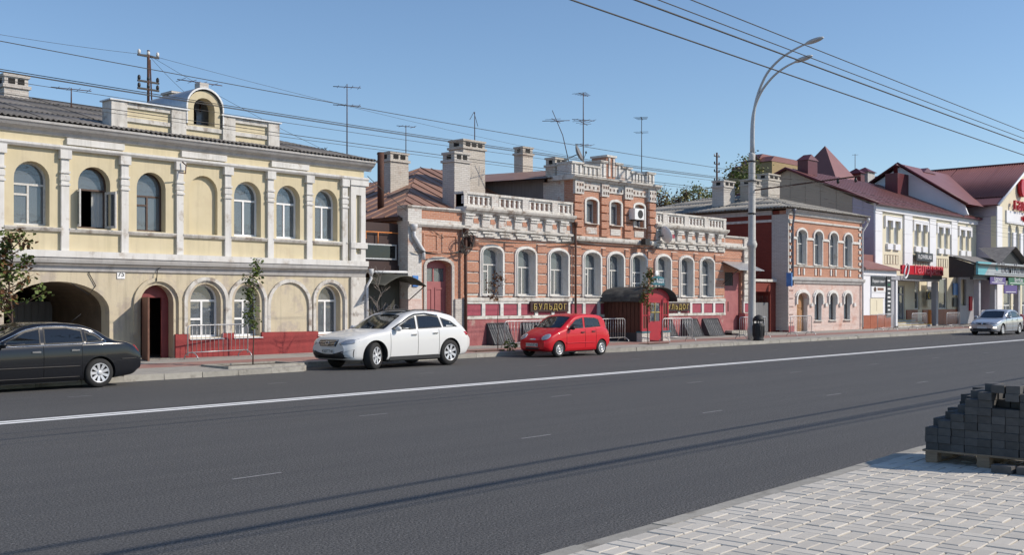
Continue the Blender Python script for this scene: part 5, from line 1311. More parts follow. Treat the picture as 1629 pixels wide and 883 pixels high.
bw_ = MB(); bw_.slab([rect(82.7, 86.9, .1, 4.4), rect(83.0, 84.1, 1.6, 3.6)], WY-.25, WY-.1); bw_.build('back_wall', 'grey_panel', ks)
for x in (84.6, 86.2): MB().box(x, x+.5, WY-.35, WY-.25, 1.2, 2.3).build('red_box', 'sign_red', ks)
vs = thing('portico_sign', 'long silver and turquoise sign board on the dark portico', 'sign', (80, KY-.1, 3.7))
MB().box(K0+1.9, K1, KY-.18, KY-.04, 3.72, 4.6).build('board', 'sign_silver', vs)
q = MB(); q.slab([[(K0, 3.72), (K0+1.2, 3.72), (K0+1.9, 4.2), (K0+2.6, 4.6), (K0, 4.6)]], KY-.20, KY-.05); q.build('turquoise_field', 'sign_turquoise', vs)
q = MB(); q.slab([[(K0+1.2, 3.72), (K0+1.95, 3.72), (K0+1.95, 4.22)]], KY-.17, KY-.05); q.build('board_corner', 'sign_silver', vs)
text_mb('ВентКом', 1.0, K0+4.5, KY-.21, 3.95, .03, 'LEFT', 1.15).build('lettering', 'pipe_grey', vs)
MB().ball((K0+3.6, KY-.19, 4.28), .3, .02, .22, M=Matrix.Rotation(.5, 3, 'Y')).build('leaf_emblem', 'sign_turquoise', vs)
MB().box(K0+3.2, K0+9.5, KY-.195, KY-.18, 3.80, 3.86).build('small_print', 'pipe_grey', vs)
def hang(name, label, x0, x1, z0, z1, mat, txt, ts, tm='sign_white'):
    s = thing(name, label, 'sign', ((x0+x1)/2, KY, z0))
    MB().box(x0, x1, KY-.06, KY, z0, z1).build('board', mat, s)
    if txt: text_mb(txt, ts, (x0+x1)/2, KY-.08, (z0+z1)/2-ts*.1, .02, 'CENTER').build('lettering', tm, s)
    MB().box(x0+.3, x1-.3, KY-.07, KY-.06, z0+.1, z0+.14).build('small_print', tm, s)
    for x in (x0+.2, x1-.2): MB().tube([(x, KY-.03, z1), (x, KY+.2, 3.5)], .012, 5).build('hanger', 'dark_metal', s)
hang('hanging_sign', 'violet hanging sign with white lettering under the portico', 76.4, 79.5, 3.12, 3.62, 'sign_violet', 'Адвокат', .42)
hang('hanging_sign', 'green hanging sign with pale band under the portico', 80.1, 84.3, 3.12, 3.62, 'sign_green', 'ВентКом', .42)
hang('hanging_sign', 'dark violet picture sign below the green sign', 79.2, 81.9, 2.48, 3.08, 'sign_violet', None, .3)

# ------------------------------------------------------------------ roofs and buildings farther back
ob = thing('ochre_building', 'tall ochre brick building with stepped burgundy-capped gable behind the roofs', 'building', (121, 66, 0))
for y0, y1, z1 in ((64.6, 66.2, 18.8), (66.2, 67.6, 19.2), (67.6, 68.7, 18.6), (68.7, 69.9, 18.0), (69.9, 70.6, 17.4)):
    MB().box(115, 127, y0, y1, 0, z1).build('wall', 'ochre_brick', ob)
    q = MB(); q.add([(114.7, y0-.05, z1), (114.7, y1+.1, z1), (115.5, y1+.1, z1+.65), (115.5, y0-.05, z1+.65), (127, y0-.05, z1), (127, y1+.1, z1), (126.4, y1+.1, z1+.65), (126.4, y0-.05, z1+.65)], [(3, 2, 1, 0), (3, 0, 4, 7), (2, 6, 5, 1), (3, 7, 6, 2), (7, 4, 5, 6)]); q.build('roof_cap', 'burgundy_roof', ob)
q = MB(); q.add([(117, 63.5, 16.4), (150, 63.5, 16.4), (150, 67, 18.0), (117, 67, 18.0)], [(0, 1, 2, 3)]); q.build('roof', 'burgundy_roof', ob)
MB().box(117, 150, 63.8, 66, 0, 16.3).build('rear_wall', 'burgundy_metal', ob)
st = thing('spire_house', 'house with a pointed burgundy pyramid spire behind the gallery roof', 'building', (104, 51, 0))
MB().box(101.6, 106.4, 50, 54.5, 0, 14.2).build('tower', 'panel_taupe', st)
q = MB(); q.add([(101.1, 49.5, 14.1), (106.9, 49.5, 14.1), (106.9, 55, 14.1), (101.1, 55, 14.1), (103.9, 52.2, 18.2)], [(0, 1, 4), (1, 2, 4), (2, 3, 4), (3, 0, 4), (3, 2, 1, 0)]); q.build('spire', 'burgundy_roof', st)
MB().box(107, 125, 50, 58, 0, 13.9).build('wing', 'panel_taupe', st)
for x, w_, h_ in ((107.6, .9, 1.6), (109.3, 1.7, 1.9), (112.2, 1.6, 1.2), (115, 1.8, 1.5)):
    MB().box(x, x+w_, 50, 51.5, 13.9, 13.9+h_).build('roof_vent', 'grey_trim' if w_ == 1.7 else 'burgundy_metal', st)
    q = MB(); q.add([(x-.2, 49.8, 13.9+h_), (x+w_+.2, 49.8, 13.9+h_), (x+w_+.2, 51.7, 13.9+h_), (x-.2, 51.7, 13.9+h_), (x+w_/2, 50.7, 14.5+h_)], [(0, 1, 4), (1, 2, 4), (2, 3, 4), (3, 0, 4), (3, 2, 1, 0)]); q.build('vent_cap', 'burgundy_metal', st)
lw = thing('rear_shed', 'long low shed with corrugated roof behind the brick house', 'shed', (52, 47, 0))
MB().box(45, 60, 44.5, 52, 0, 7.4).build('wall', 'brick', lw)
q = MB(); q.add([(44.6, 44.2, 7.3), (60.4, 44.2, 7.3), (60.4, 48.3, 8.7), (44.6, 48.3, 8.7), (60.4, 52.4, 7.3), (44.6, 52.4, 7.3)], [(0, 1, 2, 3), (3, 2, 4, 5)]); lr = q.build('roof', 'slate_light', lw)
corr_sheets(lr, (44.6, 44.15, 7.33), (1, 0, 0), Vector((0, 4.15, 1.4)).normalized(), 15.8, lambda u: 4.35, 1.05, 1.6, 'slate_light')

# ------------------------------------------------------------------ cars: lofted bodies, local x forward, y to the car's left, z up
def lerp_tab(tab, x):
    tab = sorted(tab)
    if x <= tab[0][0]: return tab[0][1]
    for (a, b), (c, d) in zip(tab, tab[1:]):
        if a <= x <= c: return b+(d-b)*(x-a)/(c-a)
    return tab[-1][1]
def smooth_tab(tab, x, r=.07):
    n = 7
    return sum(lerp_tab(tab, x+r*(2*i/(n-1)-1)) for i in range(n))/n
def inside(poly, x, z):
    c = False; n = len(poly)
    for i in range(n):
        (x0, z0), (x1, z1) = poly[i], poly[(i+1) % n]
        if (z0 > z) != (z1 > z) and x < (x1-x0)*(z-z0)/(z1-z0)+x0: c = not c
    return c
def densify(poly, step=.08):
    out = []
    for i in range(len(poly)):
        a, b = Vector(poly[i]), Vector(poly[(i+1) % len(poly)]); n = max(1, int((b-a).length/step))
        out += [tuple(a.lerp(b, k/n)) for k in range(n)]
    return out
def inset_poly(poly, d):
    c = Vector((sum(p[0] for p in poly)/len(poly), sum(p[1] for p in poly)/len(poly)))
    n = len(poly); out = []
    ar = sum(poly[i][0]*poly[(i+1) % n][1]-poly[(i+1) % n][0]*poly[i][1] for i in range(n))
    s = 1 if ar > 0 else -1
    for i in range(n):
        p0, p1, p2 = Vector(poly[i-1]), Vector(poly[i]), Vector(poly[(i+1) % n])
        e1, e2 = (p1-p0).normalized(), (p2-p1).normalized()
        n1, n2 = Vector((-e1.y, e1.x))*s, Vector((-e2.y, e2.x))*s
        b = (n1+n2); k = max(.35, 1+n1.dot(n2)); out.append(tuple(p1+b*(d/k)))
    return out
class Car:
    def __init__(s, S): s.S = S; s.cache = {}
    def section(s, x):
        key = round(x, 4)
        if key in s.cache: return s.cache[key]
        S = s.S
        zl, zb, zt = smooth_tab(S['low'], x), smooth_tab(S['belt'], x), smooth_tab(S['top'], x, .09)
        hw = S['W']/2*smooth_tab(S['plan'], x, .05)
        zb = min(zb, zt-.015); g = zt-zb
        t = max(0, min(1, (g-.12)/.25)); t = t*t*(3-2*t)
        y5 = hw*.965
        th = S.get('tumble', .30)
        L = lambda a, b: a+(b-a)*t
        yr = y5-th*g
        P = [(0, zl), (hw*.80, zl), (hw*.955, zl+.05), (hw*.992, zl+.32*(zb-zl)), (hw, zl+.62*(zb-zl)), (hw*.99, zl+.86*(zb-zl)), (y5, zb),
             (L(hw*.90, y5-.05*th-.02), zb+L(.45*g, .06*g)), (L(hw*.80, y5-th*g*.52), zb+L(.72*g, .52*g)), (L(hw*.66, yr+.02), zb+L(.88*g, .88*g)), (L(hw*.5, yr-.10), zb+L(.95*g, .965*g)), (L(hw*.25, yr*.5), zb+L(.99*g, .992*g)), (0, zt)]
        out = []
        for i in range(len(P)-1):
            p0, p1, p2, p3 = P[max(i-1, 0)], P[i], P[i+1], P[min(i+2, len(P)-1)]
            for k in range(3):
                u = k/3
                f = lambda a, b, c, d: .5*((2*b)+(c-a)*u+(2*a-5*b+4*c-d)*u*u+(3*b-a-3*c+d)*u*u*u)
                out.append((max(0, f(p0[0], p1[0], p2[0], p3[0])), f(p0[1], p1[1], p2[1], p3[1])))
        out.append(P[-1]); s.cache[key] = out
        return out
    def side_y(s, x, z):
        q = s.section(x)[4:32]
        for (y0, z0), (y1, z1) in zip(q, q[1:]):
            if z0 <= z <= z1 and z1 > z0: return y0+(y1-y0)*(z-z0)/(z1-z0)
        return q[-1][0] if z > q[-1][1] else q[0][0]
    def end_x(s, y, z, front=True):
        """where a ray along the car at (y, z) meets the nose or the tail"""
        a, b = (s.S['xf'], .6) if front else (s.S['xr'], -.6)
        def ins(x):
            q = s.section(x); return inside(q, abs(y)+1e-4, z)
        for i in range(60):
            x = a+(b-a)*i/60
            if ins(x):
                lo, hi = (a+(b-a)*(i-1)/60 if i else a), x
                for _ in range(8):
                    md = (lo+hi)/2
                    if ins(md): hi = md
                    else: lo = md
                return hi
        return b
    def patch(s, poly, name, mat, parent, e=.008, front=True, thick=.02):
        """a panel lying on the nose or tail: poly in (y, z)"""
        dp = densify(poly, .05)
        sg = 1 if front else -1
        xs_ = [s.end_x(y, z, front) for y, z in dp]
        cy, cz = sum(p[0] for p in dp)/len(dp), sum(p[1] for p in dp)/len(dp)
        m = MB(); n = len(dp)
        rings = [(1.0, e), (.75, e+.006), (.45, e+.010), (.15, e+.012)]
        m.v += [(x-sg*thick, y, z) for x, (y, z) in zip(xs_, dp)]
        for k_, ee in rings: m.v += [(s.end_x(cy+(y-cy)*k_, cz+(z-cz)*k_, front)+sg*ee, cy+(y-cy)*k_, cz+(z-cz)*k_) for y, z in dp]
        for r_ in range(len(rings)):
            for i in range(n): m.face((r_*n+i, r_*n+(i+1) % n, (r_+1)*n+(i+1) % n, (r_+1)*n+i), r_ > 0)
        m.face([len(rings)*n+i for i in range(n)], True)
        return m.build(name, mat, parent)
    def top_z(s, x, y):
        y = abs(y); q = s.section(x)[18:]
        for (y0, z0), (y1, z1) in zip(q, q[1:]):
            if y1 <= y <= y0 and y0 > y1: return z0+(z1-z0)*(y-y0)/(y1-y0)
        return q[0][1]
def make_car(name, label, S, loc, rotz, paint, group=None):
    t = thing(name, label, 'car', loc, group, rotz, True)
    C_ = Car(S); xf, xr = S['xf'], S['xr']
    n = int((xf-xr)/.055); xs = [xr+(xf-xr)*i/n for i in range(n+1)]
    xs = sorted(set([round(v, 4) for v in xs] + [S['doors'][0], S['doors'][1], S['doors'][2]] + [xf-.02, xf-.005, xr+.02, xr+.005]))
    rows = []
    for x in xs:
        h = C_.section(x); rows.append([(x, y, z) for y, z in h] + [(x, -y, z) for y, z in reversed(h[1:-1])])
    m = MB(); k = len(rows[0])
    for r_ in rows: m.v += r_
    for i in range(len(rows)-1):
        for j in range(k): m.face((i*k+j, (i+1)*k+j, (i+1)*k+(j+1) % k, i*k+(j+1) % k), True)
    m.face(list(range(k))); m.face([(len(rows)-1)*k+j for j in range(k)][::-1])
    me = m.mesh('body'); me.materials.append(MATS[paint]); me.materials.append(MATS['black_plastic'])
    body = put(me, 'body', t)
    wr = S['wr']; HWm = S['W']/2
    cut = MB()
    for wx_ in S['wheels']:
        for sgn in (-1, 1):
            cut.lathe([(wr+S['gap'], 0), (wr+S['gap'], .36)], 32, Matrix.Translation((wx_, sgn*(HWm+.06) - (.0 if sgn < 0 else .36), wr)) @ Matrix.Rotation(-PI/2, 4, 'X'), False)
    cme = cut.mesh('cutter'); cme.materials.append(MATS['black_plastic'])
    bm = bmesh.new(); bm.from_mesh(cme); bmesh.ops.recalc_face_normals(bm, faces=bm.faces); bm.to_mesh(cme); bm.free()
    bm = bmesh.new(); bm.from_mesh(me); bmesh.ops.recalc_face_normals(bm, faces=bm.faces); bm.to_mesh(me); bm.free()
    co = bpy.data.objects.new('cutter', cme); COL.objects.link(co); co.matrix_world = Matrix()
    # evaluate the cut at the origin, then take the result
    tmp = bpy.data.objects.new('tmp', me); COL.objects.link(tmp)
    md = tmp.modifiers.new('cut', 'BOOLEAN'); md.object = co; md.operation = 'DIFFERENCE'; md.solver = 'EXACT'; md.material_mode = 'TRANSFER'
    dg = bpy.context.evaluated_depsgraph_get(); dg.update()
    res = bpy.data.meshes.new_from_object(tmp.evaluated_get(dg))
    bpy.data.objects.remove(tmp); bpy.data.objects.remove(co)
    bm = bmesh.new(); bm.from_mesh(res)
    mats = [mm.name if mm else '' for mm in res.materials]
    side_polys = S['side_windows']
    def fkind(f):
        c = f.calc_center_median()
        if mats[f.material_index] != paint: return None
        if abs(f.normal.y) > .3 or abs(c.y) > .3*HWm:
            pass
        zb = smooth_tab(S['belt'], c.x)
        if c.z > zb-.03 and abs(f.normal.y) > .35:
            for p in side_polys:
                if inside(inset_poly(p, .03), c.x, c.z): return 'hole'
        if f.normal.z > .1:
            for p in S['screens']:
                if inside(inset_poly(p, .035), c.x, c.y): return 'hole'
        if abs(c.y) > HWm*.8 and c.z < zb-.005 and c.z > smooth_tab(S['low'], c.x)+.10:
            for q in range(len(S['doors'])-1):
                if S['doors'][q+1] < c.x < S['doors'][q]:
                    if all((c.x-w_)**2+(c.z-wr)**2 > (wr+S['gap']+.015)**2 for w_ in S['wheels']): return ('door', q, 1 if c.y > 0 else -1)
        return None
    groups = {}
    for f in bm.faces:
        kd = fkind(f)
        if kd: groups.setdefault(kd, []).append(f)
    door_me = []
    for kd, fs in groups.items():
        if kd != 'hole':
            b2 = bmesh.new(); vm = {}
            for f in fs:
                nf = b2.faces.new([vm.setdefault(v, b2.verts.new(v.co)) if v not in vm else vm[v] for v in f.verts]); nf.smooth = True
            dme = bpy.data.meshes.new('door'); b2.to_mesh(dme); b2.free(); dme.materials.append(MATS[paint]); door_me.append((kd, dme))
    bmesh.ops.delete(bm, geom=[f for fs in groups.values() for f in fs], context='FACES')
    bm.to_mesh(res); bm.free()
    if hasattr(res, 'set_sharp_from_angle'): res.set_sharp_from_angle(angle=rad(38))
    body.data = res
    for kd, dme in door_me:
        d = put(dme, 'door', t); q, sgn = kd[1], kd[2]
        hx = S['doors'][q+1]+.16; hz = smooth_tab(S['belt'], hx)-.12; hy = C_.side_y(hx, hz)
        MB().box(hx-.09, hx+.09, sgn*(hy+.012)-.022, sgn*(hy+.012)+.022, hz-.016, hz+.018).build('handle', S.get('handle', paint), d)
        mb = MB()      # dark shut line down the rear edge
        for xe in (S['doors'][q], S['doors'][q+1]):
            pts = []
            for i in range(13):
                z = smooth_tab(S['low'], xe)+.12+(smooth_tab(S['belt'], xe)-smooth_tab(S['low'], xe)-.13)*i/12
                if any((xe-w_)**2+(z-wr)**2 < (wr+S['gap']+.01)**2 for w_ in S['wheels']): continue
                pts.append((xe, sgn*(C_.side_y(xe, z)+.0005), z))
            if len(pts) > 2: mb.tube(pts, .006, 5)
        if mb.v: mb.build('shut_line', 'rubber_seal', d)
    # panes with dark rubber edge
    def pane(poly, f3, nm, glass):
        dp = densify(poly); ip = densify_same = inset_poly(dp, .028)
        o = MB(); a = [f3(x, y, .004) for x, y in dp]; b = [f3(x, y, .006) for x, y in ip]; nn = len(a)
        o.add(a+b, [(i, (i+1) % nn, (i+1) % nn+nn, i+nn) for i in range(nn)]); 
        gl = MB(); tr = tessellate_polygon([[Vector((x, y, 0)) for x, y in dp]]); gl.add([f3(x, y, .002) for x, y in dp], [tuple(q) for q in tr])
        out_ = Vector((.2, 0, 1)) if f3(0, .1, 0)[1] == .1 else Vector((0, f3(*dp[0], 0)[1], .1))
        a0, b0, c0 = [Vector(gl.v[i]) for i in gl.f[0]]
        if (b0-a0).cross(c0-a0).dot(out_) < 0: gl.f = [tuple(reversed(q)) for q in gl.f]
        p = gl.build(nm, glass, t); o.build('seal', S.get('seal', 'rubber_seal'), p)
    for i, p in enumerate(side_polys):
        for sgn in (1, -1): pane(p, lambda x, z, e, sg=sgn: (x, sg*(C_.side_y(x, z)+e), z), 'side_window', S['glass'][min(i, len(S['glass'])-1)])
    for i, p in enumerate(S['screens']):
        pane(p, lambda x, y, e: (x, y, C_.top_z(x, y)+e+.002), 'windscreen' if i == 0 else 'rear_window', S['glass'][0] if i == 0 else S['glass'][-1])
    # wheels
    for wi, wx_ in enumerate(S['wheels']):
        for sgn in (1, -1):
            wt = S['tw']; st = S.get('steer', 0) if wi == 0 else 0
            M4 = Matrix.Translation((wx_, sgn*(HWm-wt/2-.02), wr)) @ Matrix.Rotation(st, 4, 'Z') @ Matrix.Rotation(-sgn*PI/2, 4, 'X')
            ri = S['rim']
            ty = MB(); ty.lathe([(ri, -wt/2), (ri+.02, -wt/2-.005), (wr*.93, -wt/2+.005), (wr*.985, -wt/2+.035), (wr, -wt/4), (wr, wt/4), (wr*.985, wt/2-.035), (wr*.93, wt/2-.005), (ri+.02, wt/2+.005), (ri, wt/2)], 32, M4, cap=False)
            w_ = ty.build('wheel', 'tyre', t)
            rm = MB(); rm.lathe([(ri+.004, wt/2-.002), (ri-.012, wt/2+.004), (ri-.025, wt/2-.02), (ri-.03, wt/2-.09), (.001, wt/2-.10)], 32, M4, cap=False); rm.build('rim', S['rimmat'] if S['spokes'] == 0 else 'dark_metal', w_)
            if S['spokes']:
                sp_ = MB()
                for q in range(S['spokes']):
                    a = 2*PI*q/S['spokes']; c, s_ = math.cos(a), math.sin(a)
                    w0, w1 = S['spw']
                    loc8 = [(.03, -w0, wt/2-.04), (ri-.012, -w1, wt/2-.012), (ri-.012, w1, wt/2-.012), (.03, w0, wt/2-.04), (.03, -w0, wt/2-.015), (ri-.012, -w1, wt/2+.004), (ri-.012, w1, wt/2+.004), (.03, w0, wt/2-.015)]
                    sp_.add([M4 @ Vector((x*c-y*s_, x*s_+y*c, z)) for x, y, z in loc8], [(4, 5, 6, 7), (0, 4, 7, 3), (0, 1, 5, 4), (3, 7, 6, 2), (1, 2, 6, 5)])
                sp_.lathe([(ri+.002, wt/2), (ri-.02, wt/2+.006), (ri-.022, wt/2-.02)], 32, M4, cap=False); sp_.build('spokes', S['rimmat'], w_)
            hb = MB(); hb.lathe([(.065, wt/2-.05), (.06, wt/2-.008), (.03, wt/2+.004), (.001, wt/2+.005)], 16, M4); hb.build('hub_cap', S['rimmat'], w_)
            if S['spokes'] == 0:
                hh = MB(); hh.lathe([(ri*.82, wt/2-.03), (ri*.72, wt/2-.002), (ri*.5, wt/2-.004), (ri*.42, wt/2-.03), (.001, wt/2-.03)], 28, M4, cap=False); hh.build('disc', 'steel_wheel', w_)
                for q in range(8):
                    a = 2*PI*q/8; hb = MB(); hb.lathe([(.022, 0), (.022, .004)], 8, M4 @ Matrix.Translation((ri*.61*math.cos(a), ri*.61*math.sin(a), wt/2-.004))); hb.build('vent_hole', 'rubber_seal', w_)
    # cabin
    zf = smooth_tab(S['low'], 0)+.12; bw = HWm*.8
    MB().box(xr+.5, S['dash']+.25, -bw, bw, zf-.03, zf).build('floor', 'black_plastic', t)
    q = MB(); q.ball((S['dash'], 0, smooth_tab(S['belt'], S['dash'])-.10), .26, bw, .13); q.build('dashboard', 'black_plastic', t)
    bz = smooth_tab(S['belt'], 0)
    for x0 in S['seats']:
        for yy in ((.38, -.38) if x0 != S['seats'][-1] else (.36, -.36)):
            q = MB(); q.ball((x0+.22, yy, zf+.28), .27, .24, .12); q.ball((x0-.06, yy, bz-.05), .11, .23, .36, M=Matrix.Rotation(-.22, 3, 'Y')); q.ball((x0-.15, yy, bz+.30), .06, .13, .09); q.build('seat', S['seatmat'], t)
    q = MB(); q.tube([(S['dash']-.28+.05*math.sin(a), .38+.18*math.cos(a), bz-.02+.18*math.sin(a)) for a in [2*PI*i/20 for i in range(21)]], .014, 6); q.build('steering_wheel', 'black_plastic', t)
    # mirrors
    for sgn in (1, -1):
        mx, mz = S['mirror']; my = C_.side_y(mx, mz)
        q = MB(); q.ball((mx-.02, sgn*(my+.14), mz+.03), .075, .115, .075); q.tube([(mx, sgn*(my-.02), mz-.03), (mx-.01, sgn*(my+.08), mz)], .025, 6); q.build('mirror', S.get('mirrormat', paint), t)
    S['extra'](t, C_, S, paint)
    # plate
    for xx, zz, sg in ((S['plate'][0], S['plate'][1], 1),):
        p = MB().box(xx, xx+.014, -.26, .26, zz-.056, zz+.056).build('number_plate', 'plate_white', t)
        if not S['plate'][2]: continue
        tm = text_mb(S['plate'][2], .115, 0, 0, 0, .004, 'CENTER', .95)
        tm.v = [(xx+.018-v[1]*.5, v[0], zz-.04+v[2]) for v in tm.v]; tm.build('plate_text', 'black_panel', p)
    return t
def lampball(t, c, r, mat='lamp_clear', name='headlight', M=None):
    q = MB(); q.ball(c, r[0], r[1], r[2], 16, 10, M); return q.build(name, mat, t)

# --- white crossover
def suv_extra(t, C_, S, paint):
    for sgn in (1, -1):
        C_.patch([(sgn*.48, .76), (sgn*.56, .70), (sgn*.86, .74), (sgn*.90, .80), (sgn*.87, .87), (sgn*.70, .85)], 'headlight', 'lamp_clear', t, .012)
        C_.patch([(sgn*.55, .47), (sgn*.68, .47), (sgn*.68, .53), (sgn*.55, .53)], 'fog_lamp', 'lamp_clear', t)
        C_.patch([(sgn*.55, .92), (sgn*.88, .88), (sgn*.90, 1.0), (sgn*.60, 1.04)], 'tail_lamp', 'tail_red', t, .012, False)
        q = MB(); q.tube([(.15, sgn*.58, 1.60), (-.3, sgn*.60, 1.665), (-1.0, sgn*.59, 1.655), (-1.5, sgn*.56, 1.58)], .018, 6); q.build('roof_rail', 'dark_metal', t)
        q = MB(); q.box(-1.0, .95, sgn*.905-.03, sgn*.905+.03, .24, .38); q.build('sill_trim', 'black_plastic', t)
        q = MB(); q.tube([(x, sgn*(C_.side_y(x, z)+.012), z) for x, z in [(.80, 1.12), (.12, 1.455), (-.1, 1.525), (-.5, 1.55), (-1.0, 1.49)]], .022, 6); q.build('wind_deflector', 'car_glass_dark', t)
    g_ = C_.patch([(-.40, .84), (-.43, .76), (-.34, .65), (.34, .65), (.43, .76), (.40, .84)], 'grille', 'black_panel', t, .004)
    for k in range(4):
        z = .675+.046*k; w_ = .33+.025*k
        q = MB(); q.tube([(C_.end_x(y, z)+.016, y, z) for y in [-w_+w_*.2*i for i in range(11)]], .010, 6); q.build('grille_bar', 'chrome', g_)
    q = MB(); q.tube([(C_.end_x(0, .75)+.03, .075*math.cos(a), .75+.045*math.sin(a)) for a in [PI*.62+2*PI*.88*i/18-.2 for i in range(19)]], .009, 5); q.build('badge', 'chrome', g_)
    C_.patch([(-.88, .58), (-.70, .50), (-.45, .44), (.45, .44), (.70, .50), (.88, .58), (.86, .36), (.5, .31), (-.5, .31), (-.86, .36)], 'lower_bumper', 'black_plastic', t, .012)
    q = MB(); q.box(-.95, .95, -.86, .86, .2, .30); q.build('underbody', 'black_plastic', t)
    q = MB(); q.box(.2-.35, .55-.35, -.45, .45, 1.638, 1.652); q.build('sunroof', 'car_glass_dark', t)
SUV = dict(W=1.92, xf=2.40, xr=-2.40, tumble=.34, wr=.385, rim=.245, tw=.265, gap=.055, wheels=(1.46, -1.43), steer=.38,
    top=[(2.40, .70), (2.37, .84), (2.22, .93), (1.7, 1.04), (1.05, 1.12), (.95, 1.15), (.18, 1.55), (-.15, 1.63), (-.6, 1.65), (-1.1, 1.62), (-1.6, 1.51), (-1.95, 1.32), (-2.2, 1.12), (-2.34, 1.0), (-2.40, .80)],
    belt=[(2.40, .62), (2.1, .82), (1.6, .96), (1.0, 1.03), (0, 1.07), (-1.2, 1.11), (-2.0, 1.12), (-2.4, .80)],
    low=[(2.40, .42), (2.25, .27), (1.5, .24), (-1.6, .25), (-2.2, .32), (-2.40, .48)],
    plan=[(2.40, .70), (2.34, .82), (2.15, .93), (1.75, .99), (1.3, 1), (-1.4, 1), (-1.9, .97), (-2.2, .91), (-2.40, .80)],
    doors=[.92, -.12, -.96], side_windows=[[(.80, 1.085), (.12, 1.42), (-.1, 1.49), (-.1, 1.105)], [(-.17, 1.105), (-.17, 1.495), (-.7, 1.51), (-1.02, 1.455), (-1.12, 1.13)], [(-1.18, 1.14), (-1.09, 1.44), (-1.5, 1.32), (-1.78, 1.15)]],
    screens=[[(1.0, -.72), (1.07, -.3), (1.08, 0), (1.07, .3), (1.0, .72), (.26, .58), (.20, 0), (.26, -.58)], [(-1.72, -.52), (-1.72, .52), (-2.12, .58), (-2.12, -.58)]],
    glass=['car_glass', 'car_glass_dark', 'car_glass_dark'], rimmat='rim_silver', spokes=7, spw=(.028, .045), dash=.85, seats=(-.1, -.98), seatmat='seat_cloth', mirror=(.72, 1.10), handle='chrome', plate=(2.41, .52, 'К507ТТ48'), extra=suv_extra)
make_car('parked_car', 'white crossover with black lower trim parked by the red-plinth yellow house', SUV, (20.69, 24.08, 0), PI+.005, 'paint_white')

# --- small red hatchback
def hatch_extra(t, C_, S, paint):
    for sgn in (1, -1):
        C_.patch([(sgn*(.50+.135*math.cos(a)), .70+.105*math.sin(a)) for a in [2*PI*i/14 for i in range(14)]], 'headlight', 'lamp_clear', t, .03)
        C_.patch([(sgn*.52, .72), (sgn*.68, .72), (sgn*.67, 1.0), (sgn*.55, 1.02)], 'tail_lamp', 'tail_red', t, .012, False)
        q = MB(); q.tube([(x, sgn*(C_.side_y(x, .48)+.006), .48) for x in [.82-.09*i for i in range(19)]], .016, 5); q.build('rubbing_strip', paint, t)
        q = MB(); q.tube([(x, sgn*(C_.side_y(x, .80)-.002), .80) for x in [.72-.09*i for i in range(24)]], .007, 5); q.build('waist_crease', paint, t)
    C_.patch([(-.36, .34), (.36, .34), (.40, .27), (-.40, .27)], 'intake', 'black_panel', t, .004)
    C_.patch([(-.14, .60), (.14, .60), (.12, .64), (-.12, .64)], 'badge', 'chrome', t, .006)
    MB().box(-.8, .8, -.66, .66, .16, .26).build('underbody', 'black_plastic', t)
    for y in (.1, -.35): MB().tube([(1.02, y, 1.01), (.86, y-.4, 1.09)], .010, 5).build('wiper', 'black_plastic', t)
HATCH = dict(W=1.50, xf=1.74, xr=-1.74, tumble=.24, wr=.275, rim=.175, tw=.165, gap=.04, wheels=(1.15, -1.19),
    top=[(1.74, .56), (1.68, .66), (1.5, .78), (1.2, .92), (.98, 1.0), (.9, 1.03), (.25, 1.40), (.05, 1.455), (-.4, 1.485), (-1.0, 1.46), (-1.3, 1.40), (-1.55, 1.12), (-1.66, .95), (-1.72, .8), (-1.74, .6)],
    belt=[(1.74, .54), (1.5, .70), (1.1, .86), (.7, .93), (0, .95), (-1.2, .99), (-1.74, .8)],
    low=[(1.74, .30), (1.6, .21), (1.2, .18), (-1.3, .19), (-1.6, .26), (-1.74, .36)],
    plan=[(1.74, .70), (1.66, .83), (1.5, .92), (1.2, .98), (.8, 1), (-1.2, 1), (-1.5, .97), (-1.74, .86)],
    doors=[.78, -.24, -.85], side_windows=[[(.68, .965), (.22, 1.27), (-.18, 1.35), (-.18, .975)], [(-.27, .98), (-.27, 1.355), (-.85, 1.335), (-1.06, 1.27), (-1.16, 1.02)]],
    screens=[[(.93, -.58), (1.0, -.2), (1.0, .2), (.93, .58), (.30, .50), (.26, 0), (.30, -.50)], [(-1.35, -.46), (-1.35, .46), (-1.58, .5), (-1.58, -.5)]],
    glass=['car_glass', 'car_glass', 'car_glass'], rimmat='rim_silver', spokes=0, spw=(0, 0), dash=.74, seats=(-.08, -.80), seatmat='seat_grey', mirror=(.60, .97), mirrormat='black_plastic', handle='black_plastic', plate=(1.745, .43, 'О356МЕ48'), extra=hatch_extra)
make_car('parked_car', 'small bright red hatchback with steel wheels parked before the brick house', HATCH, (28.8, 24.32, 0), PI+.01, 'paint_red')

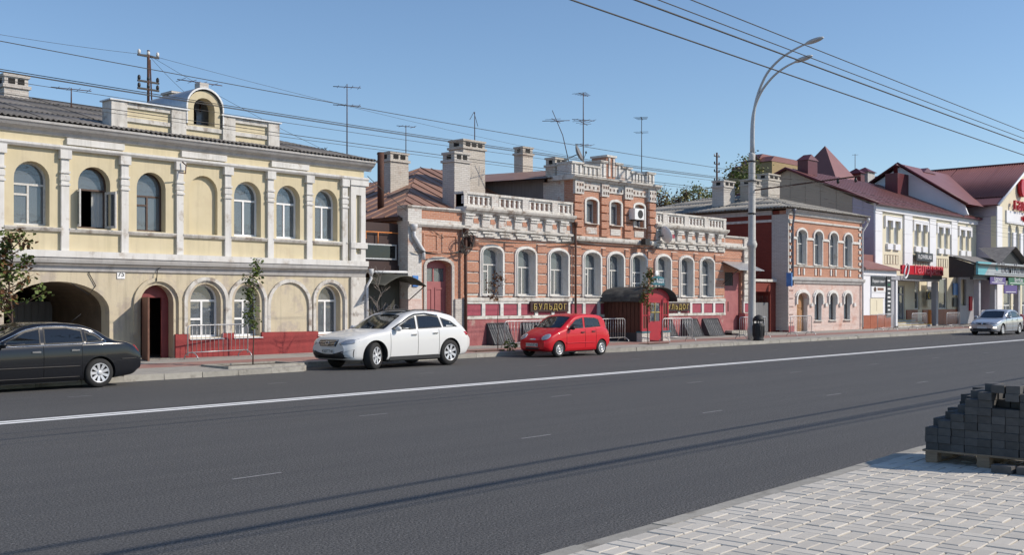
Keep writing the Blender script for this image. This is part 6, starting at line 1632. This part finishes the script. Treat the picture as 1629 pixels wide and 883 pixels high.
# --- dark saloon, only its rear half in view
def saloon_extra(t, C_, S, paint):
    for sgn in (1, -1):
        C_.patch([(sgn*.42, .66), (sgn*.74, .64), (sgn*.80, .72), (sgn*.70, .77), (sgn*.44, .73)], 'headlight', 'lamp_clear', t, .012)
        C_.patch([(sgn*.48, .80), (sgn*.72, .78), (sgn*.72, .92), (sgn*.50, .93)], 'tail_lamp', 'tail_red', t, .012, False)
        q = MB(); q.tube([(x, sgn*(C_.side_y(x, .50)+.004), .50) for x in [1.0-.1*i for i in range(20)]], .014, 5); q.build('side_moulding', S.get('trim', 'dark_metal'), t)
        q = MB(); q.tube([(x, sgn*(C_.side_y(x, .27)+.004), .27) for x in [1.0-.1*i for i in range(20)]], .010, 5); q.build('sill_moulding', S.get('trim', 'dark_metal'), t)
        q = MB(); pts = []
        for i in range(41):
            a, b = S['arcline'][min(int(i/40*(len(S['arcline'])-1)), len(S['arcline'])-2):][:2]; f = i/40*(len(S['arcline'])-1)-min(int(i/40*(len(S['arcline'])-1)), len(S['arcline'])-2)
            x, z = a[0]+(b[0]-a[0])*f, a[1]+(b[1]-a[1])*f; pts.append((x, sgn*(C_.side_y(x, z)+.006), z))
        q.tube(pts, .010, 5); q.build('window_trim', 'chrome', t)
        q = MB(); bl = S['bumper_z']; q.tube([(x, sgn*(C_.side_y(x, bl)+.003), bl) for x in [-1.86-.05*i for i in range(9)]], .012, 5); q.build('bumper_strip', 'dark_metal', t)
    C_.patch([(-.40, .70), (-.40, .60), (.40, .60), (.40, .70)], 'grille', 'black_panel', t, .005)
    C_.patch([(-.60, .40), (-.64, .29), (.64, .29), (.60, .40)], 'intake', 'black_panel', t, .005)
    C_.patch([(.055*math.cos(a), .65+.055*math.sin(a)) for a in [2*PI*i/10 for i in range(10)]], 'badge', 'chrome', t, .012)
    MB().box(-.9, .95, -.8, .8, .16, .26).build('underbody', 'black_plastic', t)
    MB().tube([(-1.15, -.1, 1.44), (-1.38, -.1, 1.62)], .006, 5).build('aerial', 'black_plastic', t)
SALOON = dict(W=1.78, xf=2.40, xr=-2.40, tumble=.33, wr=.325, rim=.215, tw=.215, gap=.045, wheels=(1.46, -1.36),
    top=[(2.40, .60), (2.35, .72), (2.1, .79), (1.6, .90), (1.08, .97), (1.0, 1.0), (.28, 1.38), (.0, 1.45), (-.5, 1.465), (-1.0, 1.42), (-1.45, 1.24), (-1.75, 1.07), (-1.85, 1.035), (-2.15, 1.01), (-2.30, .97), (-2.38, .78), (-2.40, .6)],
    belt=[(2.40, .54), (2.1, .70), (1.6, .84), (1.0, .92), (0, .95), (-1.2, .975), (-2.0, .98), (-2.4, .74)],
    low=[(2.40, .32), (2.25, .20), (1.5, .17), (-1.6, .18), (-2.2, .25), (-2.40, .38)],
    plan=[(2.40, .68), (2.32, .82), (2.12, .92), (1.7, .985), (1.3, 1), (-1.4, 1), (-1.9, .965), (-2.2, .91), (-2.40, .80)],
    doors=[.92, -.12, -.96], side_windows=[[(.84, .965), (.25, 1.27), (-.08, 1.34), (-.08, .98)], [(-.15, .98), (-.15, 1.345), (-.65, 1.345), (-.98, 1.28), (-1.02, .995)], [(-1.07, .995), (-1.03, 1.26), (-1.3, 1.155), (-1.46, 1.02)]],
    screens=[[(1.04, -.66), (1.12, -.25), (1.12, .25), (1.04, .66), (.34, .54), (.30, 0), (.34, -.54)], [(-1.10, -.52), (-1.06, 0), (-1.10, .52), (-1.70, .60), (-1.76, 0), (-1.70, -.60)]],
    arcline=[(.95, .955), (.25, 1.30), (-.1, 1.365), (-.6, 1.372), (-1.0, 1.305), (-1.3, 1.185), (-1.55, 1.0), (-1.0, .985), (-.1, .965), (.95, .945)], bumper_z=.62, seal='rubber_seal',
    glass=['car_glass_dark', 'car_glass_dark', 'car_glass_dark'], rimmat='rim_silver', spokes=9, spw=(.02, .036), dash=.9, seats=(-.05, -.95), seatmat='seat_cloth', mirror=(.78, .98), handle='chrome', plate=(2.41, .44, ''), extra=saloon_extra)
make_car('parked_car', 'glossy black saloon parked before the arched passage of the yellow house', SALOON, (9.69, 23.61, 0), PI+.0, 'paint_black')
S2 = dict(SALOON); S2.update(glass=['car_glass_dark', 'car_glass_dark', 'car_glass_dark'], spokes=8, W=1.70, trim='paint_silver')
def polo_extra(t, C_, S, paint):
    saloon_extra(t, C_, S, paint)
    for sgn in (1, -1):
        C_.patch([(sgn*.60, .40), (sgn*.74, .40), (sgn*.74, .47), (sgn*.60, .47)], 'fog_lamp', 'fog_lit', t, .012)
m_, nt_, b_ = base_mat('fog_lit', .3)
b_.inputs['Base Color'].default_value = (.9, .85, .75, 1); b_.inputs['Emission Color'].default_value = (1, .85, .65, 1); b_.inputs['Emission Strength'].default_value = 3.0
S2['extra'] = polo_extra
make_car('driving_car', 'silver saloon with lit fog lamps driving along the far lane', S2, (64.5, 21.7, 0), PI, 'paint_silver')
S3 = dict(SALOON); S3.update(W=1.72)
make_car('driving_car', 'pinkish red saloon following behind the silver saloon', S3, (74.4, 22.3, 0), PI, 'paint_pink')

# ------------------------------------------------------------------ street lamp, bin, barriers
LX, LY = 43.3, 25.35
lp = thing('street_lamp', 'tall grey double-armed street lamp on a concrete pole at the kerb', 'street lamp', (LX, LY, .14))
q = MB(); q.lathe([(.20, 0), (.20, .5), (.17, .6), (.165, 4.2), (.22, 4.28), (.24, 4.4), (.19, 4.52), (.17, 4.6), (.15, 8.4), (.16, 8.5), (.10, 8.6)], 16, Matrix.Translation((LX, LY, .14))); q.build('pole', 'lamp_concrete', lp)
for k, (pts, tip) in enumerate(((((25.29, 8.6), (25.29, 10.5), (25.05, 11.4), (24.6, 12.3), (23.9, 12.85), (23.2, 13.14), (22.6, 13.3)), (21.9, 13.42)), (((25.37, 8.6), (25.36, 10.2), (25.15, 11.0), (24.8, 11.6), (24.2, 12.15), (23.6, 12.45), (23.1, 12.58)), (22.45, 12.7)))):
    sm = []
    for i in range(len(pts)-1):
        for u in range(4): sm.append(Vector((LX, pts[i][0]+(pts[i+1][0]-pts[i][0])*u/4, pts[i][1]+(pts[i+1][1]-pts[i][1])*u/4)))
    sm.append(Vector((LX, *pts[-1])))
    for _ in range(3): sm = [sm[0]] + [(sm[i-1]+sm[i]*2+sm[i+1])/4 for i in range(1, len(sm)-1)] + [sm[-1]]
    q = MB(); q.tube(sm, [.075-.035*i/(len(sm)-1) for i in range(len(sm))], 10); arm = q.build('arm', 'lamp_steel', lp)
    c = (Vector((LX, *pts[-1]))+Vector((LX, *tip)))/2
    ang = math.atan2(tip[1]-pts[-1][1], -(tip[0]-pts[-1][0]))
    q = MB(); q.ball(c, .17, .46, .10, 14, 8, Matrix.Rotation(-ang, 3, 'X')); hd = q.build('lamp_head', 'lamp_steel', arm)
for z in (5.9, 7.4, 8.3): MB().lathe([(.19, 0), (.19, .07)], 12, Matrix.Translation((LX, LY, z))).build('band', 'dark_metal', lp)
q = MB(); q.tube([(LX, LY, 7.0), (LX, LY-5.2, 7.25)], .035, 6); q.tube([(LX, LY, 7.6), (LX, LY-3.4, 7.2)], .008, 5); q.build('span_bracket', 'rusty_metal', lp)
for y in (LY-4.2, LY-5.0): MB().lathe([(.05, 0), (.07, .08), (.04, .2)], 8, Matrix.Translation((LX, y, 7.0))).build('insulator', 'dark_metal', lp)
bn = thing('litter_bin', 'black cast litter bin with domed top standing before the street lamp', 'litter bin', (42.85, 24.75, .14))
q = MB(); q.lathe([(.24, 0), (.25, .05), (.22, .10), (.25, .2), (.27, .62), (.28, .68), (.25, .72), (.255, .78)], 16, Matrix.Translation((42.85, 24.75, .14))); q.build('body', 'black_plastic', bn)
q = MB(); q.lathe([(.27, .88), (.25, 1.0), (.17, 1.1), (.05, 1.16), (.001, 1.17)], 16, Matrix.Translation((42.85, 24.75, .14))); q.build('dome', 'black_plastic', bn)
for a in (.8, 2.4, 3.9, 5.5): MB().box(42.85+.22*math.cos(a)-.02, 42.85+.22*math.cos(a)+.02, 24.75+.22*math.sin(a)-.02, 24.75+.22*math.sin(a)+.02, .9, 1.04).build('dome_post', 'black_plastic', bn)
for k in range(8):
    a = 2*PI*k/8; MB().tube([(42.85+.262*math.cos(a), 24.75+.262*math.sin(a), .36), (42.85+.278*math.cos(a), 24.75+.278*math.sin(a), .8)], .014, 5).build('rib', 'black_plastic', bn)
def barrier(x0, y0, x1, y1, label, z=.16, h=1.02, panel=False):
    L = math.hypot(x1-x0, y1-y0)
    b = thing('barrier', label, 'barrier', (x0, y0, z), 'crowd barriers along the sidewalk', math.atan2(y1-y0, x1-x0), True)
    r = .1
    pts = [(0, 0, .12), (0, 0, h-r), (.03, 0, h-.03), (r, 0, h), (L-r, 0, h), (L-.03, 0, h-.03), (L, 0, h-r), (L, 0, .12)]
    q = MB(); q.tube(pts, .019, 7); q.build('frame', 'galvanized', b)
    q = MB(); q.tube([(0, 0, .22), (L, 0, .22)], .016, 6); q.build('rail', 'galvanized', b)
    n = int(L/.16)
    for k in range(1, n):
        q = MB(); q.tube([(L*k/n, 0, .22), (L*k/n, 0, h)], .0085, 5); q.build('bar', 'galvanized', b)
    for xx in (.12, L-.12):
        q = MB(); q.tube([(xx, .30*math.cos(PI*i/10), .02+.20*math.sin(PI*i/10)) for i in range(11)], .016, 6); q.build('foot', 'galvanized', b)
    if panel: MB().box(.05, L-.05, -.01, .01, .25, h-.05).build('panel', 'grey_panel', b)
barrier(16.45, 28.35, 18.75, 28.75, 'galvanized barrier before the red plinth of the yellow house', .18)
barrier(28.3, 26.75, 30.7, 26.75, 'galvanized barrier standing behind the red hatchback')
barrier(34.4, 27.5, 36.6, 27.55, 'galvanized barrier beside the brown side wall of the porch')
barrier(37.45, 26.2, 39.4, 26.0, 'galvanized barrier in front of the red porch door')
barrier(42.9, 25.75, 45.3, 25.75, 'galvanized barrier right behind the litter bin')
barrier(48.3, 26.1, 50.3, 26.0, 'galvanized barrier before the wooden door of the corner house')
for k, (x, lb) in enumerate(((59.4, 'galvanized barrier before the tiled base of the shop'), (64.3, 'galvanized barrier before the gallery steps'), (69.8, 'galvanized barrier between gallery steps and portico'))):
    barrier(x, 26.6, x+2.1, 26.55, lb)
barrier(74.3, 26.0, 76.2, 25.9, 'barrier filled with a grey panel at the portico', .16, 1.15, True)

# ------------------------------------------------------------------ young trees
def leaf_cloud(mb, c, n, rr, ls, rnd):
    for _ in range(n):
        p = Vector(c)+Vector((rnd.gauss(0, rr[0]), rnd.gauss(0, rr[1]), rnd.gauss(0, rr[2])))
        a = Vector((rnd.uniform(-1, 1), rnd.uniform(-1, 1), rnd.uniform(-.8, .3))).normalized(); b = a.cross(Vector((rnd.uniform(-1, 1), rnd.uniform(-1, 1), 1))).normalized()
        l = ls*rnd.uniform(.6, 1.25); w = l*.42; u = a.cross(b)*l*.12
        o = len(mb.v); mb.v += [tuple(p), tuple(p+a*l*.5+b*w+u), tuple(p+a*l), tuple(p+a*l*.5-b*w+u)]; mb.face((o, o+1, o+2)); mb.face((o, o+2, o+3))
def sapling(name, label, x, y, h, z0, spread, leafn, ls, mats, seed, r0=.022, nb=14, low=.35, up=.7, group='young street trees', extra=()):
    rnd = random.Random(seed)
    t = thing(name, label, 'tree', (x, y, z0), group, 0, True)
    tr = MB(); pts = []; wob = [rnd.uniform(-.03, .03) for _ in range(9)]
    for i in range(9): pts.append((wob[i]*i/3, wob[8-i]*i/3, h*i/8))
    tr.tube(pts, [r0*(1-.8*i/8) for i in range(9)], 7); tr.build('trunk', mats[0], t)
    lv = [MB() for _ in mats[1:]]; brm = MB()
    for k in range(nb):
        f = low+(1-low)*(k+.5)/nb; i = int(f*8); b0 = Vector(pts[i]).lerp(Vector(pts[min(i+1, 8)]), f*8-i)
        a = rnd.uniform(0, 2*PI); L = spread*(1.15-f*.6)*rnd.uniform(.5, 1.1)
        d = Vector((math.cos(a), math.sin(a), up*rnd.uniform(.6, 1.4))).normalized()
        e = b0+d*L; mid = b0.lerp(e, .5)+Vector((0, 0, -.03))
        brm.tube([b0, mid, e], [r0*.4, r0*.28, r0*.12], 5)
        for q in range(2):
            d2 = (d+Vector((rnd.uniform(-.8, .8), rnd.uniform(-.8, .8), rnd.uniform(-.2, .8)))).normalized(); e2 = mid+d2*L*.5; brm.tube([mid, e2], [r0*.22, r0*.08], 4)
            if lv: leaf_cloud(rnd.choice(lv), e2, int(leafn*.3), (.06, .06, .06), ls, rnd)
        if lv:
            for q in range(3): leaf_cloud(rnd.choice(lv), b0.lerp(e, .4+.3*q), int(leafn*.3), (.07, .07, .06), ls, rnd)
    for c in extra: leaf_cloud(lv[0], c, leafn*2, (.12, .12, .12), ls, rnd)
    brm.build('branch', mats[0], t)['kind'] = 'stuff'
    for m_, mt in zip(lv, mats[1:]):
        if m_.v: m_.build('crown', mt, t)['kind'] = 'stuff'
    return t
sapling('young_tree', 'leafy young tree with browning leaves before the arched passage', 10.45, 26.0, 3.2, .15, .95, 26, .12, ['bark', 'leaf_green', 'leaf_autumn', 'leaf_green'], 3, .04, 34, .38, .8)
sapling('young_tree', 'slender green sapling in the stone-edged tree pit', 16.5, 25.05, 2.75, .15, .38, 17, .10, ['bark', 'leaf_green', 'leaf_green'], 5, .02, 20, .33, 1.2)
sapling('young_tree', 'bare leafless sapling before the dark olive gate', 22.3, 26.7, 2.7, .17, .8, 0, .08, ['pale_bark'], 8, .022, 22, .4, .9)
sapling('young_tree', 'thin sapling with a few rusty leaves before the brick house windows', 28.3, 27.1, 2.7, .17, .6, 8, .11, ['bark', 'leaf_autumn'], 12, .018, 14, .62, .5)
sapling('young_tree', 'sapling with green and rusty leaves before the porch', 36.6, 26.35, 3.0, .16, .5, 20, .105, ['bark', 'leaf_green', 'leaf_autumn', 'leaf_green'], 15, .02, 18, .45, .9)
wd = thing('weed', 'tuft of bright green weeds at the edge of the parking bay', 'plant', (27.7, 25.95, .15), None, 0, True)
q = MB(); rn = random.Random(4); leaf_cloud(q, (0, 0, .2), 90, (.12, .12, .13), .12, rn); q.build('leaves', 'leaf_green', wd)
MB().tube([(0, 0, 0), (.03, 0, .35)], .01, 5).build('stem', 'bark', wd)
tp = thing('tree_pit', 'low stone edging of the tree pit round the slender sapling', 'tree pit', (16.6, 25.0, .14))
for a in ((15.3, 17.7, 24.35, 24.5), (15.3, 17.7, 25.55, 25.7)): MB().box(*a, .12, .21).build('edging', 'kerb_stone', tp)
for a in ((15.3, 15.42, 24.5, 25.55), (17.58, 17.7, 24.5, 25.55)): MB().box(*a, .12, .205).build('edging', 'kerb_stone', tp)
MB().box(15.42, 17.58, 24.5, 25.55, .12, .165).build('soil', 'soil', tp)
for x, y, lb in ((26.4, 26.3, 'dark soil strip of a tree pit beside the bright green weeds'), (35.6, 25.6, 'dark tree pit slot before the porch')):
    t = thing('tree_pit', lb, 'tree pit', (x, y, .15)); MB().box(x, x+1.3, y, y+.5, .13, .168).build('soil', 'soil', t); MB().box(x-.06, x+1.36, y-.06, y, .13, .19).build('edging', 'brown_wood', t)
def bush(name, label, x, y, z0, z1, rx, ry, n, ls, mats, seed):
    rnd = random.Random(seed); t = thing(name, label, 'tree', (x, y, 0), None, 0, True)
    MB().tube([(0, 0, 0), (.1, 0, z0+(z1-z0)*.6)], [.16, .06], 7).build('trunk', 'bark', t)
    lv = [MB() for _ in mats]; tw = MB()
    for k in range(n):
        a, b = rnd.uniform(0, 2*PI), rnd.random()**.5
        c = Vector((rx*b*math.cos(a), ry*b*math.sin(a), z0+(z1-z0)*rnd.random()**.8*(1-.45*b)))
        leaf_cloud(rnd.choice(lv), c, 30, (.30, .30, .26), ls, rnd)
        if k % 3 == 0: tw.tube([(c.x*.4, c.y*.4, z0+.2), tuple(c), tuple(c+Vector((rnd.uniform(-.3, .3), 0, .7)))], [.05, .02, .008], 4)
    tw.build('limbs', 'bark', t)['kind'] = 'stuff'
    for m_, mt in zip(lv, mats): m_.build('crown', mt, t)['kind'] = 'stuff'
bush('tree', 'dark green tree rising behind the corner house chimneys', 74.3, 44, 8, 14.2, 1.8, 1.8, 130, .22, ['leaf_green', 'leaf_green', 'leaf_yellow'], 2)
for k, (x, z1) in enumerate(((84.2, 12.2), (88.4, 11.9), (92.0, 13.0), (95.4, 12.8), (98.6, 12.3))):
    bush('tree', ['sparse grey-green treetop beside the brick gable', 'thin brownish treetop beyond the rear shed', 'bushy yellow-green treetop beyond the rear shed', 'yellow autumn treetop beside the lattice mast', 'low yellow treetop right of the lattice mast'][k], x, 60, 10.2, z1+1.6, 1.9, 1.6, 40 if k < 2 else 80, .22, ['leaf_yellow', 'leaf_green'] if k > 1 else ['bark', 'leaf_yellow'], 20+k)

# ------------------------------------------------------------------ aerials and masts on the roofs
def aerial(name, label, x, y, z0, z1, bars, lean=(0, 0), r=.025, mat='rusty_metal', cat='antenna'):
    t = thing(name, label, cat, (x, y, z0))
    top = Vector((x+lean[0], y+lean[1], z1))
    q = MB(); q.tube([(x, y, z0-.4), Vector((x, y, z0)).lerp(top, .5)+Vector((-.06*lean[0], 0, .05 if lean[0] else 0)), top], [r, r*.8, r*.6], 6); q.build('mast', mat, t)
    for f, L, ang, nn in bars:
        c = Vector((x, y, z0)).lerp(top, f); d = Vector((math.cos(ang), math.sin(ang), 0))
        q = MB(); q.tube([c-d*L/2, c+d*L/2], .014, 5); b = q.build('boom', mat, t)
        for k in range(nn):
            e = c-d*L/2+d*L*(k+.3)/nn; w = Vector((-d.y, d.x, 0))*(.35-.04*k)
            q = MB(); q.tube([e-w, e+w], .008, 4); q.build('element', mat, b)
aerial('roof_antenna', 'tall twin aerial on the right end of the yellow house roof', 24.1, 30.6, 7.0, 9.75, [(.96, 1.0, 2.6, 4), (.72, 1.0, 2.6, 4)])
aerial('roof_antenna', 'small aerial on the left slope of the yellow house roof', 15.1, 33, 7.9, 8.62, [(.95, 1.2, 2.9, 4)])
aerial('roof_antenna', 'flat aerial above the arched dormer of the yellow house', 17.95, 30.2, 8.3, 8.85, [(.95, 1.5, -.1, 4)])
aerial('roof_antenna', 'drooping wire aerial on the widest white chimney', 33.4, 33.4, 8.95, 10.3, [])
t = thing('roof_antenna', 'pair of slanted aerial rods above the widest white chimney', 'antenna', (33.3, 33.4, 10.2))
for s_ in (-1, 1): MB().tube([(33.35, 33.4, 10.28), (33.35+s_*.75, 33.4+s_*.5, 9.8)], .012, 5).build('rod', 'dark_metal', t)
aerial('roof_antenna', 'bent leaning aerial left of the brick gable', 36.3, 30.3, 8.1, 10.2, [(.8, 1.2, .4, 2), (.8, 1.2, 2.2, 0)], (-1.25, 0), .022)
aerial('roof_antenna', 'tall aerial with many crossbars over the brick gable', 37.05, 30.2, 8.0, 11.25, [(.97, .9, .2, 5), (.62, 1.1, 2.7, 4), (.58, 1.3, .4, 3), (.28, .9, 2.9, 3)], (0, 0), .03)
aerial('roof_antenna', 'slim aerial with two crosspieces right of the brick gable', 41.85, 30.5, 7.0, 10.8, [(.98, .8, .5, 4), (.80, .7, .5, 2)], (0, 0), .028, 'dark_metal')
aerial('roof_antenna', 'small aerial behind the left white chimneys', 32.1, 36.5, 8.0, 9.9, [(.97, .9, 2.8, 3)])
aerial('roof_antenna', 'thin aerial above the distant roofs by the spire', 110.5, 52, 14, 18.0, [(.97, .6, .5, 2), (.2, 2.2, .5, 2)], (0, 0), .05)
def wire_mast(label, x, y, z0, z1, arms, r=.045):
    t = thing('wire_mast', label, 'mast', (x, y, z0))
    MB().tube([(x, y, z0-.5), (x, y, z1)], r, 7).build('post', 'rusty_metal', t)
    MB().tube([(x+.14, y, z0-.2), (x+.06, y, z1-.3)], r*.5, 6).build('strut', 'rusty_metal', t)
    for z in arms:
        MB().box(x-.38, x+.38, y-.03, y+.03, z-.03, z+.03).build('crossarm', 'dark_metal', t)
        for dx in (-.33, 0, .33): MB().lathe([(.03, 0), (.055, .04), (.05, .12), (.02, .16)], 8, Matrix.Translation((x+dx, y, z+.03))).build('insulator', 'insulator' if z == arms[0] else 'dark_metal', t)
wire_mast('black wire mast with white insulators on the yellow house roof', 17.7, 33, 8.3, 10.25, (10.05, 9.2, 8.95))
wire_mast('lattice-like mast with stacked insulators behind the brick house', 71.6, 45, 8.6, 13.5, (13.2, 12.6, 12.0, 11.3, 10.6), .07)

# ------------------------------------------------------------------ overhead wires
def wire(label, a, b, s, r=.011, name='overhead_wire', n=40):
    q = MB(); q.tube(sag(a, b, s, n), r, 5)
    return tag(q.build(name, 'cable'), label, 'wire')
# along the far kerb
FW = [(21.8, 7.35, 6.72, 'topmost single wire along the far side of the street'), (22.0, 6.62, 6.45, 'upper of the wires before the yellow house cornice'), (22.3, 6.72, 6.55, 'thin wire just under the topmost wire'), (22.0, 6.40, 6.35, 'third wire before the house cornices'), (22.6, 6.30, 6.12, 'wire passing before the white cornice band'), (22.0, 6.08, 5.95, 'lowest wire before the house cornices'), (23.0, 6.85, 6.6, 'faint wire crossing above the brick roof')]
for k, (y, za, zb, lb) in enumerate(FW):
    wire(lb, (-14, y, za+.35), (44.5, y+.3, zb+.42), .42, .006 if k % 2 else .009)
for k, (z0, z1) in enumerate(((7.2, 7.3), (7.0, 6.9), (6.75, 6.7), (6.4, 6.35), (6.2, 6.0))):
    wire(['upper wire from the street lamp towards the gallery', 'second wire from the street lamp towards the gallery', 'middle wire from the street lamp towards the gallery', 'fourth wire from the street lamp towards the gallery', 'lowest wire from the street lamp towards the gallery'][k], (43.3, 22.4-.2*k, z0), (102, 22.8-.2*k, z1+.2), .5, .007)
# trolley wires over the roadway
for k, (y0, y1, z, r_) in enumerate(((9.0, 9.75, 6.0, .012), (8.42, 9.0, 6.0, .013), (8.3, 8.9, 6.06, .008), (7.86, 8.45, 6.0, .008))):
    wire(['lowest overhead wire over the near lanes', 'thick middle overhead wire over the near lanes', 'thin wire beside the thick middle wire', 'uppermost overhead wire over the near lanes'][k], (-20, y0-.8, z), (75, y1+1.1, z), .12, r_, n=30)
for k, (x, y) in enumerate(((9.6, 22.0),)):
    pass
# wires behind the viewer on the near side, whose shadows lie on the roadway
for k, (y, z, r_) in enumerate(((1.0, 6.3, .030), (.42, 6.3, .022), (.28, 6.35, .028), (.02, 6.4, .016))):
    wire(['near-side overhead cable above the pavement edge', 'thin near-side overhead cable', 'thick near-side overhead cable', 'outermost near-side overhead cable'][k], (-40, y-1.0+.3*k, z+.3), (95, y+2.2-.45*k, z+.3), .4, r_, n=50)
# guy and drop wires from the yellow house mast
for k, (b, lb) in enumerate((((23.9, 29.4, 6.6), 'drop wire from the roof mast to the right end of the yellow house'), ((40, 33, 8.9), 'wire from the roof mast to the brick house chimney'), ((8, 33, 10.0), 'wire leading left from the roof mast'), ((19.6, 32, 8.2), 'guy wire of the roof mast'))):
    wire(lb, (17.7, 33, 10.1), b, .15, .006, n=16)
wire('drop wire from the brick house corner to the flue', (23.9, 29.2, 6.3), (27.6, 29.25, 4.3), .1, .012, n=12)
